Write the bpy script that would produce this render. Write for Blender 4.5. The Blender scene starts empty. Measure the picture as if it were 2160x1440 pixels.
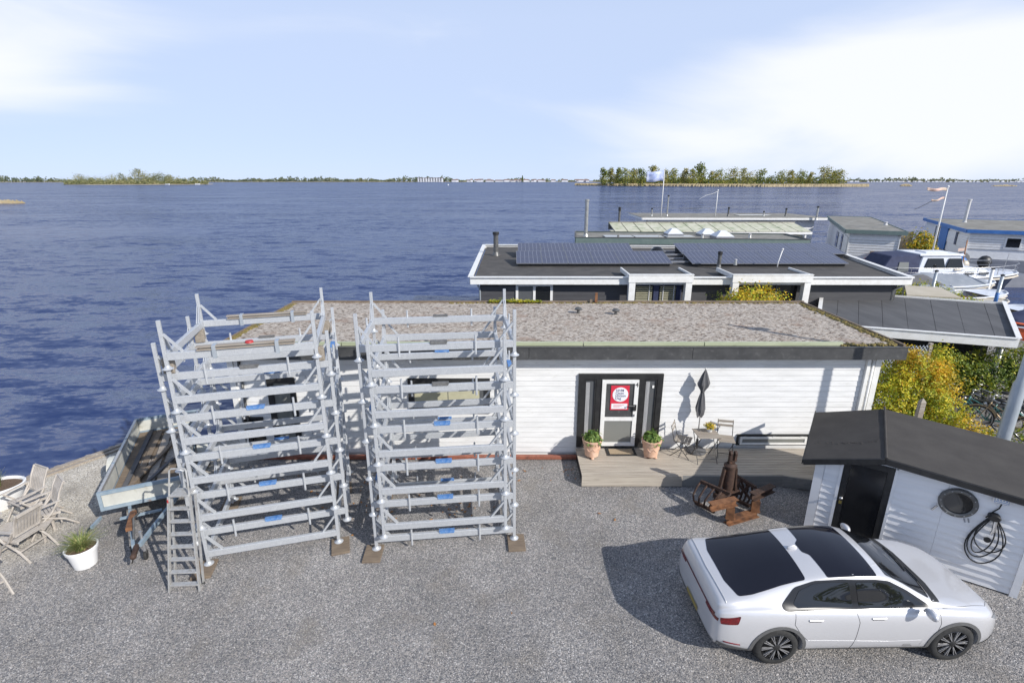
import bpy, bmesh, math, random
import numpy as np
from mathutils import Vector, Matrix
from mathutils.bvhtree import BVHTree
R = math.radians
rnd = random.Random(7)
S = bpy.context.scene
COL = S.collection
# ------------------------------------------------ camera
cam = bpy.data.cameras.new('camera'); cam.lens = 18.13; cam.sensor_width = 36
cam.clip_end = 20000; cam.clip_start = .05
co = bpy.data.objects.new('camera', cam); COL.objects.link(co)
co.location = (0, 0, 6.9); co.rotation_euler = (R(90 - 17.35), 0, 0)
S.camera = co
# ------------------------------------------------ light
SUN_AZ = math.atan2(-1.0, 1.2)      # direction towards the sun, from +X
SUN_EL = R(32)
W = bpy.data.worlds.new('World'); S.world = W; W.use_nodes = True
nt = W.node_tree; N = nt.nodes; Lk = nt.links; N.clear()
out = N.new('ShaderNodeOutputWorld'); bg = N.new('ShaderNodeBackground')
sky = N.new('ShaderNodeTexSky'); sky.sky_type = 'NISHITA'; sky.sun_disc = False
sky.sun_elevation = SUN_EL
sky.sun_rotation = math.pi / 2 - SUN_AZ
sky.air_density = .62; sky.dust_density = .12; sky.ozone_density = 2.2; sky.altitude = 0
bg.inputs['Strength'].default_value = .15
tc = N.new('ShaderNodeTexCoord')
# thin high cloud, laid out by direction on the sky
def wmath(op, a, b=None):
    m = N.new('ShaderNodeMath'); m.operation = op
    for i, v in enumerate((a, b)):
        if v is None: continue
        if isinstance(v, (int, float)): m.inputs[i].default_value = v
        else: Lk.new(v, m.inputs[i])
    return m.outputs[0]
sep = N.new('ShaderNodeSeparateXYZ'); Lk.new(tc.outputs['Generated'], sep.inputs[0])
mp = N.new('ShaderNodeMapping'); mp.inputs['Scale'].default_value = (1.0, 1.0, 3.4)
mp.inputs['Location'].default_value = (.35, .1, .0)
Lk.new(tc.outputs['Generated'], mp.inputs[0])
n1 = N.new('ShaderNodeTexNoise'); n1.inputs['Scale'].default_value = 2.2; n1.inputs['Detail'].default_value = 6
n1.inputs['Roughness'].default_value = .5; n1.inputs['Distortion'].default_value = .5
Lk.new(mp.outputs[0], n1.inputs['Vector'])
nrm_ = N.new('ShaderNodeVectorMath'); nrm_.operation = 'NORMALIZE'; Lk.new(tc.outputs['Generated'], nrm_.inputs[0])
def lobe(vec, r0, r1, sz):       # soft bank of cloud round a direction, sz times wider than high
    d = N.new('ShaderNodeVectorMath'); d.operation = 'SUBTRACT'; d.inputs[1].default_value = Vector(vec).normalized()
    Lk.new(nrm_.outputs[0], d.inputs[0])
    q = N.new('ShaderNodeVectorMath'); q.operation = 'MULTIPLY'; q.inputs[1].default_value = (1, 1, sz); Lk.new(d.outputs[0], q.inputs[0])
    e = N.new('ShaderNodeVectorMath'); e.operation = 'LENGTH'; Lk.new(q.outputs[0], e.inputs[0])
    r = N.new('ShaderNodeMapRange'); r.interpolation_type = 'SMOOTHSTEP'
    r.inputs['From Min'].default_value = r1; r.inputs['From Max'].default_value = r0
    Lk.new(e.outputs['Value'], r.inputs[0]); return r.outputs[0]
l1 = lobe((.86, 1.08, .155), .12, .66, 4.2); l1b = lobe((.80, 1.1, .235), .02, .24, 1.5); l2 = lobe((-1.2, 1.1, .30), .0, .38, 2.0); l3 = lobe((.5, 1, .0), .1, 1.0, 2.2)
s_ = wmath('ADD', wmath('MULTIPLY', l1, .86), wmath('ADD', wmath('MULTIPLY', l2, .80), wmath('MULTIPLY', l1b, .35)))
s_ = wmath('ADD', s_, wmath('MULTIPLY', l3, .22))
s_ = wmath('ADD', s_, wmath('MULTIPLY', wmath('SUBTRACT', n1.outputs[0], .5), 1.7))
rmp = N.new('ShaderNodeMapRange'); rmp.interpolation_type = 'SMOOTHSTEP'
rmp.inputs['From Min'].default_value = .1; rmp.inputs['From Max'].default_value = 1.0
rmp.inputs['To Max'].default_value = .86
Lk.new(s_, rmp.inputs[0])
mixc = N.new('ShaderNodeMix'); mixc.data_type = 'RGBA'
Lk.new(rmp.outputs[0], mixc.inputs['Factor'])
# clear part: Nishita, lifted a little by thin veil
veil = N.new('ShaderNodeMix'); veil.data_type = 'RGBA'; elev = N.new('ShaderNodeMapRange'); elev.inputs['From Min'].default_value = .25; elev.inputs['From Max'].default_value = .8; elev.inputs['To Min'].default_value = .9; elev.inputs['To Max'].default_value = .35; Lk.new(sep.outputs[2], elev.inputs[0]); Lk.new(elev.outputs[0], veil.inputs['Factor'])
Lk.new(sky.outputs[0], veil.inputs[6]); veil.inputs[7].default_value = (4.0, 4.78, 6.45, 1)
Lk.new(veil.outputs[2], mixc.inputs[6]); mixc.inputs[7].default_value = (6.5, 6.6, 6.85, 1)
Lk.new(mixc.outputs[2], bg.inputs['Color'])
Lk.new(bg.outputs[0], out.inputs[0])
sun = bpy.data.lights.new('sun', 'SUN'); sun.energy = 4.9; sun.angle = R(.55); sun.color = (1, .955, .89)
so = bpy.data.objects.new('sun', sun); COL.objects.link(so)
sd = Vector((math.cos(SUN_AZ) * math.cos(SUN_EL), math.sin(SUN_AZ) * math.cos(SUN_EL), math.sin(SUN_EL)))
so.rotation_euler = sd.to_track_quat('Z', 'Y').to_euler(); so.location = (10, -10, 30)
S.view_settings.view_transform = 'Standard'; S.view_settings.look = 'None'
S.view_settings.gamma = 1; S.view_settings.exposure = .06; S.view_settings.use_curve_mapping = False
# ------------------------------------------------ helpers
def tag(o, label=None, cat=None, group=None, kind=None):
    for k, v in (('label', label), ('category', cat), ('group', group), ('kind', kind)):
        if v: o[k] = v
    return o
def thing(name, label, cat, loc=(0, 0, 0), rz=0, group=None):
    o = bpy.data.objects.new(name, None); COL.objects.link(o); o.empty_display_size = .1
    o.location = loc; o.rotation_euler = (0, 0, rz)
    return tag(o, label, cat, group)
def link(name, me, parent=None, loc=None, rot=None):
    o = bpy.data.objects.new(name, me); COL.objects.link(o)
    if parent: o.parent = parent
    if loc is not None: o.location = loc
    if rot is not None: o.rotation_euler = rot
    return o
def children(o): return [c for c in KIDS.get(o.name, [])]
KIDS = {}
def copy_tree(o, loc=None, rz=None, label=None):
    kids = {}
    for c in COL.objects:
        if c.parent: kids.setdefault(c.parent.name, []).append(c)
    def rec(x, par):
        c = x.copy(); COL.objects.link(c)
        if par: c.parent = par
        for k in kids.get(x.name, []): rec(k, c)
        return c
    c = rec(o, None)
    if loc is not None: c.location = loc
    if rz is not None: c.rotation_euler = (0, 0, rz)
    if label: c['label'] = label
    return c
class MB:
    def __init__(s): s.v = []; s.f = []; s.m = []; s.mi = 0
    def quad(s, pts):
        n = len(s.v); s.v += [tuple(p) for p in pts]; s.f.append(tuple(range(n, n + len(pts)))); s.m.append(s.mi); return s
    def hexa(s, b, t):      # bottom and top quads, counter-clockwise from above
        n = len(s.v); s.v += [tuple(p) for p in b] + [tuple(p) for p in t]
        for f in ((3, 2, 1, 0), (4, 5, 6, 7), (0, 1, 5, 4), (1, 2, 6, 5), (2, 3, 7, 6), (3, 0, 4, 7)):
            s.f.append(tuple(n + i for i in f)); s.m.append(s.mi)
        return s
    def box(s, x0, x1, y0, y1, z0, z1):
        return s.hexa([(x0, y0, z0), (x1, y0, z0), (x1, y1, z0), (x0, y1, z0)], [(x0, y0, z1), (x1, y0, z1), (x1, y1, z1), (x0, y1, z1)])
    def beam(s, p, q, w, h, up=(0, 0, 1)):
        p, q = Vector(p), Vector(q); d = (q - p).normalized(); u = Vector(up)
        if abs(d.dot(u)) > .98: u = Vector((0, 1, 0))
        a = d.cross(u).normalized() * (w / 2); b = a.cross(d).normalized() * (h / 2)
        return s.hexa([p - a - b, p + a - b, q + a - b, q - a - b], [p - a + b, p + a + b, q + a + b, q - a + b])
    def tube(s, pts, r, n=8, closed=False, cap=True):
        pts = [Vector(p) for p in pts]; m = len(pts); base = len(s.v); prev = None
        rs = r if isinstance(r, (list, tuple)) else [r] * m
        for i, p in enumerate(pts):
            if closed: d = pts[(i + 1) % m] - pts[i - 1]
            else: d = pts[min(i + 1, m - 1)] - pts[max(i - 1, 0)]
            d.normalize()
            if prev is None:
                u = Vector((0, 0, 1)) if abs(d.z) < .9 else Vector((1, 0, 0))
                a = d.cross(u).normalized()
            else:
                a = prev - d * prev.dot(d)
                a = a.normalized() if a.length > 1e-6 else d.orthogonal().normalized()
            prev = a; b = d.cross(a)
            for k in range(n):
                t = 2 * math.pi * k / n; s.v.append(tuple(p + (a * math.cos(t) + b * math.sin(t)) * rs[i]))
        for i in range(m if closed else m - 1):
            j = (i + 1) % m
            for k in range(n):
                l = (k + 1) % n
                s.f.append((base + i * n + k, base + i * n + l, base + j * n + l, base + j * n + k)); s.m.append(s.mi)
        if cap and not closed:
            s.f.append(tuple(base + k for k in reversed(range(n)))); s.m.append(s.mi)
            s.f.append(tuple(base + (m - 1) * n + k for k in range(n))); s.m.append(s.mi)
        return s
    def lathe(s, prof, n=20, c=(0, 0, 0), sx=1, sy=1):
        base = len(s.v)
        for r, z in prof:
            for k in range(n):
                t = 2 * math.pi * k / n; s.v.append((c[0] + r * sx * math.cos(t), c[1] + r * sy * math.sin(t), c[2] + z))
        for i in range(len(prof) - 1):
            for k in range(n):
                l = (k + 1) % n
                s.f.append((base + i * n + k, base + i * n + l, base + (i + 1) * n + l, base + (i + 1) * n + k)); s.m.append(s.mi)
        return s
    def disc(s, r, z, n=20, c=(0, 0, 0), sx=1, sy=1):
        b = len(s.v); s.v += [(c[0] + r * sx * math.cos(2 * math.pi * k / n), c[1] + r * sy * math.sin(2 * math.pi * k / n), c[2] + z) for k in range(n)]
        s.f.append(tuple(range(b, b + n))); s.m.append(s.mi); return s
    def prism(s, poly, z0, z1):
        n = len(s.v); k = len(poly); s.v += [(x, y, z0) for x, y in poly] + [(x, y, z1) for x, y in poly]
        s.f.append(tuple(n + i for i in reversed(range(k)))); s.m.append(s.mi)
        s.f.append(tuple(n + k + i for i in range(k))); s.m.append(s.mi)
        for i in range(k):
            j = (i + 1) % k; s.f.append((n + i, n + j, n + k + j, n + k + i)); s.m.append(s.mi)
        return s
    def sphere(s, c, rx, ry=None, rz=None, n=12, m=8, z0=-1):
        ry = ry or rx; rz = rz or rx
        prof = []
        a0 = -math.pi / 2 if z0 <= -1 else math.asin(z0)
        for i in range(m + 1):
            a = a0 + (math.pi / 2 - a0) * i / m; prof.append((max(math.cos(a), .001), math.sin(a) * rz))
        return s.lathe(prof, n, c, rx, ry)
    def xf(s, M):
        s.v = [tuple(M @ Vector(p)) for p in s.v]; return s
    def mesh(s, name, mats, smooth=False):
        me = bpy.data.meshes.new(name); me.from_pydata(s.v, [], s.f)
        if not isinstance(mats, (list, tuple)): mats = [mats]
        for m in mats: me.materials.append(m)
        if len(mats) > 1: me.polygons.foreach_set('material_index', s.m)
        me.validate()
        if smooth:
            me.shade_smooth()
            if smooth == 'auto': me.set_sharp_from_angle(angle=R(38))
        return me
    def build(s, name, mats, parent=None, smooth=False, loc=None, rot=None, bevel=0):
        me = s.mesh(name, mats, smooth)
        if bevel:
            bm = bmesh.new(); bm.from_mesh(me)
            bmesh.ops.bevel(bm, geom=[e for e in bm.edges], offset=bevel, segments=1, affect='EDGES')
            bm.to_mesh(me); bm.free()
        return link(name, me, parent, loc, rot)
# ------------------------------------------------ materials
def newmat(name):
    m = bpy.data.materials.new(name); m.use_nodes = True
    return m, m.node_tree.nodes, m.node_tree.links, m.node_tree.nodes['Principled BSDF']
def pm(name, c1, c2=None, scale=6, rough=.6, bump=0, metal=0, stretch=(1, 1, 1), detail=4, rough2=None, bscale=None, coat=0, spec=None, lo=.35, hi=.65, mottle=None):
    m, n, l, p = newmat(name)
    p.inputs['Roughness'].default_value = rough; p.inputs['Metallic'].default_value = metal
    if coat: p.inputs['Coat Weight'].default_value = coat; p.inputs['Coat Roughness'].default_value = .04
    if spec is not None: p.inputs['Specular IOR Level'].default_value = spec
    if c2 is None: c2 = tuple(x * .88 for x in c1)
    t = n.new('ShaderNodeTexCoord'); mp = n.new('ShaderNodeMapping'); mp.inputs['Scale'].default_value = stretch
    l.new(t.outputs['Object'], mp.inputs[0])
    nz = n.new('ShaderNodeTexNoise'); nz.inputs['Scale'].default_value = scale; nz.inputs['Detail'].default_value = detail
    nz.inputs['Roughness'].default_value = .6
    l.new(mp.outputs[0], nz.inputs['Vector'])
    r = n.new('ShaderNodeValToRGB'); r.color_ramp.elements[0].position = lo; r.color_ramp.elements[1].position = hi
    r.color_ramp.elements[0].color = (*c1, 1); r.color_ramp.elements[1].color = (*c2, 1)
    l.new(nz.outputs[0], r.inputs[0]); col = r.outputs[0]
    if mottle:
        mc, ms, ml, mh = mottle
        z2 = n.new('ShaderNodeTexNoise'); z2.inputs['Scale'].default_value = ms; z2.inputs['Detail'].default_value = 5
        l.new(mp.outputs[0], z2.inputs['Vector'])
        mr = n.new('ShaderNodeMapRange'); mr.inputs['From Min'].default_value = ml; mr.inputs['From Max'].default_value = mh
        l.new(z2.outputs[0], mr.inputs[0])
        mx = n.new('ShaderNodeMix'); mx.data_type = 'RGBA'; l.new(mr.outputs[0], mx.inputs['Factor'])
        l.new(col, mx.inputs[6]); mx.inputs[7].default_value = (*mc, 1); col = mx.outputs[2]
    l.new(col, p.inputs['Base Color'])
    if rough2 is not None:
        q = n.new('ShaderNodeMapRange'); q.inputs['To Min'].default_value = rough; q.inputs['To Max'].default_value = rough2
        l.new(nz.outputs[0], q.inputs[0]); l.new(q.outputs[0], p.inputs['Roughness'])
    if bump:
        b = n.new('ShaderNodeBump'); b.inputs['Strength'].default_value = 1; b.inputs['Distance'].default_value = bump
        nb = n.new('ShaderNodeTexNoise'); nb.inputs['Scale'].default_value = bscale or scale * 4; nb.inputs['Detail'].default_value = 3
        l.new(mp.outputs[0], nb.inputs['Vector']); l.new(nb.outputs[0], b.inputs['Height']); l.new(b.outputs[0], p.inputs['Normal'])
    return m
def glassy(name, c=(.02, .022, .025), rough=.04, alpha=1):
    m, n, l, p = newmat(name); p.inputs['Base Color'].default_value = (*c, 1); p.inputs['Roughness'].default_value = rough
    p.inputs['Specular IOR Level'].default_value = .6
    return m
M = {}
M['white'] = pm('white_paint', (.80, .80, .79), (.70, .70, .69), 2.5, .5, .0006, stretch=(.5, 3, 3), mottle=((.55, .54, .50), 9, .62, .85))
M['white2'] = pm('white_trim', (.80, .80, .78), (.72, .71, .68), 5, .45, mottle=((.5, .49, .45), 14, .62, .9))
M['shedwhite'] = pm('shed_white_paint', (.80, .80, .81), (.74, .745, .76), 3, .5, .0008, stretch=(.4, 3, 3))
M['black'] = pm('black_paint', (.018, .018, .019), (.03, .03, .03), 8, .45)
M['fascia'] = pm('fascia_bitumen', (.045, .046, .048), (.07, .071, .072), 3, .6, .002, mottle=((.12, .12, .12), 12, .6, .8))
M['bitumen'] = pm('roofing_felt', (.055, .051, .047), (.085, .078, .070), 1.6, .85, .002, bscale=120, mottle=((.12, .11, .10), 2.3, .58, .8))
M['felt_dark'] = pm('shed_roofing_felt', (.046, .041, .037), (.062, .056, .050), 2.0, .88, .002, bscale=160, mottle=((.10, .09, .08), 30, .68, .8))
M['greyfelt'] = pm('carport_felt', (.075, .076, .08), (.105, .106, .11), 2.2, .85, .002, stretch=(1, .25, 1), bscale=100)
M['galv'] = pm('galvanised_steel', (.50, .52, .545), (.57, .59, .61), 14, .5, .0005, .35, rough2=.40, mottle=((.43, .445, .47), 60, .5, .7))
M['alu'] = pm('aluminium', (.55, .55, .54), (.47, .46, .44), 20, .42, .0004, .5, mottle=((.36, .34, .30), 18, .56, .75))
M['bluepad'] = pm('blue_rubber', (.05, .16, .42), (.10, .24, .50), 14, .6, .001, mottle=((.28, .38, .55), 22, .5, .72))
M['greypad'] = pm('grey_rubber', (.10, .10, .10), (.16, .16, .16), 18, .8, .002)
M['wood'] = pm('weathered_board', (.33, .29, .24), (.24, .20, .165), 5, .8, .002, stretch=(.35, 6, 6), bscale=18, mottle=((.42, .39, .34), 4, .5, .75))
M['deck'] = pm('deck_board', (.47, .42, .35), (.36, .315, .26), 3, .78, .0015, stretch=(.35, 7, 7), bscale=16, mottle=((.17, .15, .13), 6, .6, .85))
M['deckgrey'] = pm('deck_edge_board', (.17, .17, .17), (.23, .23, .22), 3, .8, .001, stretch=(.4, 6, 6))
M['blockwood'] = pm('timber_block', (.22, .17, .12), (.15, .115, .085), 5, .85, .002, stretch=(1, 5, 1), bscale=20)
M['teak'] = pm('silvered_teak', (.49, .45, .405), (.38, .345, .305), 7, .7, .0008, stretch=(1, 1, 1), mottle=((.27, .23, .19), 20, .6, .8))
M['rust'] = pm('rusty_steel', (.17, .075, .035), (.26, .125, .06), 9, .8, .002, .15, mottle=((.07, .035, .022), 6, .5, .7))
M['darkrust'] = pm('dark_rusty_steel', (.045, .026, .02), (.085, .05, .036), 10, .75, .002, .2, mottle=((.15, .07, .04), 14, .6, .75))
M['redpipe'] = pm('red_lead_steel', (.33, .12, .075), (.24, .085, .055), 8, .6, .001, mottle=((.13, .06, .045), 14, .55, .75))
M['terra'] = pm('terracotta', (.60, .36, .24), (.70, .47, .34), 7, .75, .001, mottle=((.74, .58, .47), 9, .55, .8))
M['soil'] = pm('soil', (.10, .065, .04), (.16, .105, .07), 30, .95, .01)
M['potwhite'] = pm('white_plastic', (.80, .80, .80), (.76, .76, .75), 4, .35)
M['blind'] = pm('yellow_blind', (.50, .48, .33), (.43, .41, .28), 3, .7)
M['curtain'] = pm('white_curtain', (.62, .62, .62), (.42, .42, .43), 10, .8, stretch=(4, 4, .2))
M['glass'] = glassy('dark_window_glass', (.012, .013, .014))
M['greyglass'] = glassy('grey_window_glass', (.10, .105, .11), .06)
M['paleglass'] = glassy('pale_window_glass', (.20, .205, .19), .08)
M['darkgrey'] = pm('dark_grey_board', (.06, .06, .066), (.075, .075, .08), 3, .6, .0008, stretch=(.4, 4, 4))
M['rubber'] = pm('tyre_rubber', (.022, .022, .022), (.035, .035, .034), 20, .8, .0006)
M['steelgrey'] = pm('grey_painted_steel', (.34, .38, .42), (.42, .46, .50), 6, .4, metal=.3, stretch=(1, 1, .3))
M['pipe'] = pm('flue_pipe', (.10, .10, .10), (.16, .16, .155), 8, .45, metal=.4)
M['steelpipe'] = pm('stainless_flue', (.48, .48, .46), (.36, .35, .32), 8, .35, metal=.6)
M['greentrim'] = pm('green_grey_fascia', (.12, .17, .16), (.15, .20, .185), 3, .6)
M['blueTrim'] = pm('blue_fascia', (.03, .13, .38), (.05, .17, .44), 3, .5)
M['greyroof'] = pm('grey_roof_felt', (.17, .16, .14), (.23, .22, .19), 1.5, .85, mottle=((.30, .29, .26), 1.2, .5, .7))
M['panelroof'] = pm('mossy_translucent_sheet', (.48, .48, .34), (.58, .56, .44), 1.2, .5, mottle=((.30, .34, .20), 2.2, .48, .7))
M['dome'] = pm('acrylic_dome', (.68, .69, .70), (.60, .62, .64), 3, .15)
M['navy'] = pm('navy_canvas', (.022, .03, .075), (.035, .046, .10), 4, .75)
M['greycanvas'] = pm('grey_tarpaulin', (.19, .215, .25), (.25, .275, .31), 2, .7, .01, bscale=3)
M['darkcanvas'] = pm('dark_tarpaulin', (.085, .085, .09), (.12, .12, .125), 2, .8, .01, bscale=3)
M['boatwhite'] = pm('white_gelcoat', (.70, .73, .78), (.64, .67, .72), 2, .25)
M['hullnavy'] = pm('dark_hull', (.015, .02, .035), (.025, .03, .045), 2, .3)
M['hullcream'] = pm('cream_hull', (.52, .46, .36), (.60, .55, .46), 3, .45)
M['varnish'] = pm('varnished_wood', (.30, .13, .05), (.40, .20, .09), 6, .35, stretch=(.3, 4, 4))
M['orange'] = pm('orange_hull', (.62, .10, .03), (.68, .14, .05), 3, .35)
M['beige'] = pm('beige_awning', (.44, .39, .30), (.50, .45, .36), 2, .8)
M['hullgrey'] = pm('grey_concrete_hull', (.17, .18, .21), (.21, .22, .25), 2, .6)
M['red'] = pm('red_plastic', (.45, .03, .03), (.4, .03, .03), 4, .5)
M['concrete'] = pm('brown_concrete_block', (.30, .26, .21), (.22, .19, .155), 22, .9, .003, mottle=((.42, .38, .33), 40, .55, .75))
M['chain'] = pm('zinc', (.4, .4, .41), None, 10, .4, metal=.6)
M['bikeblack'] = pm('bicycle_black', (.03, .03, .032), (.05, .05, .05), 8, .4)
M['bikegreen'] = pm('bicycle_green', (.08, .24, .22), (.10, .29, .26), 8, .35)
M['bikegold'] = pm('bicycle_bronze', (.34, .25, .15), (.40, .30, .18), 8, .35, metal=.4)
M['chrome'] = pm('worn_chrome', (.55, .55, .55), (.45, .45, .45), 8, .3, metal=.8)
M['poster_red'] = pm('poster_red', (.62, .03, .06), (.60, .03, .06), 4, .5)
M['poster_white'] = pm('poster_white', (.80, .80, .82), (.78, .78, .80), 4, .5)
M['ink'] = pm('navy_ink', (.02, .03, .14), None, 4, .5)
M['yellowplate'] = pm('yellow_plate', (.34, .27, .09), None, 4, .5)
M['brass'] = pm('brass', (.5, .4, .12), None, 8, .35, metal=.7)
M['coir'] = pm('coir', (.42, .33, .22), (.34, .26, .17), 60, .95, .003)
M['gutter'] = pm('green_gutter', (.36, .40, .26), (.46, .49, .34), 3, .6, mottle=((.20, .22, .14), 9, .6, .8), stretch=(.5, 4, 4))
M['orangeleaf'] = pm('dry_leaf', (.40, .20, .06), (.30, .12, .04), 30, .8)
def leafmat(name, a, b, c, scale=3.0, trans=.35):
    m, n, l, p = newmat(name); p.inputs['Roughness'].default_value = .55
    g = n.new('ShaderNodeNewGeometry'); nz = n.new('ShaderNodeTexNoise'); nz.inputs['Scale'].default_value = scale; nz.inputs['Detail'].default_value = 3
    l.new(g.outputs['Position'], nz.inputs['Vector'])
    wn = n.new('ShaderNodeMath'); wn.operation = 'MULTIPLY_ADD'; wn.inputs[1].default_value = .45; 
    l.new(g.outputs['Random Per Island'], wn.inputs[0])
    sb = n.new('ShaderNodeMath'); sb.operation = 'ADD'; sb.inputs[1].default_value = -.22
    l.new(nz.outputs[0], sb.inputs[0]); l.new(sb.outputs[0], wn.inputs[2])
    r = n.new('ShaderNodeValToRGB'); e = r.color_ramp.elements; e[0].position = .22; e[0].color = (*a, 1); e[1].position = .75; e[1].color = (*c, 1)
    x = e.new(.5); x.color = (*b, 1)
    l.new(wn.outputs[0], r.inputs[0]); l.new(r.outputs[0], p.inputs['Base Color'])
    tr = n.new('ShaderNodeBsdfTranslucent'); l.new(r.outputs[0], tr.inputs[0]); mx = n.new('ShaderNodeMixShader'); mx.inputs[0].default_value = trans
    o = n['Material Output']; l.new(p.outputs[0], mx.inputs[1]); l.new(tr.outputs[0], mx.inputs[2]); l.new(mx.outputs[0], o.inputs[0])
    return m
M['gold'] = leafmat('golden_conifer_leaf', (.14, .20, .014), (.42, .46, .03), (.82, .68, .05), 2.6)
M['gold2'] = leafmat('orange_gold_leaf', (.24, .22, .015), (.62, .45, .03), (.86, .50, .04), 2.6)
M['green'] = leafmat('green_shrub_leaf', (.04, .085, .01), (.17, .24, .022), (.45, .42, .035), 1.8)
M['potgreen'] = leafmat('fresh_green_leaf', (.05, .11, .02), (.15, .25, .045), (.34, .42, .12), 9)
M['grassy'] = leafmat('grass_blade', (.10, .16, .04), (.25, .30, .09), (.48, .44, .20), 20)
M['pansy'] = leafmat('yellow_petal', (.45, .22, .02), (.62, .42, .03), (.72, .58, .05), 40, .2)
M['far1'] = leafmat('island_tree_leaf', (.07, .10, .025), (.19, .24, .05), (.40, .34, .07), .07)
M['far2'] = leafmat('island_tree_leaf_olive', (.11, .13, .04), (.26, .27, .07), (.46, .36, .09), .09)
M['far3'] = leafmat('willow_leaf', (.12, .14, .06), (.24, .25, .11), (.36, .33, .17), .05)
M['farwood'] = leafmat('far_wood_leaf', (.09, .12, .09), (.16, .19, .11), (.24, .24, .13), .012)
M['bark'] = pm('bark', (.10, .08, .06), (.16, .13, .10), 3, .9)
M['reed'] = pm('dry_reed', (.42, .34, .20), (.52, .43, .27), .4, .9, stretch=(1, 1, 1))
M['sandbank'] = pm('bank', (.34, .29, .20), (.42, .36, .26), .3, .9)
# ground: loose grey gravel, paler shell sand by the quay
def ground_mat():
    m, n, l, p = newmat('gravel'); p.inputs['Roughness'].default_value = .9
    t = n.new('ShaderNodeTexCoord')
    def vor(s):
        v = n.new('ShaderNodeTexVoronoi'); v.inputs['Scale'].default_value = s; l.new(t.outputs['Object'], v.inputs['Vector']); return v
    v1 = vor(62); v2 = vor(75)
    def ramp(src, els):
        r = n.new('ShaderNodeValToRGB'); r.color_ramp.interpolation = 'LINEAR'; e = r.color_ramp.elements
        while len(e) < len(els): e.new(.5)
        for x, (pos, c) in zip(e, els): x.position = pos; x.color = (*c, 1)
        l.new(src, r.inputs[0]); return r.outputs[0]
    bw = n.new('ShaderNodeSeparateColor'); l.new(v1.outputs['Color'], bw.inputs[0])
    stone = ramp(bw.outputs[0], [(0, (.09, .09, .098)), (.25, (.17, .168, .17)), (.5, (.24, .234, .228)), (.72, (.31, .29, .265)), (.88, (.38, .345, .32)), (1, (.56, .54, .52))])
    shell = ramp(bw.outputs[1], [(0, (.30, .27, .22)), (.4, (.44, .40, .33)), (.8, (.56, .52, .45)), (1, (.72, .69, .62))])
    big = n.new('ShaderNodeTexNoise'); big.inputs['Scale'].default_value = .45; big.inputs['Detail'].default_value = 6; big.inputs['Roughness'].default_value = .62
    l.new(t.outputs['Object'], big.inputs['Vector'])
    sep = n.new('ShaderNodeSeparateXYZ'); l.new(t.outputs['Object'], sep.inputs[0])
    # distance along the quay side: -x*.77 + y*.64
    def mth(op, a, b=None, c=None):
        q = n.new('ShaderNodeMath'); q.operation = op
        for i, v in enumerate((a, b, c)):
            if v is None: continue
            if isinstance(v, (int, float)): q.inputs[i].default_value = v
            else: l.new(v, q.inputs[i])
        return q.outputs[0]
    k = mth('ADD', mth('MULTIPLY', sep.outputs[0], -.75), mth('MULTIPLY', sep.outputs[1], .66))
    k = mth('ADD', k, mth('MULTIPLY', big.outputs[0], 3.0))
    mr = n.new('ShaderNodeMapRange'); mr.interpolation_type = 'SMOOTHSTEP'; mr.inputs['From Min'].default_value = 13.5; mr.inputs['From Max'].default_value = 15.2
    l.new(k, mr.inputs[0])
    mx = n.new('ShaderNodeMix'); mx.data_type = 'RGBA'; l.new(mr.outputs[0], mx.inputs['Factor']); l.new(stone, mx.inputs[6]); l.new(shell, mx.inputs[7])
    br = n.new('ShaderNodeMapRange'); br.inputs['From Min'].default_value = .3; br.inputs['From Max'].default_value = .7
    br.inputs['To Min'].default_value = .68; br.inputs['To Max'].default_value = 1.36
    l.new(big.outputs[0], br.inputs[0])
    hs = n.new('ShaderNodeMix'); hs.data_type = 'RGBA'; hs.blend_type = 'MULTIPLY'; hs.inputs['Factor'].default_value = 1
    l.new(mx.outputs[2], hs.inputs[6]); l.new(br.outputs[0], hs.inputs[7])
    # fine brown dirt
    d = n.new('ShaderNodeTexNoise'); d.inputs['Scale'].default_value = 1.3; d.inputs['Detail'].default_value = 7; l.new(t.outputs['Object'], d.inputs['Vector'])
    dr = n.new('ShaderNodeMapRange'); dr.inputs['From Min'].default_value = .52; dr.inputs['From Max'].default_value = .75; dr.inputs['To Max'].default_value = .55
    l.new(d.outputs[0], dr.inputs[0])
    m2 = n.new('ShaderNodeMix'); m2.data_type = 'RGBA'; l.new(dr.outputs[0], m2.inputs['Factor']); l.new(hs.outputs[2], m2.inputs[6]); m2.inputs[7].default_value = (.20, .175, .14, 1)
    l.new(m2.outputs[2], p.inputs['Base Color'])
    b = n.new('ShaderNodeBump'); b.inputs['Strength'].default_value = 1; b.inputs['Distance'].default_value = .008; b.invert = True
    l.new(v1.outputs['Distance'], b.inputs['Height'])
    b2 = n.new('ShaderNodeBump'); b2.inputs['Distance'].default_value = .05; l.new(big.outputs[0], b2.inputs['Height']); l.new(b.outputs[0], b2.inputs['Normal'])
    l.new(b2.outputs[0], p.inputs['Normal'])
    return m
M['gravel'] = ground_mat()
def stone_mat():
    m, n, l, p = newmat('gravel_stone'); p.inputs['Roughness'].default_value = .85
    g = n.new('ShaderNodeNewGeometry'); r = n.new('ShaderNodeValToRGB'); e = r.color_ramp.elements
    for i, (pos, c) in enumerate([(0, (.10, .10, .108)), (.3, (.18, .177, .18)), (.6, (.26, .253, .245)), (.8, (.33, .305, .28)), (.95, (.40, .365, .335)), (1, (.58, .56, .54))]):
        if i > 1: e.new(pos)
        e[min(i, len(e) - 1)].position = pos; e[min(i, len(e) - 1)].color = (*c, 1)
    l.new(g.outputs['Random Per Island'], r.inputs[0]); l.new(r.outputs[0], p.inputs['Base Color'])
    return m
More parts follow.
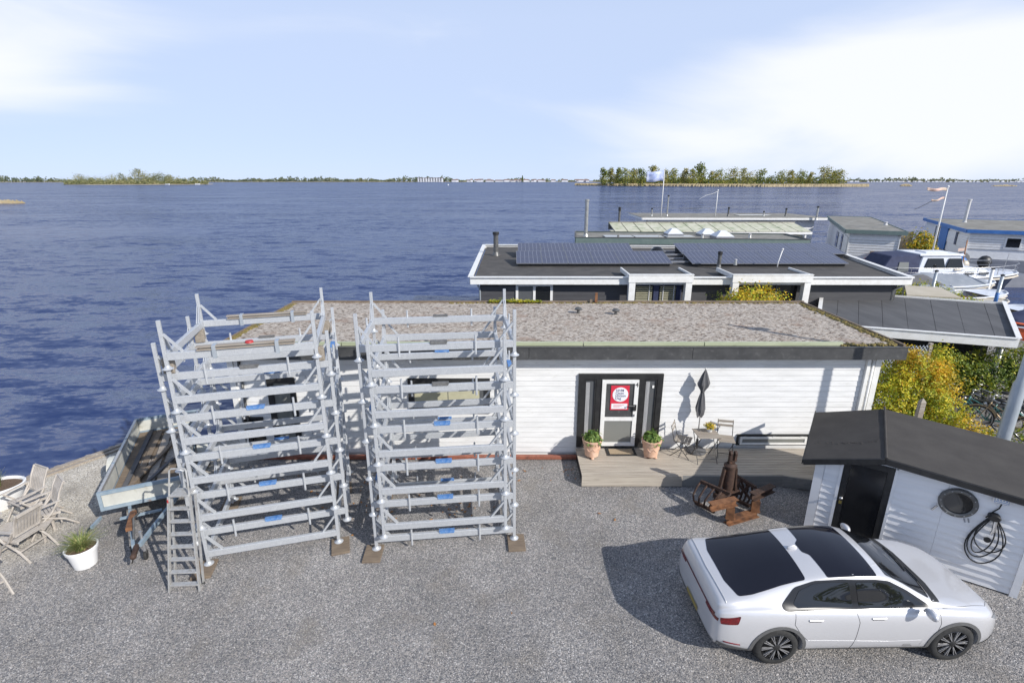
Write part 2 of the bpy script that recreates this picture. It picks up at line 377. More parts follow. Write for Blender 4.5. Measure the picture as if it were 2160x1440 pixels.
M['stone'] = stone_mat()
def roof_mat():
    m, n, l, p = newmat('roof_grit'); p.inputs['Roughness'].default_value = .95
    t = n.new('ShaderNodeTexCoord'); mp = n.new('ShaderNodeMapping'); mp.inputs['Scale'].default_value = (1, 1.9, 1); l.new(t.outputs['Object'], mp.inputs[0])
    a = n.new('ShaderNodeTexNoise'); a.inputs['Scale'].default_value = 11; a.inputs['Detail'].default_value = 5; a.inputs['Roughness'].default_value = .7; l.new(mp.outputs[0], a.inputs['Vector'])
    r = n.new('ShaderNodeValToRGB'); e = r.color_ramp.elements
    e[0].position = .38; e[0].color = (.05, .032, .022, 1); e[1].position = .72; e[1].color = (.60, .555, .49, 1)
    x = e.new(.435); x.color = (.20, .155, .125, 1); x = e.new(.485); x.color = (.38, .33, .275, 1); x = e.new(.56); x.color = (.47, .42, .365, 1)
    l.new(a.outputs[0], r.inputs[0])
    c = n.new('ShaderNodeTexNoise'); c.inputs['Scale'].default_value = 1.6; c.inputs['Detail'].default_value = 6; l.new(t.outputs['Object'], c.inputs['Vector'])
    q = n.new('ShaderNodeMapRange'); q.inputs['From Min'].default_value = .56; q.inputs['From Max'].default_value = .7; q.inputs['To Max'].default_value = .55; l.new(c.outputs[0], q.inputs[0])
    mx = n.new('ShaderNodeMix'); mx.data_type = 'RGBA'; l.new(q.outputs[0], mx.inputs['Factor']); l.new(r.outputs[0], mx.inputs[6]); mx.inputs[7].default_value = (.26, .17, .12, 1)
    l.new(mx.outputs[2], p.inputs['Base Color'])
    b = n.new('ShaderNodeBump'); b.inputs['Distance'].default_value = .03; l.new(a.outputs[0], b.inputs['Height']); l.new(b.outputs[0], p.inputs['Normal'])
    return m
M['roofgrit'] = roof_mat()
def water_mat():
    m, n, l, p = newmat('water'); p.inputs['Base Color'].default_value = (.018, .040, .115, 1)
    p.inputs['Roughness'].default_value = .12; p.inputs['IOR'].default_value = 1.333; p.inputs['Specular IOR Level'].default_value = .4
    t = n.new('ShaderNodeTexCoord')
    def nz(scale, st, det, dist=0, out_=0):
        mp = n.new('ShaderNodeMapping'); mp.inputs['Scale'].default_value = st; mp.inputs['Rotation'].default_value = (0, 0, R(-12)); l.new(t.outputs['Object'], mp.inputs[0])
        q = n.new('ShaderNodeTexNoise'); q.inputs['Scale'].default_value = scale; q.inputs['Detail'].default_value = det; q.inputs['Roughness'].default_value = .55; q.inputs['Distortion'].default_value = dist
        l.new(mp.outputs[0], q.inputs['Vector']); return q.outputs[out_]
    # wave slopes taken straight from colour noise, so they hold at every distance
    def vm(op, x, y):
        q = n.new('ShaderNodeVectorMath'); q.operation = op
        l.new(x, q.inputs[0])
        if isinstance(y, tuple): q.inputs[1].default_value = y
        else: l.new(y, q.inputs[1])
        return q.outputs[0]
    acc = None
    for sc_, st, det, k in ((.22, (.45, 1.3, 1), 3, .55), (.9, (.5, 1.25, 1), 5, 1.05), (4.2, (.6, 1.2, 1), 3, .62)):
        v = vm('MULTIPLY', vm('SUBTRACT', nz(sc_, st, det, .5, 1), (.5, .5, .5)), (k * .7, k * 1.25, 0))
        acc = v if acc is None else vm('ADD', acc, v)
    gust = n.new('ShaderNodeMapRange'); gust.inputs['From Min'].default_value = .36; gust.inputs['From Max'].default_value = .64; gust.inputs['To Min'].default_value = .45; gust.inputs['To Max'].default_value = 1.5
    l.new(nz(.045, (.4, 1.5, 1), 4, .8), gust.inputs[0])
    sc2 = n.new('ShaderNodeVectorMath'); sc2.operation = 'SCALE'; l.new(acc, sc2.inputs[0]); l.new(gust.outputs[0], sc2.inputs['Scale']); acc = sc2.outputs[0]
    nn = n.new('ShaderNodeVectorMath'); nn.operation = 'NORMALIZE'; l.new(vm('ADD', acc, (0, 0, 1)), nn.inputs[0])
    l.new(nn.outputs[0], p.inputs['Normal'])
    w = nz(.012, (.25, 1.4, 1), 4)
    r = n.new('ShaderNodeMapRange'); r.inputs['From Min'].default_value = .35; r.inputs['From Max'].default_value = .65; r.inputs['To Min'].default_value = .07; r.inputs['To Max'].default_value = .20
    l.new(w, r.inputs[0]); l.new(r.outputs[0], p.inputs['Roughness'])
    # upwelling blue body colour + sky mirrored by the wave facets (mean Fresnel of a rough sea stays well below 1)
    df = n.new('ShaderNodeBsdfDiffuse'); df.inputs[0].default_value = (.026, .047, .132, 1)
    gl = n.new('ShaderNodeBsdfGlossy'); l.new(nn.outputs[0], gl.inputs['Normal']); l.new(r.outputs[0], gl.inputs['Roughness']); gl.inputs[0].default_value = (1, 1, 1, 1)
    fr = n.new('ShaderNodeFresnel'); fr.inputs['IOR'].default_value = 1.333; l.new(nn.outputs[0], fr.inputs['Normal'])
    pw_ = n.new('ShaderNodeMath'); pw_.operation = 'POWER'; l.new(fr.outputs[0], pw_.inputs[0]); pw_.inputs[1].default_value = .62
    cr = n.new('ShaderNodeMath'); cr.operation = 'MULTIPLY'; l.new(pw_.outputs[0], cr.inputs[0]); cr.inputs[1].default_value = .42; ms = n.new('ShaderNodeMixShader'); l.new(cr.outputs[0], ms.inputs[0]); l.new(df.outputs[0], ms.inputs[1]); l.new(gl.outputs[0], ms.inputs[2])
    l.new(ms.outputs[0], n['Material Output'].inputs[0])
    return m
M['water'] = water_mat()
# ------------------------------------------------ setting
WZ = -.6
tag(MB().quad([(-9000, -300, WZ), (9000, -300, WZ), (9000, 9000, WZ), (-9000, 9000, WZ)]).build('water', M['water']), kind='structure')
LAND = [(-60, -40), (60, -40), (60, 9), (22.4, 13.2), (20.2, 19.6), (23.2, 21.2), (21.8, 30.2), (18.2, 30.6), (17.2, 19.2), (9.75, 17.8), (9.75, 11.95), (-7.25, 11.95), (-7.5, 13.0),
        (-10.35, 13.0), (-10.84, 12.13), (-11.55, 11.07), (-11.92, 10.43), (-14, 6.9), (-24, -6), (-60, -30)]
tag(MB().prism(LAND, -2.2, 0).build('ground', M['gravel']), kind='structure')
# loose stones lying on top of the gravel
def pebbles():
    rg = np.random.default_rng(3); n = 150000
    y = 4.6 + 7.2 * rg.random(n) ** 1.35; x = (rg.random(n) * 2 - 1) * (1.6 + y * 1.12)
    keep = (x > -11.0) & (x < 12) & ~((y > 10.6) & (x > 1.6)) & ((x + 11.6) * .85 - (y - 11) * .5 > .3)
    x = x[keep]; y = y[keep]; n = len(x)
    o = np.array([(1, 0, 0), (0, 1, 0), (-1, 0, 0), (0, -1, 0), (0, 0, 1)], float)
    s = (.0055 + .008 * rg.random((n, 1, 1))) * (0.7 + .6 * rg.random((n, 1, 3)))
    a = rg.random(n) * 6.28; ca, sa = np.cos(a), np.sin(a)
    v = o[None] * s; vx = v[..., 0] * ca[:, None] - v[..., 1] * sa[:, None]; vy = v[..., 0] * sa[:, None] + v[..., 1] * ca[:, None]
    v = np.stack([vx + x[:, None] , vy + y[:, None], v[..., 2] * .8 + .001 + 0 * vx], -1)
    v += (rg.random(v.shape) - .5) * .003
    v[:, :, 2] = np.maximum(v[:, :, 2], -.002)
    f = np.array([(0, 1, 4), (1, 2, 4), (2, 3, 4), (3, 0, 4)]); f = (f[None] + 5 * np.arange(n)[:, None, None]).reshape(-1)
    me = bpy.data.meshes.new('loose_gravel'); me.vertices.add(5 * n); me.vertices.foreach_set('co', v.reshape(-1).astype(np.float32))
    nf = 4 * n; me.loops.add(3 * nf); me.loops.foreach_set('vertex_index', f.astype(np.int32)); me.polygons.add(nf)
    me.polygons.foreach_set('loop_start', np.arange(0, 3 * nf, 3, dtype=np.int32)); me.update(); me.validate()
    me.materials.append(M['stone']); tag(link('loose_gravel', me), kind='stuff')
pebbles()
# fallen leaves between the racks
mb = MB()
for i in range(150):
    cx, cy, s = rnd.choice([(-3.2, 9.6, .5), (-1.6, 9.9, .6), (-1.2, 9.6, .5), (-2.9, 10.4, .5), (-4.6, 10.8, .6), (1.0, 8.2, 2.5), (1.4, 11.3, .4), (-.4, 10.9, .5)])
    x, y = rnd.gauss(cx, s), rnd.gauss(cy, s * .6)
    if y > 11.6: continue
    a = rnd.random() * 6.28; r = .02 + .03 * rnd.random()
    mb.quad([(x + r * math.cos(a + k * 1.57) * (1, .6)[k % 2], y + r * math.sin(a + k * 1.57) * (1, .6)[k % 2], .012 + .02 * rnd.random()) for k in range(4)])
tag(mb.build('fallen_leaves', M['orangeleaf']), kind='stuff')
# quay edge timbers
qe = thing('quay_edge', 'weathered timber quay edging beside the white planters and trailer, above the dark water', 'quay edging')
Q = [(-14, 6.9), (-11.92, 10.43), (-11.55, 11.07), (-10.84, 12.13), (-10.35, 13.0)]
for a, b in zip(Q, Q[1:]):
    a, b = Vector((*a, 0)), Vector((*b, 0)); d = (b - a).normalized(); nrm = Vector((-d.y, d.x, 0))
    MB().beam(a + nrm * .03 + Vector((0, 0, -.02)), b + nrm * .03 + Vector((0, 0, -.02)), .12, .16).build('timber', M['wood'], qe)
    MB().beam(a - nrm * .16 + Vector((0, 0, .01)), b - nrm * .16 + Vector((0, 0, .01)), .10, .08).build('timber', M['wood'], qe)
    for k in range(2):
        p = a.lerp(b, .3 + .5 * k) + nrm * .16
        MB().tube([p + Vector((0, 0, -2)), p + Vector((0, 0, .02))], .07, 8).build('pile', M['wood'], qe)
# ------------------------------------------------ the white houseboat
HB = thing('white_houseboat', 'long white clapboard houseboat with lichened gravel roof behind the racks and the deck', 'houseboat')
X0, X1, YF = -6.95, 9.05, 12.0
MB().box(-7.0, 9.1, 12.02, 16.1, -1.2, 2.78).build('wall', M['white'], HB)
MB().box(-7.15, 9.2, 12.03, 16.3, -1.3, .10).build('hull', M['black'], HB)
nb = 18; z0, z1 = .14, 2.70; bh = (z1 - z0) / nb
for i in range(nb):
    a = z0 + i * bh; b = a + bh - .008; j = rnd.uniform(-.002, .002)
    MB().hexa([(X0, YF - .021 + j, a), (X1, YF - .021 + j, a), (X1, YF + .019, a), (X0, YF + .019, a)],
              [(X0, YF - .012 + j, b), (X1, YF - .012 + j, b), (X1, YF + .019, b), (X0, YF + .019, b)]).build('board', M['white'], HB)
MB().box(X0 - .02, X1 + .03, 11.955, 12.018, 2.70, 2.80).build('frieze_board', M['white2'], HB)
MB().box(-7.1, 9.4, 11.68, 12.0, 2.803, 2.83).build('soffit', M['white2'], HB)
for xa, xb in ((-7.12, -3.7), (-3.69, .4), (.41, 4.3), (4.31, 9.42)):
    MB().box(xa, xb, 11.64, 11.675, 2.80, 3.11).build('fascia_board', M['fascia'], HB)
MB().box(-7.13, 9.43, 11.62, 11.66, 3.112, 3.13).build('fascia_capping', M['pipe'], HB)
MB().box(-7.1, -7.065, 11.68, 16.25, 2.8, 3.11).build('fascia_board', M['fascia'], HB)
MB().box(9.385, 9.42, 11.68, 16.1, 2.8, 3.11).build('fascia_board', M['fascia'], HB)
# roof: displaced sheet of grit and lichen
mb = MB(); nx, ny = 220, 70
rg = np.random.default_rng(5)
h = np.zeros((ny + 1, nx + 1))
for sc_ in (1, 2, 4):
    g = rg.random((ny // sc_ + 3, nx // sc_ + 3)); yy, xx = np.mgrid[0:ny + 1, 0:nx + 1] / sc_
    h += g[yy.astype(int), xx.astype(int)] * .006 * sc_ ** .5
for j in range(ny + 1):
    for i in range(nx + 1):
        mb.v.append((-7.06 + 16.44 * i / nx, 11.86 + 4.4 * j / ny, 3.115 + float(h[j, i])))
for j in range(ny):
    for i in range(nx):
        a = j * (nx + 1) + i; mb.f.append((a, a + 1, a + nx + 2, a + nx + 1)); mb.m.append(0)
mb.build('roof', M['roofgrit'], HB)
MB().box(-7.08, 9.39, 11.68, 16.28, 3.04, 3.112).build('roof_deck', M['bitumen'], HB)
for xa, xb in ((-7.0, -4.1), (-4.08, -1.2), (-1.18, 1.7), (1.72, 4.6), (4.62, 7.93)):
    MB().box(xa, xb, 11.77, 11.84, 3.113, 3.20).build('gutter', M['gutter'], HB)
M['moss'] = pm('moss', (.13, .105, .03), (.27, .20, .06), 14, .95, .02, mottle=((.10, .10, .05), 7, .5, .7))
def mossy(x0, y0, x1, y1, w, n, nm='moss_edge'):
    mb = MB()
    for i in range(n):
        t = rnd.random(); x, y = x0 + (x1 - x0) * t + rnd.gauss(0, w), y0 + (y1 - y0) * t + rnd.gauss(0, w)
        r = .02 + .05 * rnd.random(); mb.sphere((x, y, 3.12), r, r * 1.3, .02 + .03 * rnd.random(), 6, 3, 0)
    o = mb.build(nm, M['moss'], HB); o['kind'] = 'stuff'
mossy(9.22, 11.9, 9.22, 16.1, .045, 420); mossy(-6.98, 12.2, -6.98, 16.1, .04, 300); mossy(-2, 16.2, 9.1, 16.2, .03, 260); mossy(7.9, 11.82, 9.2, 11.82, .04, 60)
MB().box(-7.1, 9.42, 16.25, 16.3, 3.05, 3.19).build('roof_rim', M['blockwood'], HB)
MB().box(9.33, 9.385, 11.7, 16.25, 3.112, 3.17).build('roof_rim', M['blockwood'], HB)
MB().box(-7.07, -7.02, 11.9, 16.25, 3.112, 3.17).build('roof_rim', M['blockwood'], HB)
for x, y in ((1.97, 14.9), (3.05, 14.72)):
    MB().lathe([(.045, 0), (.045, .10), (.10, .11), (.115, .14), (.08, .18), (.001, .20)], 12, (x, y, 3.12)).build('roof_vent', M['pipe'], HB, 'auto')
MB().box(2.66, 2.74, 16.18, 16.22, 3.15, 3.47).build('vent_post', M['rust'], HB)
MB().box(2.50, 2.58, 16.18, 16.22, 3.15, 3.25).build('vent_post', M['blockwood'], HB)
mb = MB()
for i in range(700):
    x = rnd.uniform(-.75, .95); y = rnd.gauss(16.2, .05); z = 3.17 + abs(rnd.gauss(0, .035)) * (1 - abs(x) * .5); r = .03; a = rnd.random() * 6.3
    mb.quad([(x + r * math.cos(a + k * 1.57), y + r * math.sin(a + k * 1.57), z + .02 * rnd.random()) for k in range(4)])
o = mb.build('stonecrop', M['gold'], HB); o['kind'] = 'stuff'
# steel rubbing beam along the bottom of the wall
for xa, xb in ((-6.9, -2.6), (-2.58, 1.68)):
    MB().box(xa, xb, 11.80, 11.90, .02, .12).build('rubbing_beam', M['redpipe'], HB, bevel=.01)
# corner trim and downpipe at the right end
MB().box(8.94, 9.08, 11.93, 12.02, .12, 2.79).build('corner_board', M['white2'], HB)
MB().box(8.72, 8.80, 11.90, 11.975, .12, 2.79).build('corner_board', M['white2'], HB)
MB().tube([(8.87, 11.92, 2.75), (8.87, 11.92, .2)], .035, 8).build('downpipe', M['white2'], HB, True)
MB().box(-7.02, -6.88, 11.94, 12.02, .12, 2.79).build('corner_board', M['white2'], HB)
MB().tube([(-6.72, 11.94, 2.75), (-6.72, 11.94, .2)], .035, 8).build('downpipe', M['pipe'], HB, True)
def frame_rect(name, x0, x1, z0, z1, y0, y1, w, mat, parent, wb=None):
    wb = wb or w; mb = MB(); mb.box(x0, x0 + w, y0, y1, z0, z1); mb.box(x1 - w, x1, y0, y1, z0, z1)
    mb.box(x0 + w, x1 - w, y0 + .001, y1, z1 - w, z1); mb.box(x0 + w, x1 - w, y0 + .001, y1, z0, z0 + wb)
    return mb.build(name, mat, parent)
def pane(x0, x1, z0, z1, y, mat, parent, name='pane'):
    return MB().quad([(x0, y, z0), (x1, y, z0), (x1, y, z1), (x0, y, z1)]).build(name, mat, parent)
# left narrow window
w = frame_rect('window', -6.12, -5.42, .32, 2.22, 11.94, 12.0, .14, M['black'], HB); pane(-5.98, -5.56, .46, 2.08, 11.972, M['paleglass'], w)
# window behind the right rack
w = frame_rect('window', -2.60, -.55, 1.26, 2.20, 11.94, 12.0, .13, M['black'], HB, .1); pane(-2.47, -.68, 1.36, 2.07, 11.974, M['greyglass'], w)
pane(-2.45, -1.62, 1.5, 2.06, 11.970, M['blind'], w, 'blind'); pane(-1.60, -.82, 1.5, 2.06, 11.970, M['blind'], w, 'blind')
# low hopper window above the deck
w = frame_rect('window', 5.80, 7.68, .36, .66, 11.945, 12.0, .05, M['black'], HB, .02); frame_rect('sash', 5.88, 7.60, .382, .60, 11.925, 11.955, .055, M['white2'], w); pane(5.94, 7.54, .44, .545, 11.94, M['paleglass'], w)
for x in (6.0, 6.74, 7.45): MB().box(x - .04, x + .04, 11.918, 11.924, .60, .62).build('hinge', M['white2'], w)
# dark doorway at the far left of the wall
w = frame_rect('window', -7.0 + .15, -6.35, .3, 1.15, 11.945, 12.0, .06, M['black'], HB); pane(-6.8, -6.41, .36, 1.09, 11.97, M['glass'], w)
# entrance: door with two sidelights
E = frame_rect('door_frame', 1.66, 3.76, .31, 2.33, 11.92, 12.0, .14, M['black'], HB, .05)
MB().box(2.10, 2.24, 11.925, 12.0, .36, 2.19).build('mullion', M['black'], E); MB().box(3.16, 3.30, 11.925, 12.0, .36, 2.19).build('mullion', M['black'], E)
w = frame_rect('sidelight', 1.80, 2.10, .36, 2.19, 11.935, 11.99, .04, M['black'], HB); pane(1.84, 2.06, .40, 2.15, 11.96, M['greyglass'], w); 
cu = MB(); 
for i in range(7): cu.box(1.85 + i * .014, 1.858 + i * .014, 11.952 - .004 * (i % 2), 11.957, .42, 2.10)
cu.build('curtain', M['curtain'], w)
w = frame_rect('sidelight', 3.30, 3.62, .36, 2.19, 11.935, 11.99, .04, M['black'], HB); pane(3.34, 3.58, .40, 2.15, 11.96, M['greyglass'], w)
cu = MB()
for i in range(6): cu.box(3.345 + i * .016, 3.354 + i * .016, 11.952 - .004 * (i % 2), 11.957, .42, 1.0)
for i in range(6): cu.box(3.345 + i * .016, 3.354 + i * .016, 11.952 - .004 * (i % 2), 11.957, 1.003, 2.12)
cu.build('curtain', M['curtain'], w)
MB().box(3.50, 3.55, 11.945, 11.95, 1.95, 2.02).build('sticker', M['white2'], w)
D = thing('x', None, None); bpy.data.objects.remove(D)
D = frame_rect('door', 2.245, 3.155, .36, 2.185, 11.90, 11.95, .10, M['white2'], HB, .10)
MB().box(2.345, 3.055, 11.902, 11.95, 1.07, 1.17).build('door_rail', M['white2'], D)
pane(2.345, 3.055, 1.17, 2.085, 11.925, M['fascia'], D, 'door_panel'); pane(2.345, 3.055, .46, 1.07, 11.925, M['paleglass'], D, 'door_pane')
MB().box(3.045, 3.125, 11.875, 11.90, 1.36, 1.52).build('lock_plate', M['black'], D); MB().beam((2.94, 11.86, 1.50), (3.08, 11.86, 1.50), .02, .02).build('door_handle', M['chrome'], D)
MB().box(3.07, 3.10, 11.885, 11.90, 1.2, 1.26).build('lock', M['chrome'], D)
def text(body, size, loc, mat, parent, name='lettering', rot=(R(90), 0, 0), ext=.001, bold=False, sx=1):
    cu = bpy.data.curves.new('t', 'FONT'); cu.body = body; cu.size = size; cu.extrude = ext; cu.align_x = 'LEFT'; cu.space_line = .78
    cu.resolution_u = 3
    if bold: cu.offset = size * .012
    o = bpy.data.objects.new('t', cu); COL.objects.link(o); dg = bpy.context.evaluated_depsgraph_get()
    me = bpy.data.meshes.new_from_object(o.evaluated_get(dg)); bpy.data.objects.remove(o); me.materials.clear(); me.materials.append(mat); me.name = name
    q = link(name, me, parent, loc, rot); q.scale = (sx, 1, 1); return q
text('4', .17, (3.065, 11.895, 2.0), M['black'], D, 'house_number')
P = thing('poster', 'red poster with white circle and navy lettering taped on the front door', 'poster', (2.47, 11.915, 1.37))
MB().box(0, .46, -.004, .004, 0, .66).build('sheet', M['poster_red'], P)
MB().lathe([(.001, 0), (.195, 0), (.195, .004), (.001, .004)], 28).xf(Matrix.Translation((.24, -.0045, .42)) @ Matrix.Rotation(R(90), 4, 'X')).build('circle', M['poster_white'], P)
MB().box(.03, .43, -.007, -.005, .03, .175).build('info_strip', M['poster_white'], P)
for i, t in enumerate(('NVM', 'Open', 'Huizen', 'Dag')): text(t, .092, (.115 if i != 0 else .125, -.009, .50 - i * .07), M['ink'], P, bold=True)
for i in range(3): MB().box(.08, .34 - .05 * i, -.009, -.0075, .135 - i * .03, .143 - i * .03).build('print_line', M['poster_red'], P)
MB().box(.36, .40, -.009, -.0075, .05, .08).build('print_mark', M['ink'], P)
# deck
DK = thing('deck', 'weathered timber deck in front of the houseboat door with the bistro set', 'deck')
nb = 11; ys = 10.62; yw = (11.90 - ys) / nb
for i in range(nb):
    a = ys + i * yw; xr = 7.6 if a > 10.7 else 6.9
    x0 = 1.64; xm = [1.64, rnd.uniform(3.2, 5.6), 7.7]
    if i == 0: xm[2] = 6.37
    for xa, xb in zip(xm, xm[1:]):
        MB().box(xa + .002, xb - .002, a + .007, a + yw - .009, .265, .30 + rnd.uniform(-.002, .002)).build('board', M['deck'], DK)
MB().box(1.66, 6.35, 10.63, 11.88, .0, .262).build('joists', M['black'], DK)
MB().box(6.35, 7.6, 10.9, 11.88, .0, .262).build('joists', M['black'], DK)
MB().box(1.64, 4.0, 10.585, 10.617, .02, .29).build('edge_board', M['deck'], DK); MB().box(4.003, 6.35, 10.585, 10.617, .02, .29).build('edge_board', M['deckgrey'], DK)
MB().beam((6.352, 10.60, .155), (7.5, 10.25, .155), .03, .27).build('edge_board', M['deckgrey'], DK)
MB().prism([(6.37, 10.62), (7.5, 10.27), (7.7, 10.7), (7.7, 10.615 + yw), (6.37, 10.615 + yw)], .26, .296).build('board', M['deck'], DK)
tag(MB().box(2.40, 3.14, 11.50, 11.88, .303, .318).build('doormat', M['rubber']), 'brown coir doormat with black border before the front door', 'doormat')
dm = bpy.data.objects['doormat']; MB().box(2.47, 3.07, 11.56, 11.82, .3185, .323).build('coir_field', M['coir'], dm)
# ------------------------------------------------ racks: galvanised frames stacked in two interleaved sets
def make_frame(hx, hy, pads, name, label):
    t = thing(name, label, 'storage frame')
    G = M['galv']; z0, z1 = .155, .285; zc = .22
    for sx in (-1, 1):
        for sy in (-1, 1):
            x, y = sx * hx, sy * hy
            MB().box(x - .029, x + .029, y - .029, y + .029, .05, .83).build('post', G, t, bevel=.005)
            MB().lathe([(.085, 0), (.088, .008), (.06, .022), (.038, .055), (.036, .075)], 14, (x, y, 0)).disc(.085, .001, 14, (x, y, 0)).build('post_foot', G, t, 'auto')
            for ax in (0, 1):
                for o in (-.016, .016):
                    if ax == 0: p, q = (x - sx * .03, y + o, .60), (x - sx * .27, y + o, .285)
                    else: p, q = (x + o, y - sy * .03, .60), (x + o, y - sy * .27, .285)
                    MB().beam(p, q, .014, .034).build('brace', G, t)
    for s in (-1, 1):
        MB().box(-hx + .028, hx - .028, s * hy - .032, s * hy + .032, z0, z1).build('beam', G, t, bevel=.006)
        MB().box(s * hx - .032, s * hx + .032, -hy + .028, hy - .028, z0 - .003, z1 - .003).build('beam', G, t, bevel=.006)
        if pads:
            for a, o in ((-.66, 0), (.66, 0)):
                MB().tube([(a, s * (hy + .045), .06), (a, s * (hy + .045), .42)], .02, 8).build('stub', G, t, 'auto')
            for a in (-.42, .42):
                MB().tube([(s * (hx + .045), a, .06), (s * (hx + .045), a, .42)], .02, 8).build('stub', G, t, 'auto')
        else:
            for a in (-.9, .9):      # hooks carrying the frame on its neighbour
                MB().box(a * hx / .9 * .9 - .02 if 0 else s * hx - .022, s * hx + .022, a - .03, a + .03, 0.02, .146).build('lug', G, t)
    return t
PADS = {}
for nm in ('bluepad', 'greypad'):
    me = MB().box(-.15, .15, -.04, .035, .286, .32).box(-.14, .14, -.046, -.034, .265, .315).mesh('pad', M[nm])
    PADS[nm] = me
def add_pads(t, hx, hy, spec):
    for (side, nm) in spec:
        o = link('pad', PADS[nm], t)
        if side == 'f': o.location = (.02, -hy, 0)
        elif side == 'b': o.location = (.02, hy, 0); o.rotation_euler = (0, 0, math.pi)
        elif side == 'l': o.location = (-hx, 0, 0); o.rotation_euler = (0, 0, -math.pi / 2)
        else: o.location = (hx, 0, 0); o.rotation_euler = (0, 0, math.pi / 2)
WX, WY, NX, NY = 1.35, .90, 1.16, 1.05
wide = make_frame(WX, WY, True, 'rack_frame', 'x'); narrow = make_frame(NX, NY, False, 'rack_frame', 'x')
ORD = ['lowest', 'second up', 'third up', 'fourth up', 'fifth up', 'topmost']
used = {'w': False, 'n': False}
def place(src, key, loc, rz, label, group):
    if not used[key]: o = src; used[key] = True; o.location = loc; o.rotation_euler = (0, 0, rz)
    else: o = copy_tree(src, loc, rz)
    o['label'] = label; o['group'] = group; return o
PITCH = .775
R2 = (-1.40, 9.45, R(6.5)); R1 = (-4.84, 9.31, R(15.5))
srcs = []
padspec = [(('f', 'bluepad'), ('b', 'bluepad')), (('f', 'bluepad'), ('b', 'bluepad'), ('l', 'bluepad')), (('f', 'bluepad'), ('b', 'bluepad')), (('f', 'bluepad'), ('l', 'bluepad'), ('b', 'bluepad')), (('f', 'greypad'), ('b', 'bluepad'), ('r', 'bluepad')), (('f', 'greypad'), ('b', 'greypad'))]
todo = []
for i in range(6): todo.append((wide, 'w', (R2[0], R2[1], .05 + PITCH * i), R2[2], 'wide padded galvanised frame, right tower, %s of the padded ones' % ORD[i], 'wide padded frames of the right tower', i))
for i in range(5): todo.append((narrow, 'n', (R2[0], R2[1], .42 + PITCH * i), R2[2], 'narrow galvanised frame without pads, right tower, %s of the narrow ones' % (ORD[i] if i < 4 else 'topmost'), 'narrow frames of the right tower', None))
for i in range(6): todo.append((narrow, 'n', (R1[0], R1[1], .05 + PITCH * i), R1[2], 'narrow galvanised frame by the ladder, left tower, %s of the narrow ones' % ORD[i], 'narrow frames of the left tower', None))
for i in range(5): todo.append((wide, 'w', (R1[0], R1[1], .42 + PITCH * i), R1[2], 'wide padded galvanised frame, left tower, %s of the padded ones' % (ORD[i] if i < 4 else 'topmost'), 'wide padded frames of the left tower', -i - 1))
placed = [(place(a, k, loc, rz, lb, g), pi) for a, k, loc, rz, lb, g, pi in todo]
for o, pi in placed:
    if pi is not None:
        sp = padspec[pi] if pi >= 0 else ((('f', 'bluepad'), ('b', 'bluepad'), ('l', 'bluepad')) if pi > -4 else ((('f', 'bluepad'), ('b', 'bluepad'), ('l', 'greypad')) if pi == -4 else (('f', 'greypad'), ('b', 'greypad'), ('l', 'bluepad'), ('r', 'bluepad'))))
        add_pads(o, WX, WY, sp)
def rl(rk, x, y, z=0):
    c, s = math.cos(rk[2]), math.sin(rk[2]); return (rk[0] + x * c - y * s, rk[1] + x * s + y * c, z)
# timber pads under the feet
ws = {0: 'under the front left foot', 1: 'under the front right foot', 2: 'under the back left foot', 3: 'under the back right foot'}
src = None
for rk, hx, hy, nm in ((R2, WX, WY, 'right'), (R1, NX, NY, 'left')):
    for i, (sx, sy) in enumerate(((-1, -1), (1, -1), (-1, 1), (1, 1))):
        lo = rl(rk, sx * hx + (.03 if sx > 0 else -.05), sy * hy - .08); rz = rk[2] + rnd.uniform(-.12, .1)
        lb = 'worn square timber pad %s of the %s rack tower' % (ws[i], nm)
        if src is None:
            src = MB().box(-.17, .17, -.27, .2, 0, .049).build('timber_pad', M['blockwood'], bevel=.006); o = src
        else: o = src.copy(); COL.objects.link(o)
        o.location = (lo[0], lo[1], .001); o.rotation_euler = (0, 0, rz); tag(o, lb, 'timber pad', 'timber pads under the rack feet')
# brown concrete spacers wedged into the corners of the left tower
blk = None
for sx, sy, z, w in ((-1, -1, .42 + 4 * PITCH + .292, 'front left corner'), (1, -1, .42 + 4 * PITCH + .292, 'front right corner'), (-1, 1, .42 + 4 * PITCH + .292, 'back left corner'), (1, 1, .42 + 4 * PITCH + .292, 'back right corner')):
    lo = rl(R1, sx * (WX - .16), sy * (WY - .005))
    if blk is None: blk = MB().box(-.085, .085, -.06, .06, 0, .26).build('concrete_spacer', M['concrete'], bevel=.012); o = blk
    else: o = blk.copy(); COL.objects.link(o)
    o.location = (lo[0], lo[1], z); o.rotation_euler = (0, 0, R1[2]); tag(o, 'brown concrete spacer block high in the %s of the left rack tower' % w, 'spacer block', 'concrete spacer blocks in the left tower')
# bundles of boards strapped on the two uppermost beams of the left tower
zt = .05 + 5 * PITCH + .292
for sy, nm in ((-1, 'front'), (1, 'back')):
    b = thing('board_bundle', 'bundle of grey boards strapped on the topmost %s beam of the left rack tower' % nm, 'board bundle', rl(R1, 0, sy * NY, zt), R1[2], 'board bundles on the left tower')
    for i, (l, dy, dz) in enumerate(((.78, -.02, 0), (.74, .02, .024), (.79, -.015, .048))):
        MB().box(-l + .1, l + .05, dy - .05, dy + .05, dz + .001, dz + .022).build('board', M['alu'] if i % 2 else M['wood'], b)
    for x in (-.42, .55): MB().box(x - .03, x + .03, -.078, .082, -.146, .076).box(x - .03, x + .03, -.078, .082, .0, .001).build('strap', M['steelgrey'], b)
    if sy < 0: MB().lathe([(.001, .07), (.07, .07), (.06, .10), (.001, .105)], 14, (.12, -.02, .003)).build('red_lid', M['red'], b, 'auto')
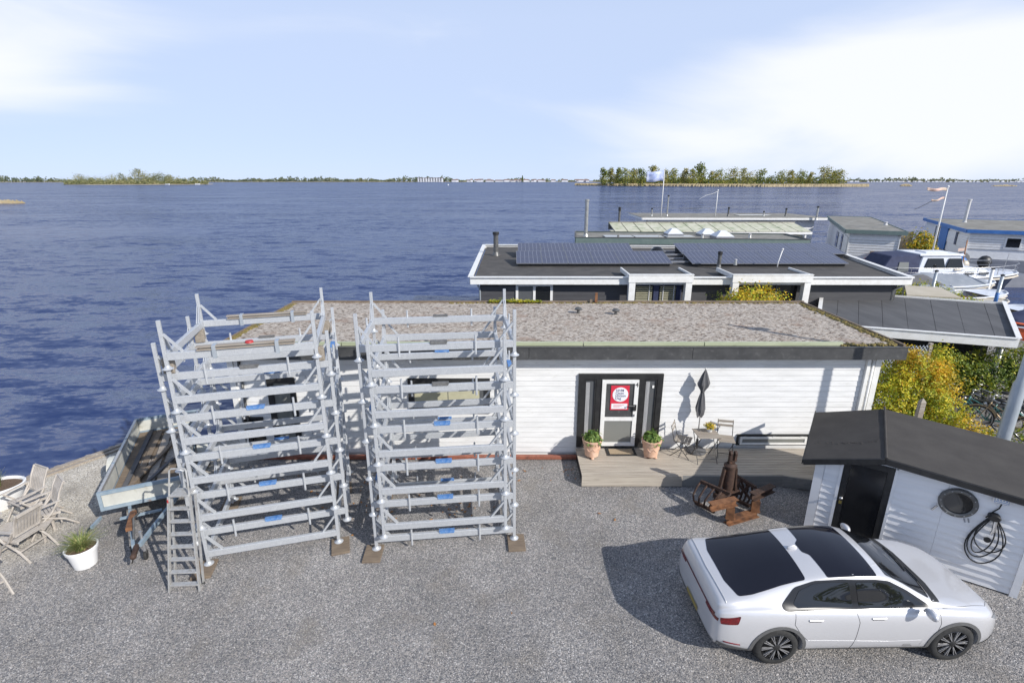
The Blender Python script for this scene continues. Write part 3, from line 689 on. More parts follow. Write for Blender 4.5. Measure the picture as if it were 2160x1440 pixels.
# ------------------------------------------------ step ladder leaning at the rack
LD = thing('step_ladder', 'aluminium step ladder with eight treads leaning against the left rack tower', 'ladder', (-5.76, 7.36, 0), R(3))
H_ = 2.14; run = .50
def lp(x, t, off=0): return (x, run * t + off, H_ * t)
for s in (-1, 1):
    w0, w1 = .26, .155
    MB().beam((s * w0, 0, 0), (s * (w0 + (w1 - w0) * .78), run * .78, H_ * .78), .024, .062, (0, 1, 0)).build('stile', M['alu'], LD)
    MB().beam((s * (w0 - .02), .16, .0), (s * (w0 - .06), .13 + run * .75, H_ * .76), .02, .045, (0, 1, 0)).build('back_stile', M['alu'], LD)
    MB().tube([(s * (w0 - .02), .16, 0), (s * (w0 - .02), .16, .04)], .022, 6).build('foot', M['rubber'], LD)
for i in range(7):
    t = (.13 + .222 * i) / H_; w = .26 - .105 * t - .014; y = run * t
    MB().box(-w, w, y - .035, y + .055, t * H_ - .028, t * H_).build('tread', M['alu'], LD, bevel=.004)
t = .79; MB().box(-.165, .165, run * t - .03, run * t + .22, t * H_ - .03, t * H_).build('platform', M['alu'], LD, bevel=.004)
for k in range(7): MB().box(-.155, .155, run * t - .015 + k * .032, run * t - .001 + k * .032, t * H_ + .001, t * H_ + .004).build('platform_rib', M['alu'], LD)
pts = [(-.175, run * .74, H_ * .74), (-.155, run * .9, H_ * .9), (-.14, run * .98, H_ * .985), (-.11, run, H_ * 1.0), (.11, run, H_ * 1.0), (.14, run * .98, H_ * .985), (.155, run * .9, H_ * .9), (.175, run * .74, H_ * .74)]
MB().tube(pts, .016, 8).build('handrail', M['alu'], LD, 'auto')
MB().box(-.185, -.17, run * .72 - .03, run * .72 - .01, H_ * .735, H_ * .76).build('red_clip', M['red'], LD)
# ------------------------------------------------ box trailer with boards
TR = thing('box_trailer', 'old pale blue and grey open box trailer parked by the water behind the planter', 'trailer', (-8.31, 8.98, 0), R(25.2))
Lw, Ll, zb, zt_ = 1.42, 3.7, .52, .90
M['trblue'] = pm('faded_blue_paint', (.20, .27, .33), (.28, .34, .39), 5, .55, .001, mottle=((.18, .10, .06), 7, .62, .8))
M['trgrey'] = pm('faded_grey_panel', (.55, .55, .50), (.46, .46, .42), 3, .6, .001, mottle=((.30, .28, .22), 7, .58, .85))
def trp(nm, *b, m='trgrey'): return MB().box(*b).build(nm, M[m], TR)
trp('floor', 0, Lw, 0, Ll, zb - .03, zb, m='blockwood')
trp('side_panel', 0.02, Lw - .02, 0.004, .03, zb + .05, zt_ - .05); trp('side_panel', 0.02, Lw - .02, Ll - .03, Ll - .004, zb + .05, zt_ - .05)
trp('side_panel', .004, .03, .05, Ll - .05, zb + .05, zt_ - .05); trp('side_panel', Lw - .03, Lw - .004, .05, Ll - .05, zb + .05, zt_ - .05)
for z in (zb - .02, zt_ - .05):
    for b in ((-.02, Lw + .02, -.025, .03), (-.02, Lw + .02, Ll - .03, Ll + .02)): trp('frame_rail', b[0], b[1], b[2], b[3], z, z + .07, m='trblue')
    for b in ((-.025, .03), (Lw - .03, Lw + .02)): trp('frame_rail', b[0], b[1], .03, Ll - .03, z + .001, z + .069, m='trblue' if z < .6 else 'alu')
for x in (0, Lw):
    for y in (0, 1.25, 2.5, Ll): trp('stake', x - .03, x + .03, y - .03, y + .03, zb - .021, zt_ + .021, m='trblue')
# mudguards and wheels
for s, x in ((-1, -.20), (1, Lw + .20)):
    w = MB(); w.lathe([(.12, -.07), (.27, -.07), (.30, -.04), (.30, .04), (.27, .07), (.12, .07)], 20).xf(Matrix.Translation((x, 2.1, .30)) @ Matrix.Rotation(R(90), 4, 'Y')); wh = w.build('wheel', M['rubber'], TR, 'auto')
    w = MB(); w.lathe([(.001, -.03), (.12, -.03), (.12, .03), (.001, .03)], 14).xf(Matrix.Translation((x, 2.1, .30)) @ Matrix.Rotation(R(90), 4, 'Y')); w.build('rim', M['alu'], wh, 'auto')
    mg = MB(); n = 12
    for k in range(n):
        a0, a1 = R(-5 + 190 * k / n), R(-5 + 190 * (k + 1) / n); r0, r1 = .36, .375
        P_ = lambda a, r, xx: (xx, 2.1 + r * math.cos(a), .30 + r * math.sin(a))
        mg.hexa([P_(a0, r0, x - .12), P_(a0, r0, x + .12), P_(a1, r0, x + .12), P_(a1, r0, x - .12)], [P_(a0, r1, x - .12), P_(a0, r1, x + .12), P_(a1, r1, x + .12), P_(a1, r1, x - .12)])
    mg.build('mudguard', M['trgrey'], TR)
MB().box(-.2, Lw + .2, 2.07, 2.13, .27, .33).build('axle', M['darkrust'], TR)
for y in (.5, 1.6, 2.7): trp('cross_member', .04, Lw - .04, y, y + .05, zb - .09, zb - .03, m='darkrust')
# A-frame drawbar
tip = (.80, -1.45, .42)
for s, x in ((-1, .42), (1, Lw - .12)): MB().beam((x, .1, .45), (tip[0] + s * .05, tip[1], .43), .055, .08).build('drawbar', M['trblue'], TR)
MB().beam((.36, -.42, .47), (Lw - .35, -.42, .47), .05, .04).build('cross_bar', M['trblue'], TR)
MB().beam((.80, -1.42, .42), (.80, -1.72, .42), .07, .07).build('coupling_tube', M['darkrust'], TR); MB().sphere((.80, -1.76, .42), .055).build('coupling', M['darkrust'], TR, 'auto')
MB().beam((.62, -.5, .60), (.66, -1.15, .62), .10, .07).build('brake_box', M['rust'], TR); MB().tube([(.70, -.5, .55), (.72, -.95, .72), (.74, -1.3, .5)], .02, 6).build('brake_lever', M['pipe'], TR)
MB().tube([(.86, -1.3, .62), (.86, -1.3, .12)], .028, 8).build('jockey_leg', M['chain'], TR); 
w = MB(); w.lathe([(.001, -.025), (.09, -.025), (.10, 0), (.09, .025), (.001, .025)], 12).xf(Matrix.Translation((.86, -1.3, .10)) @ Matrix.Rotation(R(90), 4, 'Y')); w.build('jockey_wheel', M['rubber'], TR, 'auto')
MB().tube([(.80, -1.74, .40), (.74, -1.7, .25), (.72, -1.55, .20), (.66, -1.3, .35)], .012, 5).build('cable', M['rubber'], TR)
MB().beam((-.05, -.05, .38), (-.12, -.4, .40), .04, .06).build('lamp_bracket', M['trblue'], TR)
# load: each board a thing
loads = [((.22, .15), (.30, 3.6), .10, .045, .0, 'darkcanvas'), ((.42, .5), (.52, 3.5), .12, .05, .0, 'blockwood'), ((.30, .4), (1.15, 3.2), .09, .05, .055, 'blockwood'), ((.70, .2), (.72, 3.4), .16, .045, .0, 'wood'),
         ((1.0, 1.6), (1.02, 3.3), .30, .03, .0, 'wood'), ((1.34, .6), (1.33, 3.4), .12, .05, .0, 'blockwood'), ((.55, .12), (1.42, 2.3), .07, .06, .112, 'darkcanvas'), ((.95, .1), (.9, 1.3), .2, .04, .0, 'wood'), ((1.18, 1.5), (1.2, 2.95), .34, .025, .105, 'wood')]
dsc = ['long dark plank along the left side of the trailer bed', 'brown plank lying second from the left in the trailer', 'brown plank lying slantwise over the others in the trailer', 'weathered plank down the middle of the trailer bed', 'broad pale board at the far right end of the trailer', 'brown plank along the right side of the trailer bed', 'dark beam slanting across the top of the trailer load', 'short pale board at the near end of the trailer bed', 'broad weathered sheet on top of the trailer load']
ca, sa = math.cos(R(25.2)), math.sin(R(25.2))
def tw(x, y): return (-8.31 + x * ca - y * sa, 8.98 + x * sa + y * ca)
for (a, b, w, h, z, mt), ds in zip(loads, dsc):
    pa, pb = tw(*a), tw(*b); z += zb + .002 + h / 2
    tag(MB().beam((*pa, z), (*pb, z + .01), w, h).build('plank', M[mt], bevel=.004), ds, 'plank', 'planks loaded in the trailer')
for k, (x, y) in enumerate(((.5, 1.7), (.9, 2.6))):
    o = MB(); 
    for i in range(5): o.box(x - .12 + .05 * i, x - .09 + .05 * i, y - .1 + .03 * (i % 2), y + .14, zb + .002, zb + .05)
    tag(o.xf(Matrix.Translation((-8.31, 8.98, 0)) @ Matrix.Rotation(R(25.2), 4, 'Z')).build('wood_offcuts', M['wood']), kind='stuff')
# ------------------------------------------------ planters with grass
def grass_tuft(n, h, spread, parent, z, lean=.5, mat='grassy', name='grass', kind=True):
    mb = MB()
    for i in range(n):
        a = rnd.random() * 6.283; r0 = spread * .35 * rnd.random(); L = h * rnd.uniform(.55, 1.1); l = lean * rnd.uniform(.3, 1.2)
        x, y = r0 * math.cos(a), r0 * math.sin(a); w = .007; pa = a + 1.57; px_, py_ = w * math.cos(pa), w * math.sin(pa); prev = None
        for k in range(5):
            t = k / 4; R_ = l * L * t * t; zz = z + L * (t - .35 * l * t * t); ww = 1 - t * .85
            c = (x + R_ * math.cos(a), y + R_ * math.sin(a), zz)
            cur = ((c[0] - px_ * ww, c[1] - py_ * ww, zz), (c[0] + px_ * ww, c[1] + py_ * ww, zz))
            if prev: mb.quad([prev[0], prev[1], cur[1], cur[0]])
            prev = cur
    o = mb.build(name, M[mat], parent)
    if kind: o['kind'] = 'stuff'
    return o
p = thing('planter', 'round white plastic planter of ornamental grass standing alone on the gravel', 'planter', (-8.02, 8.02, 0))
MB().lathe([(.165, 0), (.18, .012), (.235, .34), (.255, .345), (.262, .405), (.25, .415), (.235, .405), (.225, .33)], 32).disc(.165, .0, 32).build('pot', M['potwhite'], p, 'auto')
MB().disc(.23, .36, 24).build('soil', M['soil'], p); grass_tuft(420, .34, .30, p, .35, 1.1)
p = thing('planter', 'large oval white planter with grass at the water edge behind the chairs', 'planter', (-11.38, 9.85, 0), R(25))
MB().lathe([(.34, 0), (.36, .02), (.44, .42), (.475, .43), (.48, .50), (.46, .51), (.43, .48), (.42, .38)], 32, sx=1.15, sy=.85).disc(.34, .0, 32, sx=1.15, sy=.85).build('pot', M['potwhite'], p, 'auto')
MB().disc(.425, .45, 24, sx=1.15, sy=.85).build('soil', M['soil'], p); grass_tuft(200, .40, .4, p, .45, .6)
# ------------------------------------------------ teak armchairs
def make_armchair():
    t = thing('garden_armchair', 'x', 'armchair')
    T = M['teak']
    for s in (-1, 1):
        MB().tube([(s * .235, .02, .40), (s * .235, .18, .55), (s * .235, .26, .80), (s * .235, .36, 1.0)], .021, 6).build('back_stile', T, t)
        MB().beam((s * .285, -.30, .62), (s * .285, .24, .66), .05, .022).build('armrest', T, t)
        MB().tube([(s * .265, -.34, 0), (s * .265, -.18, .25), (s * .265, .05, .42), (s * .265, .20, .64)], .021, 6).build('leg', T, t)
        MB().tube([(s * .262, .42, 0), (s * .262, .22, .22), (s * .262, -.10, .40), (s * .262, -.26, .61)], .021, 6).build('leg', T, t)
        MB().beam((s * .22, -.25, .40), (s * .22, .20, .38), .025, .045).build('seat_rail', T, t)
    MB().beam((-.23, .37, .985), (.23, .37, .985), .028, .06).build('head_rail', T, t)
    MB().beam((-.23, .17, .53), (.23, .17, .53), .028, .05).build('back_rail', T, t)
    for i in range(8):
        x = -.196 + .056 * i
        MB().hexa([(x - .02, .17, .54), (x + .02, .17, .54), (x + .02, .186, .545), (x - .02, .186, .545)], [(x - .02, .258, .80), (x + .02, .258, .80), (x + .02, .272, .80), (x - .02, .272, .80)]).hexa(
            [(x - .02, .258, .80), (x + .02, .258, .80), (x + .02, .272, .80), (x - .02, .272, .80)], [(x - .02, .352, .98), (x + .02, .352, .98), (x + .02, .366, .98), (x - .02, .366, .98)]).build('back_slat', T, t)
    for i in range(8):
        y = -.25 + .058 * i
        MB().box(-.245, .245, y, y + .046, .425 - .004 * i, .441 - .004 * i).build('seat_slat', T, t)
    MB().beam((-.262, .17, .18), (.262, .17, .18), .022, .03).build('stretcher', T, t)
    MB().beam((-.262, -.22, .18), (.262, -.22, .18), .022, .03).build('stretcher', T, t)
    return t
ac = make_armchair()
spots = [(-10.32, 9.50, R(-22), 'silvered teak armchair with its slatted back to the water, beside the oval planter'),
         (-9.62, 9.10, R(-38), 'silvered teak armchair second from the quay, its slatted back turned to the round planter side'),
         (-9.45, 8.38, R(-100), 'silvered teak armchair seen edge-on from behind, its legs nearest the round planter'),
         (-9.20, 7.25, R(-118), 'silvered teak armchair cut by the left picture edge, nearest the camera'),
         (-10.45, 8.55, R(65), 'silvered teak armchair half out of the picture on the far side of the seat group')]
for i, (x, y, rz, lb) in enumerate(spots):
    o = ac if i == 0 else copy_tree(ac)
    o.location = (x, y, 0.0); o.rotation_euler = (0, 0, rz); o['label'] = lb; o['group'] = 'teak armchairs at the left edge'
# long low slatted foot bench
gt = thing('garden_footstool', 'low slatted teak footstool in front of the armchairs at the left picture edge', 'footstool', (-9.75, 8.72, 0), R(20))
for i in range(7): MB().box(-.55, .45, -.24 + .07 * i, -.185 + .07 * i, .30, .322).build('slat', M['teak'], gt)
for sx in (-.48, .38):
    for sy in (-.2, .2): MB().box(sx - .02, sx + .02, sy - .02, sy + .02, 0, .299).build('leg', M['teak'], gt)
    MB().box(sx - .021, sx + .021, -.179, .179, .24, .298).build('rail', M['teak'], gt)
# ------------------------------------------------ on the deck
def make_pot():
    t = thing('flower_pot', 'x', 'flower pot'); s = 1
    MB().lathe([(.14, .05), (.165, .06), (.17, .09), (.205, .36), (.23, .38), (.235, .44), (.25, .46), (.25, .495), (.215, .50), (.205, .43)], 32).disc(.14, .05, 32).build('pot', M['terra'], t, 'auto')
    for k in range(3):
        a = R(30 + 120 * k); MB().sphere((.14 * math.cos(a), .14 * math.sin(a), .026), .045, .045, .026, 10, 6).build('foot', M['terra'], t, 'auto')
    for k in range(8):     # relief garland round the belly
        a0 = 2 * math.pi * k / 8; pts = []
        for j in range(7):
            a = a0 + (j / 6) * 2 * math.pi / 8; z = .30 - .07 * math.sin(math.pi * j / 6); r = .17 + (z - .09) * .13 + .006; pts.append((r * math.cos(a), r * math.sin(a), z))
        MB().tube(pts, .009, 5).build('relief', M['terra'], t)
    MB().disc(.205, .44, 24).build('soil', M['soil'], t)
    return t
def leaf_clump(parent, n, rx, rz, z, ls, mat, name='foliage', squash=1):
    mb = MB()
    for i in range(n):
        a = rnd.random() * 6.283; u = rnd.random(); ph = math.asin(u); q = rnd.uniform(.55, 1.0)
        c = Vector((rx * math.cos(a) * math.cos(ph) * q, rx * math.sin(a) * math.cos(ph) * q, z + rz * math.sin(ph) * q))
        nrm = Vector((math.cos(a) * math.cos(ph), math.sin(a) * math.cos(ph), math.sin(ph) + .5)); nrm += Vector((rnd.gauss(0, .4), rnd.gauss(0, .4), rnd.gauss(0, .4))); nrm.normalize()
        t = nrm.cross(Vector((rnd.gauss(0, 1), rnd.gauss(0, 1), rnd.gauss(0, 1)))).normalized(); b = nrm.cross(t); l = ls * rnd.uniform(.7, 1.3)
        mb.quad([c - t * l, c + b * l * .45 + nrm * l * .12, c + t * l, c - b * l * .45 + nrm * l * .12])
    o = mb.build(name, M[mat], parent); o['kind'] = 'stuff'; return o
pot = make_pot()
leaf_clump(pot, 230, .24, .26, .44, .062, 'potgreen'); leaf_clump(pot, 60, .29, .33, .42, .05, 'potgreen')
pot.location = (1.99, 11.47, .302); pot['label'] = 'terracotta pot with green plant left of the front door'; pot['group'] = 'terracotta pots beside the door'
p2 = copy_tree(pot, (3.46, 11.46, .302), R(50), 'terracotta pot with green plant right of the front door')
# bistro table
BT = thing('bistro_table', 'small folding bistro table with weathered slatted top and thin black legs on the deck', 'table', (4.75, 11.34, .302), R(3))
for i in range(6): MB().box(-.27, .27, -.255 + .086 * i, -.178 + .086 * i, .70, .718).build('slat', M['wood'], BT)
for x in (-.24, .24):
    MB().beam((x, -.25, .69), (x, .25, .69), .012, .02).build('rail', M['black'], BT)
    MB().tube([(x, -.24, 0), (x, .22, .69)], .0095, 6).build('leg', M['black'], BT); MB().tube([(x * .93, .24, 0), (x * .93, -.22, .69)], .0095, 6).build('leg', M['black'], BT)
MB().tube([(-.24, -.17, .105), (.24, -.17, .105)], .008, 6).build('stretcher', M['black'], BT); MB().tube([(-.223, .17, .105), (.223, .17, .105)], .008, 6).build('stretcher', M['black'], BT)
# bistro chairs
def make_bistro():
    t = thing('bistro_chair', 'x', 'chair')
    for i in range(5): MB().box(-.19, .19, -.2 + .08 * i, -.13 + .08 * i, .44, .456).build('seat_slat', M['wood'], t)
    for z, y in ((.70, .245), (.80, .27)): MB().box(-.19, .19, y - .008, y + .006, z - .03, z + .03).build('back_slat', M['wood'], t)
    for x in (-.18, .18):
        MB().tube([(x, -.22, 0), (x, .19, .48), (x, .28, .84)], .009, 6).build('leg', M['black'], t)
        MB().tube([(x * .9, .25, 0), (x * .9, -.18, .43)], .009, 6).build('leg', M['black'], t)
        MB().beam((x, -.2, .432), (x, .19, .432), .01, .014).build('rail', M['black'], t)
    MB().tube([(-.18, -.13, .105), (.18, -.13, .105)], .007, 6).build('stretcher', M['black'], t)
    return t
bc = make_bistro(); bc.location = (4.26, 11.54, .302); bc.rotation_euler = (0, 0, R(62)); bc['label'] = 'folding slatted bistro chair left of the bistro table, nearest the door'; bc['group'] = 'bistro chairs on the deck'
copy_tree(bc, (5.34, 11.56, .302), R(-12), 'folding slatted bistro chair right of the bistro table, beside the low window')
fp = thing('pansy_pot', 'small white pot of yellow pansies on the bistro table', 'flower pot', (4.84, 11.42, 1.021))
MB().lathe([(.055, 0), (.06, .005), (.08, .12), (.085, .13), (.078, .125)], 16).disc(.055, 0, 16).build('pot', M['potwhite'], fp, 'auto'); leaf_clump(fp, 120, .13, .10, .11, .03, 'potgreen'); leaf_clump(fp, 170, .16, .13, .12, .024, 'pansy', 'flowers')
# closed parasol
PA = thing('parasol', 'closed dark grey parasol standing by the white wall behind the bistro table', 'parasol', (4.70, 11.74, .302))
MB().lathe([(.001, .0), (.24, 0), (.245, .03), (.20, .06), (.05, .075), (.001, .08)], 24).build('base', M['darkcanvas'], PA, 'auto')
MB().tube([(0, 0, .06), (0, 0, .35)], .03, 10).build('socket', M['black'], PA, 'auto')
MB().tube([(0, 0, .3), (-.01, 0, 2.2)], .015, 8).build('pole', M['chrome'], PA, 'auto')
mb = MB(); prof = [(.01, 2.22), (.055, 2.10), (.13, 1.86), (.12, 1.80), (.045, 1.66), (.04, 1.62), (.075, 1.45), (.10, 1.20), (.085, 1.08), (.05, .98)]; n = 24; m0 = len(prof)
for r, z in prof:
    for k in range(n):
        a = 2 * math.pi * k / n; rr = r * (1 + .30 * math.cos(6 * a + z * 3)); mb.v.append((rr * math.cos(a) - .02 * (2.2 - z), rr * math.sin(a) * .75, z + .04 * math.sin(3 * a) * (z < 1.2)))
for i in range(m0 - 1):
    for k in range(n): l = (k + 1) % n; mb.f.append((i * n + k, (i + 1) * n + k, (i + 1) * n + l, i * n + l)); mb.m.append(0)
mb.build('canopy', M['greycanvas' if 0 else 'darkcanvas'], PA, 'auto')
MB().tube([(.05 * math.cos(a / 8 * 6.283) - .012, .04 * math.sin(a / 8 * 6.283), 1.64) for a in range(8)], .01, 5, True).build('tie', M['black'], PA)
MB().sphere((-.01, 0, 2.25), .02).build('finial', M['chrome'], PA, 'auto')
# ------------------------------------------------ white shed
SH = thing('white_shed', 'small white clapboard shed with black felt roof, black door and porthole behind the car', 'shed', (6.05, 9.04, 0), R(-34))
XL, XR, SD = 0.0, 3.235, 2.42
def rz_(x): return 1.64 + (x + .18) * (.40 / 1.22) if x < 1.04 else 2.04 - (x - 1.04) * (.17 / 2.4)
mb = MB()
prof = [(XL + .02, .02), (XR - .02, .02), (XR - .02, rz_(XR) - .03), (1.04, rz_(1.04) - .03), (XL + .02, rz_(0) - .03)]
n = len(mb.v)
mb.v += [(x, .03, z) for x, z in prof] + [(x, SD, z) for x, z in prof]
mb.f += [(0, 1, 2, 3, 4), (9, 8, 7, 6, 5)] + [((i + 1) % 5, i, i + 5, (i + 1) % 5 + 5) for i in range(5)]; mb.m += [0] * 7
mb.build('wall', M['shedwhite'], SH)
bh = .137
def sboards(x0, x1, zs=.03, ze=2.1):
    z = zs
    while z < ze:
        a, b = z, z + bh - .006; ta, tb = rz_(x0) - .035, rz_(x1) - .035
        if a > max(ta, tb) - .02: break
        za, zb_ = min(b, ta), min(b, tb); a0, a1 = min(a, ta - .004), min(a, tb - .004)
        MB().hexa([(x0, -.030, a0), (x1, -.030, a1), (x1, .028, a1), (x0, .028, a0)], [(x0, -.004, za), (x1, -.004, zb_), (x1, .028, zb_), (x0, .028, za)]).build('board', M['shedwhite'], SH)
        z += bh
sboards(.14, .40); sboards(1.27, 2.0); sboards(2.003, XR - .08)
sboards(.403, 1.267, .03 + bh * 13.7)
MB().box(-.02, .135, -.04, .03, 0.02, rz_(-.0) - .05).build('corner_board', M['shedwhite'], SH)
MB().box(XR - .085, XR + .02, -.045, .03, .0, rz_(XR) - .05).build('corner_board', M['shedwhite'], SH)
MB().box(.385, .435, -.035, .03, .02, 1.76).build('door_trim', M['shedwhite'], SH); MB().box(1.225, 1.27, -.035, .03, .02, 1.835).build('door_trim', M['shedwhite'], SH)
for i in range(13):
    MB().hexa([(XL - .004 - .018, .03, .03 + bh * i), (XL + .02, .03, .03 + bh * i), (XL + .02, SD, .03 + bh * i), (XL - .022, SD, .03 + bh * i)], [(XL - .002, .03, .024 + bh * (i + 1)), (XL + .02, .03, .024 + bh * (i + 1)), (XL + .02, SD, .024 + bh * (i + 1)), (XL - .002, SD, .024 + bh * (i + 1))]).build('board', M['shedwhite'], SH) if .03 + bh * (i + 1) < rz_(0) else None
# door
df = MB(); df.box(.44, .54, -.03, .03, .05, 1.83); df.box(1.12, 1.22, -.03, .03, .05, 1.83); df.box(.54, 1.12, -.03, .03, 1.74, 1.83); D2 = df.build('door', M['black'], SH)
M['blackgloss'] = pm('black_gloss_paint', (.012, .012, .013), (.016, .016, .017), 3, .18, spec=.6)
MB().box(.545, 1.115, -.018, .02, .06, 1.735).build('door_panel', M['blackgloss'], D2); MB().box(.545, 1.115, -.022, -.019, .06, .10).build('weather_bar', M['black'], D2)
MB().sphere((.50, -.065, .98), .032).build('door_knob', M['chrome'], D2, 'auto'); MB().tube([(.50, -.02, .98), (.50, -.06, .98)], .012, 6).build('spindle', M['chrome'], D2); MB().box(.475, .525, -.04, -.031, .84, .90).build('lock', M['brass'], D2)
# roof slabs in felt strips
def slab(xa, xb, nm='roof_felt', n=3, z_=0):
    for i in range(n):
        ya, yb = -.12 + (SD + .168) * i / n, -.12 + (SD + .168) * (i + 1) / n + (.05 if i < n - 1 else 0); o = .004 * (n - i)
        za, zb_ = rz_(xa) + o, rz_(xb) + o
        MB().hexa([(xa, ya, za - .03), (xb, ya, zb_ - .03), (xb, yb, zb_ - .03), (xa, yb, za - .03)], [(xa, ya, za), (xb, ya, zb_), (xb, yb, zb_), (xa, yb, za)]).build(nm, M['felt_dark'], SH)
slab(-.24, 1.035); slab(1.045, XR + .32)
MB().tube([(1.04, -.125, 2.052), (1.04, SD + .16, 2.052)], .022, 8).build('ridge_cap', M['felt_dark'], SH)
for xa, xb in ((-.24, 1.04), (1.04, XR + .32)):
    MB().beam((xa, -.135, rz_(xa) - .05), (xb, -.135, rz_(xb) - .05), .028, .11).build('barge_board', M['black'], SH)
MB().beam((-.25, -.13, rz_(-.24) - .05), (-.25, SD + .16, rz_(-.24) - .05), .02, .10).build('eaves_board', M['black'], SH)
mb = MB()
for i in range(26): x = rnd.uniform(-.1, .95); mb.sphere((x, .62 + rnd.gauss(0, .03), rz_(x) + .012), .03, .02, .006, 6, 3, 0)
mb.build('felt_blister', M['felt_dark'], SH)['kind'] = 'stuff'
# porthole
cx, cz = 2.17, 1.50
PH = MB().lathe([(.20, -.01), (.20, .035), (.225, .05), (.255, .045), (.275, .02), (.275, -.01)], 36).xf(Matrix.Translation((cx, -.03, cz)) @ Matrix.Rotation(R(90), 4, 'X')).build('porthole', M['pipe'], SH, 'auto')
MB().lathe([(.001, 0), (.205, 0)], 32).xf(Matrix.Translation((cx, -.045, cz)) @ Matrix.Rotation(R(90), 4, 'X')).build('porthole_glass', M['glass'], PH)
for k in range(12):
    a = R(30 * k); MB().sphere((cx + .238 * math.cos(a), -.078, cz + .238 * math.sin(a)), .011, n=8, m=4).build('bolt', M['chain'], PH)
MB().beam((cx - .26, -.06, cz - .14), (cx - .33, -.09, cz - .24), .02, .03).build('latch', M['chain'], PH); MB().beam((cx + .13, -.06, cz - .25), (cx + .15, -.09, cz - .31), .015, .02).build('latch', M['chain'], PH); MB().beam((cx + .18, -.06, cz - .23), (cx + .20, -.09, cz - .29), .015, .02).build('latch', M['chain'], PH)
# charger
CH = thing('wall_charger', 'white car wall charger with coiled black cable on the shed wall', 'car charger', (6.05, 9.04, 0), R(-34))
MB().box(2.575, 2.80, -.09, -.024, 1.69, 1.85).build('housing', M['potwhite'], CH, bevel=.03)
MB().box(2.605, 2.77, -.0925, -.0905, 1.735, 1.745).build('logo_line', M['bluepad'], CH)
for x0_ in (2.62, 2.66, 2.70, 2.735): MB().box(x0_, x0_ + .022, -.0925, -.0905, 1.765, 1.78).build('print_line', M['bluepad'], CH)
for a in ((2.60, 2.775, 1.71, 1.714), (2.60, 2.775, 1.83, 1.834), (2.595, 2.599, 1.714, 1.83), (2.776, 2.78, 1.714, 1.83)): MB().box(a[0], a[1], -.0925, -.0905, a[2], a[3]).build('print_line', M['bluepad'], CH)
MB().lathe([(.085, 0), (.085, .10), (.07, .12), (.001, .12)], 16, sx=1, sy=.75).xf(Matrix.Translation((2.66, -.025, 1.43)) @ Matrix.Rotation(R(90), 4, 'X')).build('cable_holder', M['black'], CH, 'auto')
hx, hz = 2.66, 1.44
for k, (w, h, ox) in enumerate(((.26, .98, -.03), (.20, .86, -.08), (.22, .70, .04), (.13, .76, -.10))):
    pts = []
    for i in range(28):
        a = 2 * math.pi * i / 28; zz = hz - h / 2 + h / 2 * math.cos(a); t = (hz - zz) / h
        pts.append((hx + ox * t + w * math.sin(a) * (.35 + .65 * math.sin(math.pi * min(t, 1) * .6)), -.045 - .016 * k - .02 * math.sin(math.pi * t), zz))
    MB().tube(pts, .0105, 6, True).build('cable', M['rubber'], CH, True)
MB().tube([(2.70, -.06, 1.69), (2.69, -.05, 1.60), (2.62, -.06, 1.50), (2.56, -.07, 1.38)], .0105, 6).build('cable', M['rubber'], CH, True)
MB().tube([(2.68, -.12, 1.38), (2.69, -.13, 1.2), (2.67, -.12, 1.12)], [.03, .028, .02], 8).build('plug', M['chrome'], CH, 'auto'); MB().lathe([(.001, 0), (.05, 0), (.05, .02), (.001, .02)], 12).xf(Matrix.Translation((2.66, -.08, .98)) @ Matrix.Rotation(R(90), 4, 'X')).build('plug_cap', M['black'], CH, 'auto')
# ------------------------------------------------ rusty grab on steel I-beams
GR = thing('rusty_grab', 'old rusty clamshell grab standing upright in front of the deck', 'grab', (4.72, 9.80, 0))
def ibeam(p, q, w, h, mat, parent, name, up=(0, 0, 1)):
    p, q = Vector(p), Vector(q); d = (q - p).normalized(); u = Vector(up)
    if abs(d.z) > .9: u = Vector(up) if abs(Vector(up).z) < .5 else Vector((.35, -.93, 0))
    mb = MB(); mb.beam(p, q, .014, h - .028, u)
    a = d.cross(u).normalized(); b = a.cross(d).normalized(); off = b * (h / 2 - .007)
    mb.beam(p + off, q + off, w, .014, u); mb.beam(p - off, q - off, w, .014, u)
    return mb.build(name, M[mat], parent)
st = thing('steel_stand', 'stand of rusty steel I-beam offcuts with two raised ends below the grab', 'steel stand', (4.72, 9.80, 0))
o = Vector((4.72, 9.80, 0)); V = lambda x, y, z: Vector((x, y, z)) - o
ibeam(V(4.50, 9.20, .075), V(5.28, 9.50, .075), .15, .14, 'rust', st, 'base_beam')
ibeam(V(4.56, 9.225, .147), V(4.56, 9.225, .43), .16, .16, 'rust', st, 'upright', (.36, .93, 0)); ibeam(V(5.20, 9.47, .147), V(5.20, 9.47, .43), .16, .16, 'rust', st, 'upright', (.36, .93, 0))
ibeam(V(4.06, 9.09, .51), V(4.68, 9.29, .51), .15, .15, 'rust', st, 'cross_beam'); ibeam(V(5.08, 9.44, .51), V(5.68, 9.78, .51), .15, .15, 'darkrust', st, 'cross_beam')
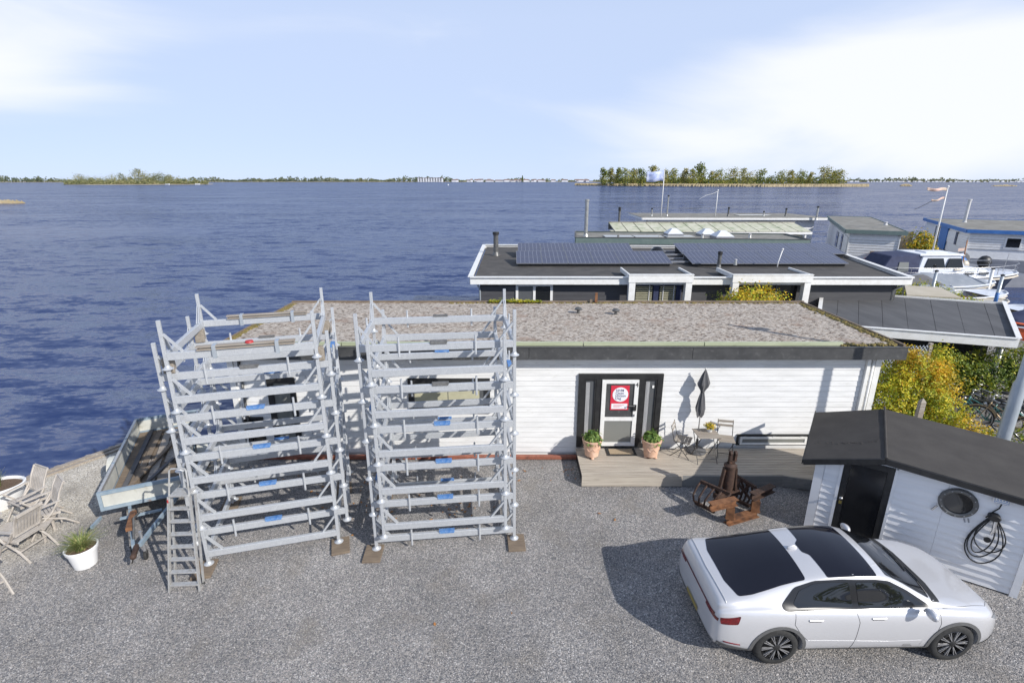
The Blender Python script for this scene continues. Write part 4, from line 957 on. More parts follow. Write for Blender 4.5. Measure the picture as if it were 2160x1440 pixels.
# body
dr = M['darkrust']
def gp(name, mb, smooth='auto'): return mb.build(name, dr, GR, smooth)
gp('cylinder', MB().tube([(-.04, -.03, .38), (-.02, -.02, .55), (-.01, -.01, 1.05)], [.085, .11, .105], 14))
gp('collar', MB().lathe([(.11, 0), (.135, .01), (.135, .05), (.11, .06), (.08, .10)], 16, (-.02, -.01, 1.02)))
gp('side_arm', MB().beam((-.14, -.02, 1.0), (-.24, -.06, .30), .035, .11)); gp('side_arm', MB().beam((.11, 0, 1.0), (.20, .08, .30), .035, .10))
gp('neck', MB().box(-.07, .05, -.05, .05, 1.08, 1.18))
for x in (-.065, .035):
    mb = MB(); pr_ = []
    mb.box(x, x + .045, -.05, .05, 1.17, 1.33); gp('clevis_plate', mb, False)
    gp('clevis_eye', MB().lathe([(.022, 0), (.055, 0), (.055, .045), (.022, .045), (.022, 0)], 14).xf(Matrix.Translation((x, 0, 1.34)) @ Matrix.Rotation(R(90), 4, 'Y')))
gp('yoke', MB().beam((-.30, -.10, .34), (.28, .12, .34), .14, .12), False)
# jaws: curved tines between two rails
def jaw(a, b, c, d, n, bulge, nm):
    a, b, c, d = map(Vector, (a, b, c, d)); j = MB().beam(a, b, .05, .07).build('jaw', dr, GR)
    MB().beam(c, d, .05, .07).build('rail', dr, j)
    for i in range(n):
        t = i / (n - 1); p, q = a.lerp(b, t), c.lerp(d, t); m = (p + q) / 2 + Vector(bulge)
        MB().tube([p, p * .7 + m * .3 + Vector(bulge) * .25, m, q * .7 + m * .3 + Vector(bulge) * .2, q], .022, 6).build('tine', dr, j)
    return j
jaw(V(4.18, 9.96, .55), V(4.60, 9.40, .60), V(4.08, 9.90, .06), V(4.36, 9.52, .08), 5, (-.14, -.10, 0), 'l')
jaw(V(4.95, 10.18, .62), V(5.28, 9.72, .55), V(4.98, 9.92, .12), V(5.20, 9.70, .10), 5, (.14, .08, 0), 'r')
j2 = MB().beam(V(5.0, 10.1, .5), V(5.25, 9.8, .2), .03, .05).beam(V(5.05, 9.9, .25), V(5.22, 9.85, .55), .03, .05)
gp('lattice', j2, False); gp('link', MB().beam((-.2, -.06, .42), (-.45, .06, .55), .05, .06), False); gp('link', MB().beam((.2, .08, .40), (.34, .20, .58), .05, .06), False)
# ------------------------------------------------ lamp column behind the shed
LP = thing('lamp_post', 'tall grey-blue steel lamp post rising behind the shed at the right picture edge', 'lamp post', (10.42, 9.83, 0))
MB().tube([(0, 0, 0), (0, 0, 1.2), (0, 0, 2.9), (0, 0, 3.0), (0, 0, 6.6)], [.125, .12, .115, .085, .06], 18).build('column', M['steelgrey'], LP, 'auto')
MB().tube([(0, 0, 6.6), (.15, -.1, 6.9), (.7, -.45, 7.0)], .04, 10).build('arm', M['steelgrey'], LP, 'auto'); MB().sphere((.9, -.6, 7.0), .3, .16, .08).build('lamp_head', M['steelgrey'], LP, 'auto')
# ------------------------------------------------ the car
CAR = thing('parked_car', 'white electric fastback car with black glass roof parked on the gravel by the shed', 'car', (5.20, 6.80, 0), R(1.4)); CAR.scale = (.965, .965, .965)
M['paint'] = pm('silver_white_paint', (.60, .60, .615), (.595, .595, .61), 3, .28, metal=.25, coat=1)
M['carglass'] = glassy('car_glass', (.010, .011, .013), .03); M['carglass'].node_tree.nodes['Principled BSDF'].inputs['Coat Weight'].default_value = .5
M['roofglass'] = glassy('roof_glass', (.008, .008, .014), .06)
M['clad'] = pm('grey_cladding', (.10, .10, .10), (.12, .12, .12), 30, .6)
M['taillight'] = pm('tail_lamp_red', (.20, .005, .008), (.06, .003, .005), 20, .12, coat=1)
M['seam'] = pm('seam', (.05, .05, .055), None, 5, .6)
M['lampglass'] = pm('head_lamp', (.25, .27, .30), (.12, .13, .15), 30, .1, coat=1)
def itp(tab, x):
    xs = [t[0] for t in tab]
    if x <= xs[0]: return tab[0][1]
    for (a, va), (b, vb) in zip(tab, tab[1:]):
        if x <= b:
            t = (x - a) / (b - a); return va + (vb - va) * t
    return tab[-1][1]
zt_t = [(-2.36, .62), (-2.34, .93), (-2.28, 1.085), (-2.14, 1.115), (-1.90, 1.15), (-1.5, 1.27), (-1.1, 1.375), (-.6, 1.455), (-.2, 1.478), (.15, 1.462), (.36, 1.42), (.7, 1.245), (1.02, 1.06), (1.22, 1.005), (1.6, .955), (1.95, .865), (2.15, .77), (2.25, .62), (2.27, .50)]
zr_t = [(-2.36, .60), (-2.34, .90), (-2.28, 1.06), (-2.14, 1.08), (-1.9, 1.10), (-1.5, 1.20), (-1.1, 1.30), (-.6, 1.375), (-.2, 1.40), (.15, 1.385), (.36, 1.345), (.7, 1.18), (1.02, 1.03), (1.22, .985), (1.6, .935), (1.95, .845), (2.15, .75), (2.25, .60), (2.27, .48)]
wr_t = [(-2.36, .45), (-2.34, .62), (-2.28, .70), (-2.14, .74), (-1.9, .70), (-1.5, .64), (-1.1, .61), (-.6, .605), (-.2, .61), (.15, .61), (.36, .60), (.7, .64), (1.02, .70), (1.22, .74), (1.6, .73), (1.95, .66), (2.15, .55), (2.25, .42), (2.27, .32)]
zb_t = [(-2.36, .56), (-2.34, .80), (-2.28, .93), (-2.14, .98), (-1.5, 1.01), (-.8, .985), (.2, .945), (1.02, .935), (1.22, .93), (1.6, .90), (1.95, .81), (2.15, .71), (2.25, .56), (2.27, .46)]
wb_t = [(-2.36, .56), (-2.34, .72), (-2.28, .80), (-2.14, .845), (-1.5, .86), (-.8, .835), (.2, .835), (1.02, .835), (1.22, .84), (1.6, .825), (1.95, .77), (2.15, .66), (2.25, .50), (2.27, .38)]
wm_t = [(-2.36, .60), (-2.34, .77), (-2.28, .84), (-2.14, .89), (-1.75, .925), (-1.37, .93), (-.8, .915), (.2, .912), (.9, .918), (1.37, .925), (1.75, .90), (2.0, .83), (2.15, .73), (2.25, .56), (2.27, .42)]
zs_t = [(-2.36, .42), (-2.34, .34), (-2.25, .26), (-1.9, .20), (1.9, .19), (2.15, .21), (2.25, .27), (2.27, .32)]
xs = [-2.36, -2.335, -2.28, -2.2, -2.1, -1.98, -1.85, -1.7, -1.5, -1.3, -1.1, -.85, -.6, -.4, -.2, 0, .15, .28, .42, .56, .7, .86, 1.02, 1.12, 1.22, 1.4, 1.6, 1.78, 1.95, 2.06, 2.15, 2.21, 2.25, 2.27]
mb = MB(); rings = []
for x in xs:
    zt_, zr, wr, zb, wb, wm, zs = (itp(t, x) for t in (zt_t, zr_t, wr_t, zb_t, wb_t, wm_t, zs_t))
    z2 = zs + (zb - zs) * .22; z3 = zs + (zb - zs) * .50; z4 = zs + (zb - zs) * .80; z5 = zs + (zb - zs) * .93
    half = [(.55 * wm, zs), (wm * .93, zs + .01), (wm * .985, z2), (wm, z3), (wm * .985, z4), (wm * .955, z5), (wb * .98, zb + .004), (wb * .945 * .99, zb + .02 if zr - zb > .06 else zb + .3 * (zr - zb))]
    i1 = ((wb * .93 + wr) / 2 + .02, (zb + zr) / 2); half += [i1, (wr + .02, zr - .012), (wr - .03, zr + (zt_ - zr) * .30), (wr * .6, zr + (zt_ - zr) * .75), (wr * .25, zt_)]
    ring = [(x, y, z) for y, z in half] + [(x, -y, z) for y, z in reversed(half)]
    rings.append(ring); mb.v += ring
n = len(rings[0])
for i in range(len(xs) - 1):
    for k in range(n):
        l = (k + 1) % n; mb.f.append((i * n + k, (i + 1) * n + k, (i + 1) * n + l, i * n + l)); mb.m.append(0)
h_ = n // 2
for base, flip in ((0, 0), ((len(xs) - 1) * n, 1)):
    for k in range(h_ - 1):
        q = (base + k, base + k + 1, base + n - 2 - k, base + n - 1 - k); mb.f.append(q if not flip else tuple(reversed(q))); mb.m.append(0)
me0 = mb.mesh('tmp', M['paint'], True)
bm = bmesh.new(); bm.from_mesh(me0); bmesh.ops.recalc_face_normals(bm, faces=bm.faces); bm.to_mesh(me0); bm.free()
tmp = link('tmp', me0)
sub = tmp.modifiers.new('s', 'SUBSURF'); sub.levels = 2; sub.render_levels = 2
# wheel wells
cut = MB()
for wx in (-1.37, 1.37):
    for s in (-1, 1):
        c = MB(); c.lathe([(.001, 0), (.385, 0), (.385, .36), (.001, .36)], 40).xf(Matrix.Translation((wx, s * 1.02, .345)) @ Matrix.Rotation(R(90 * s), 4, 'X'))
        k0 = len(cut.v); cut.v += c.v; cut.f += [tuple(k0 + i for i in f) for f in c.f]; cut.m += c.m
cm = cut.mesh('cut', M['black'])
bm = bmesh.new(); bm.from_mesh(cm); bmesh.ops.remove_doubles(bm, verts=bm.verts, dist=.003); bmesh.ops.recalc_face_normals(bm, faces=bm.faces); bm.to_mesh(cm); bm.free()
cuto = link('cut', cm)
dg = bpy.context.evaluated_depsgraph_get(); smooth_me = bpy.data.meshes.new_from_object(tmp.evaluated_get(dg))
bvh = BVHTree.FromPolygons([v.co for v in smooth_me.vertices], [tuple(p.vertices) for p in smooth_me.polygons])
bo = tmp.modifiers.new('b', 'BOOLEAN'); bo.object = cuto; bo.operation = 'DIFFERENCE'; bo.solver = 'EXACT'
dg = bpy.context.evaluated_depsgraph_get(); body_me = bpy.data.meshes.new_from_object(tmp.evaluated_get(dg))
bpy.data.objects.remove(tmp); bpy.data.objects.remove(cuto); body_me.name = 'body'
body_me.shade_smooth(); body_me.set_sharp_from_angle(angle=R(50))
link('body', body_me, CAR)
def conform(poly, axis, side, mat, name, parent=None, off=.004, step=.05, off2=None, ylim=None):
    """cut a 2-D outline into a fine grid and lay it on the body; axis 'y': outline in (x,z), 'z': in (x,y), 'x': in (y,z)"""
    bm = bmesh.new(); vs = [bm.verts.new((a, b, 0)) for a, b in poly]; bm.faces.new(vs)
    xs_ = [p[0] for p in poly]; ys_ = [p[1] for p in poly]
    for k, (lo, hi) in enumerate(((min(xs_), max(xs_)), (min(ys_), max(ys_)))):
        t = lo + step
        while t < hi - .01:
            no = (1, 0, 0) if k == 0 else (0, 1, 0); pc = (t, 0, 0) if k == 0 else (0, t, 0)
            bmesh.ops.bisect_plane(bm, geom=list(bm.verts) + list(bm.edges) + list(bm.faces), plane_co=pc, plane_no=no, dist=1e-5); t += step
    for v in bm.verts:
        a, b = v.co.x, v.co.y
        if axis == 'y': org, d = Vector((a, side * 2, b)), Vector((0, -side, 0))
        elif axis == 'z': org, d = Vector((a, b, 3)), Vector((0, 0, -1))
        else: org, d = Vector((side * 4, a, b)), Vector((-side, 0, 0))
        hit = bvh.ray_cast(org, d)
        if hit[0] is None:
            nn = bvh.find_nearest(org + d * (1.1 if axis == 'y' else 1.6)); hit = nn
        v.co = hit[0] + (hit[1] if hit[1].dot(d) < 0 else -hit[1]) * off
    bm.normal_update(); fl_ = [f for f in bm.faces if f.normal.dot(d) > 0]
    if len(fl_) > len(bm.faces) / 2: bmesh.ops.reverse_faces(bm, faces=list(bm.faces))
    me = bpy.data.meshes.new(name); bm.to_mesh(me); bm.free(); me.materials.append(mat); me.shade_smooth()
    return link(name, me, parent or CAR)
def cline(pts, axis, side, w, mat, name, off=.004, parent=None):
    out_ = []; 
    for i, (p, q) in enumerate(zip(pts, pts[1:])):
        m = max(1, int(math.dist(p, q) / .04))
        for k in range(m + (i == len(pts) - 2)): out_.append((p[0] + (q[0] - p[0]) * k / m, p[1] + (q[1] - p[1]) * k / m))
    P3 = []
    for a, b in out_:
        if axis == 'y': org, d = Vector((a, side * 2, b)), Vector((0, -side, 0))
        elif axis == 'z': org, d = Vector((a, b, 3)), Vector((0, 0, -1))
        else: org, d = Vector((side * 4, a, b)), Vector((-side, 0, 0))
        h = bvh.ray_cast(org, d)
        if h[0] is not None: P3.append(h[0] - d * off)
    if len(P3) > 1: return MB().tube(P3, w, 5).build(name, mat, parent or CAR, True)
# side windows (outline x,z)
def rounded(pts, r=.03, n=3):
    o_ = []; m = len(pts)
    for i in range(m):
        p = Vector(pts[i]); a = (Vector(pts[i - 1]) - p); b = (Vector(pts[(i + 1) % m]) - p)
        ra = min(r, a.length / 2.2); rb = min(r, b.length / 2.2); pa = p + a.normalized() * ra; pb = p + b.normalized() * rb
        for k in range(n + 1):
            t = k / n; q = pa * (1 - t) ** 2 + p * 2 * t * (1 - t) + pb * t * t; o_.append((q.x, q.y))
    return o_
for s in (-1, 1):
    W0 = [(-1.36, 1.04), (-1.30, .985), (.2, .962), (.98, .955), (.62, 1.175), (.34, 1.315), (.12, 1.352), (-.4, 1.362), (-.8, 1.335), (-1.12, 1.25)]
    su = conform(rounded(W0, .05), 'y', s, M['blackgloss'], 'window_surround', off=.007)
    conform(rounded([(-1.17, 1.06), (-1.13, 1.01), (-.26, .995), (-.30, 1.325), (-.6, 1.325), (-.84, 1.295), (-1.06, 1.21)], .03), 'y', s, M['carglass'], 'side_window', off=.012)
    conform(rounded([(-.16, .992), (.86, .985), (.56, 1.16), (.30, 1.285), (.10, 1.318), (-.19, 1.325)], .03), 'y', s, M['carglass'], 'side_window', off=.012)
    # door seams
    cline([(-1.16, .97), (-1.17, .80), (-1.05, .62), (-.93, .50)], 'y', s, .004, M['seam'], 'door_seam', 0)
    cline([(-.22, .955), (-.17, .80), (-.19, .5), (-.23, .25)], 'y', s, .004, M['seam'], 'door_seam', 0)
    cline([(1.06, .94), (1.08, .75), (1.02, .5), (.93, .25)], 'y', s, .004, M['seam'], 'door_seam', 0)
    cline([(-.98, .50), (-.3, .47), (.35, .44), (.86, .46), (.84, .36)], 'y', s, .003, M['paint'], 'door_crease', .0)
    # handles
    for hx_ in (-.85, .12):
        h = bvh.ray_cast(Vector((hx_, s * 2, .86)), Vector((0, -s, 0)))[0]
        hd = MB().box(hx_ - .11, hx_ + .11, min(h.y, h.y + s * .022), max(h.y, h.y + s * .022), .845, .875).build('door_handle', M['paint'], CAR, bevel=.008)
        MB().box(hx_ - .10, hx_ + .08, min(h.y + s * .003, h.y + s * .010), max(h.y + s * .003, h.y + s * .010), .83, .844).build('handle_recess', M['seam'], hd)
    # sill and arch cladding
    conform([(-1.0, .205), (1.0, .205), (1.0, .255), (-1.0, .275)], 'y', s, M['clad'], 'sill_cladding', off=.012, step=.08)
    for wx in (-1.37, 1.37):
        poly = []; 
        for k in range(25): a = R(-8 + 196 * k / 24); poly.append((wx + .435 * math.cos(a), .345 + .435 * math.sin(a)))
        for k in range(25): a = R(188 - 196 * k / 24); poly.append((wx + .383 * math.cos(a), .345 + .383 * math.sin(a)))
        conform(poly, 'y', s, M['clad'], 'arch_cladding', off=.010, step=.06)
    # wheels
    for wx in (-1.37, 1.37):
        Mx = Matrix.Translation((wx, s * .895, .345)) @ Matrix.Rotation(R(-90 * s), 4, 'X')
        wh = MB().lathe([(.235, -.205), (.315, -.20), (.338, -.17), (.345, -.12), (.345, -.06), (.338, -.025), (.318, -.004), (.27, .004), (.245, 0), (.238, -.02)], 48).xf(Mx).build('wheel', M['rubber'], CAR, 'auto')
        MB().lathe([(.24, -.03), (.246, -.004), (.236, .002), (.230, -.012), (.222, -.03), (.222, -.17)], 40).xf(Mx).build('rim', M['blackgloss'], wh, 'auto')
        MB().disc(.225, -.10, 32).xf(Mx).build('rim_barrel', M['black'], wh)
        for k in range(10):
            a = 2 * math.pi * k / 10 + .1
            for j, (da, r0) in enumerate(((-.085, .05), (.085, .05))):
                c, sn = math.cos(a), math.sin(a); c2, s2 = math.cos(a + da), math.sin(a + da)
                MB().beam((.055 * c, .055 * sn, -.012), (.232 * c2, .232 * s2, -.012), .0085, .02).xf(Mx).build('spoke', M['rimface'] if 'rimface' in M else M.setdefault('rimface', pm('machined_rim', (.62, .62, .63), (.55, .55, .56), 20, .25, metal=.7)), wh)
            MB().hexa([(.06 * c, .06 * sn, -.03), (.06 * c, .06 * sn, -.03), (.225 * math.cos(a + .07), .225 * math.sin(a + .07), -.03), (.225 * math.cos(a - .07), .225 * math.sin(a - .07), -.03)], [(.06 * c, .06 * sn, -.02), (.06 * c, .06 * sn, -.02), (.225 * math.cos(a + .07), .225 * math.sin(a + .07), -.02), (.225 * math.cos(a - .07), .225 * math.sin(a - .07), -.02)]).xf(Mx).build('spoke_web', M['black'], wh)
        MB().lathe([(.001, .006), (.03, .006), (.055, -.006), (.06, -.03)], 20).xf(Mx).build('hub', M['black'], wh, 'auto')
    # mirrors
    mb = MB(); mb.sphere((0, 0, 0), .08, .115, .07, 16, 8)
    mb.v = [(x * (1 if x > 0 else .55), y, z) for x, y, z in mb.v]
    mr = mb.xf(Matrix.Translation((.78, s * 1.0, 1.03))).build('wing_mirror', M['paint'], CAR, True); MB().beam((.80, s * .87, .985), (.80, s * .98, 1.0), .05, .03).build('mirror_foot', M['black'], mr)
    # tail lamp on the flank, head lamp
    conform(rounded([(-2.27, .865), (-1.98, .93), (-2.02, .80), (-2.26, .77)], .02), 'y', s, M['taillight'], 'tail_lamp', off=.006, step=.04)
    conform([(2.20, .60), (1.95, .755), (2.12, .74), (2.24, .66)], 'y', s, M['lampglass'], 'head_lamp', off=.006, step=.04)
    conform(rounded([(.80 * s, .80), (.60 * s, .845), (.60 * s, .89), (.80 * s, .93)], .015) if 0 else [(.45 * s, .80), (.80 * s, .79), (.80 * s, .84), (.45 * s, .85)], 'x', -1, M['taillight'], 'tail_lamp_return', off=.006, step=.05)
    cline([(1.14, s * .80), (1.5, s * .76), (1.95, s * .66), (2.12, s * .5)], 'z', 1, .0035, M['seam'], 'bonnet_seam', 0)
# glazing from above (x,y)
def sym(right): return right + [(x, -y) for x, y in reversed(right)]
conform(rounded(sym([(.17, .60), (-.2, .61), (-.60, .60), (-.64, .18), (-.72, .10)]), .03), 'z', 1, M['roofglass'], 'roof_glass', off=.004)
conform(rounded(sym([(-.92, .595), (-1.3, .615), (-1.75, .665), (-1.96, .66), (-2.05, .35)]), .04), 'z', 1, M['roofglass'], 'rear_window', off=.004)
conform(rounded(sym([(.33, .56), (.6, .60), (.98, .70), (1.07, .35)]), .03), 'z', 1, M['carglass'], 'windscreen', off=.004)
conform(rounded(sym([(1.03, .74), (1.10, .72), (1.17, .35)]), .01) if 0 else sym([(1.00, .735), (1.13, .73), (1.205, .35)])[:3] + [(1.205, -.35), (1.13, -.73), (1.00, -.735), (1.085, -.35), (1.085, .35)], 'z', 1, M['black'], 'scuttle', off=.005)
for y0, y1 in ((.45, -.15), (-.05, -.60)):
    cline([(1.10, y0), (1.09, (y0 + y1) / 2), (1.02, y1)], 'z', 1, .008, M['black'], 'wiper', .015)
# rear lamp bar, plate, bumper trim, spoiler lip
conform([(-.72, .845), (.72, .845), (.72, .875), (-.72, .875)], 'x', -1, M['taillight'], 'light_bar', off=.006, step=.06)
conform([(-.24, .42), (.24, .42), (.24, .50), (-.24, .50)], 'x', -1, M['yellowplate'], 'number_plate', off=.012, step=.2)
conform([(-.78, .30), (.78, .30), (.76, .40), (-.76, .40)], 'x', -1, M['clad'], 'bumper_trim', off=.010, step=.1)
for s in (-1, 1): conform([(-2.28, .28), (-1.80, .23), (-1.80, .33), (-2.28, .44)], 'y', s, M['clad'], 'bumper_trim', off=.008, step=.06); conform([(2.24, .30), (1.80, .22), (1.80, .30), (2.22, .36)], 'y', s, M['clad'], 'bumper_trim', off=.008, step=.06)
for s in (-1, 1): cline([(-2.2, .46), (-1.95, .42)], 'y', s, .012, M['taillight'], 'reflector', .002)
mb = MB(); mb.sphere((-.82, 0, 1.435), .09, .022, .05, 14, 6); mb.build('antenna_fin', M['paint'], CAR, True)
cline([(-2.17, -.74), (-2.20, 0), (-2.17, .74)], 'z', 1, .010, M['paint'], 'spoiler_lip', .004)
h = bvh.ray_cast(Vector((.66, -2, .36)), Vector((0, 1, 0)))[0]
for k in range(2): MB().box(.58, .72 - .02 * k, h.y - .004, h.y - .001, .335 + .03 * k, .343 + .03 * k).build('door_script', M['clad'], CAR)
MB().box(-1.9, 1.9, -.7, .7, .15, .20).build('underfloor', M['black'], CAR)
# ------------------------------------------------ carport with felt roof behind the bushes
CP = thing('carport', 'open carport with dark grey felt roof and white rim behind the yellow bush', 'carport')
NL, BL, BR, FR = CPQ = [Vector((*p, 2.4)) for p in ((10.02, 16.30), (13.37, 21.85), (19.05, 19.52), (15.02, 14.6))]
def qp(u, v, z=0): a = NL.lerp(FR, u); b = BL.lerp(BR, u); p = a.lerp(b, v); return Vector((p.x, p.y, z))
ed = [0, .10, .22, .35, .48, .62, .76, .9, 1.0]
for i, (a, b) in enumerate(zip(ed, ed[1:])):
    z = 2.33 + .004 * (i % 2)
    MB().hexa([qp(a + .001, .02, z - .05), qp(b - .001, .02, z - .05), qp(b - .001, .98, z - .05), qp(a + .001, .98, z - .05)], [qp(a + .001, .02, z), qp(b - .001, .02, z), qp(b - .001, .98, z), qp(a + .001, .98, z)]).build('felt_strip', M['greyfelt'], CP)
def rim(p, q, w, z0, z1, mat, par, name): return MB().beam(Vector((p.x, p.y, (z0 + z1) / 2)), Vector((q.x, q.y, (z0 + z1) / 2)), w, z1 - z0).build(name, M[mat], par)
for a, b in ((qp(0, 0), qp(1, 0)), (qp(0, 0.003), qp(0, 1)), (qp(1, .003), qp(1, 1))):
    rim(a, b, .05, 2.14, 2.42, 'white2', CP, 'fascia'); rim(a, b, .13, 2.422, 2.44, 'white2', CP, 'capping')
rim(qp(0, 1), qp(1, 1), .05, 2.2, 2.38, 'white2', CP, 'fascia')
for u, v in ((.02, .04), (.93, .04), (.93, .95), (.05, .95)): p = qp(u, v); MB().box(p.x - .05, p.x + .05, p.y - .05, p.y + .05, 0, 2.16).build('post', M['steelgrey'], CP)
a, b = qp(.02, .22), qp(.9, .22)
for i in range(9): MB().beam(Vector((a.x, a.y, .14 + .22 * i)), Vector((b.x, b.y, .14 + .22 * i)), .03, .214).build('wall_board', M['black'], CP)
MB().tube([qp(.93, .02, 2.1) + Vector((0, -.06, 0)), qp(.93, .02, .1) + Vector((0, -.06, 0))], .045, 8).build('downpipe', M['steelpipe'], CP, True)
# lattice fence
LF = thing('lattice_fence', 'grey lattice fence panel with posts between the houseboat roof and the yellow bush', 'fence')
p0, p1 = Vector((9.95, 13.9, 0)), Vector((12.1, 14.2, 0)); d = (p1 - p0).normalized()
mb = MB(); L_ = (p1 - p0).length
k = -2.1
while k < L_:
    for s in (1, -1):
        a = p0 + d * max(0, k) + Vector((0, 0, .35 + max(0, -k))) if s > 0 else None
        x0_, x1_ = k, k + 2.0
        za, zb_ = (.35, 2.35) if s > 0 else (2.35, .35)
        if x0_ < 0: za += (zb_ - za) * (-x0_) / 2.0; x0_ = 0
        if x1_ > L_: zb_ = za + (zb_ - za) * (L_ - x0_) / (x1_ - x0_); x1_ = L_
        if x1_ - x0_ > .05: mb.beam(p0 + d * x0_ + Vector((0, .008 * s, za)), p0 + d * x1_ + Vector((0, .008 * s, zb_)), .008, .022)
    k += .115
mb.build('lattice', M['steelgrey'], LF)['kind'] = 'stuff'
for t in (0, L_): q = p0 + d * t; MB().box(q.x - .045, q.x + .045, q.y - .045, q.y + .045, 0, 2.42).build('post', M['wood'], LF)
tag(MB().box(9.50, 9.62, 11.0, 11.1, 0, 1.98).hexa([(9.5, 11.0, 1.98), (9.62, 11.0, 1.98), (9.62, 11.1, 1.98), (9.5, 11.1, 1.98)], [(9.55, 11.04, 2.06), (9.57, 11.04, 2.06), (9.57, 11.06, 2.06), (9.55, 11.06, 2.06)]).build('wooden_post', M['wood']), 'pointed grey wooden post sticking up behind the shed roof by the bush', 'post')
# ------------------------------------------------ shrubs
def shrub(name, label, loc, lumps, n, ls, mats, stems=6, cat='shrub', rzs=1.0):
    t = thing(name, label, cat, loc)
    for s_ in range(stems):
        cx, cy, cz, r = lumps[s_ % len(lumps)][:4]
        MB().tube([(rnd.gauss(0, .08), rnd.gauss(0, .08), 0), (cx * .5, cy * .5, cz * .5), (cx, cy, cz)], [.03, .02, .01], 5).build('branch', M['bark'], t)
    tot = sum(l[3] ** 2 for l in lumps); k = len(mats); mbs = [MB() for _ in mats]
    for L in lumps:
        cx, cy, cz, r = L[:4]; rz2 = L[4] if len(L) > 4 else r; wm = L[5] if len(L) > 5 else None
        nn_ = int(n * r * r / tot); tips = []
        for i in range(nn_ + nn_ // 14):
            a = rnd.random() * 6.283; u = rnd.uniform(-1, 1); sn = math.sqrt(1 - u * u); q = rnd.uniform(.5, 1.04) * (1 + .13 * math.sin(5 * a + 7 * u) + .09 * math.sin(11 * a - 9 * u))
            dv = Vector((sn * math.cos(a), sn * math.sin(a), u)); c = Vector((cx + dv.x * r * q, cy + dv.y * r * q, cz + dv.z * rz2 * q))
            if i < nn_ // 14 + 1: tips.append((c, dv)); continue
            if rnd.random() < .82: c, dv = rnd.choice(tips); c = c + Vector((rnd.gauss(0, 1), rnd.gauss(0, 1), rnd.gauss(0, 1))) * ls * 1.55
            if c.z < .05: continue
            nrm = (dv + Vector((rnd.gauss(0, .5), rnd.gauss(0, .5), rnd.gauss(0, .5) + .3))).normalized(); tt = nrm.orthogonal().normalized(); b = nrm.cross(tt)
            th = rnd.random() * 6.283; e1 = tt * math.cos(th) + b * math.sin(th); e2 = nrm.cross(e1); l = ls * rnd.uniform(.6, 1.4)
            m_ = wm if wm is not None and rnd.random() < .8 else rnd.randrange(k)
            mbs[m_].quad([c - e1 * l, c + e2 * l * .55 + nrm * l * .2, c + e1 * l, c - e2 * l * .55])
    for m_, b_ in zip(mats, mbs):
        if b_.f: b_.build('foliage', M[m_], t)['kind'] = 'stuff'
    return t
shrub('golden_shrub', 'tall yellow and lime green conifer bush between the white houseboat and the shed', (10.3, 12.35, 0),
      [(0, 0, 1.5, .85, 1.2, 0), (.1, .05, 2.25, .55, .55, 1), (-.55, -.1, 1.3, .7, .95, 0), (.62, .05, 2.5, .28, .5, 0), (.55, -.2, 1.9, .5, .7, 1), (-.35, .05, 2.0, .5, .5, 0), (.45, -.75, 1.1, .6, .7, 0), (.55, -1.3, 1.0, .5, .55, 1), (.95, -1.5, .95, .4, .4, 0), (.2, -.6, 1.2, .6, .8, 0), (-.1, .2, 2.5, .35, .35, 1)], 30000, .030, ['gold', 'gold2'])
shrub('green_shrub', 'spreading green bush with yellowing leaves behind the parked bicycles', (13.9, 15.05, 0),
      [(-1.5, -.1, .8, .65, .7), (-.8, 0, 1.15, .6, .7), (-.3, .1, 1.5, .4, .5), (.1, 0, 1.0, .75, .8), (.9, -.1, 1.25, .8, .8), (1.7, -.3, 1.45, .75, .75), (2.4, -.5, 1.2, .9, .95)], 22000, .038, ['green', 'green'])
shrub('green_shrub', 'low green and rust coloured bush right of the lamp post at the picture edge', (11.6, 9.9, 0), [(0, 0, 1.0, .7, .8), (.6, .3, 1.2, .7, .8), (-.3, .3, .7, .5, .5)], 5000, .036, ['green', 'gold'])
shrub('golden_shrub', 'rounded orange-yellow bush between the white and the dark houseboats', (8.85, 18.4, 0), [(0, 0, 2.4, 1.0, .95), (-.6, 0, 2.3, .7, .8), (.6, 0, 2.4, .65, .8), (0, .1, 1.3, .9, .9)], 9000, .05, ['gold2', 'gold'])
shrub('twiggy_shrub', 'thin grey-green twiggy bush beside the orange-yellow one', (7.55, 18.6, 0), [(0, 0, 2.4, .45, .5), (-.2, 0, 1.8, .5, .6), (.2, 0, 2.8, .25, .3)], 700, .03, ['green'], 9)
tag(MB().prism([(7.0, 17.9), (10.4, 17.9), (10.4, 19.1), (7.0, 19.1)], -.6, .12).build('jetty', M['wood']), kind='structure')
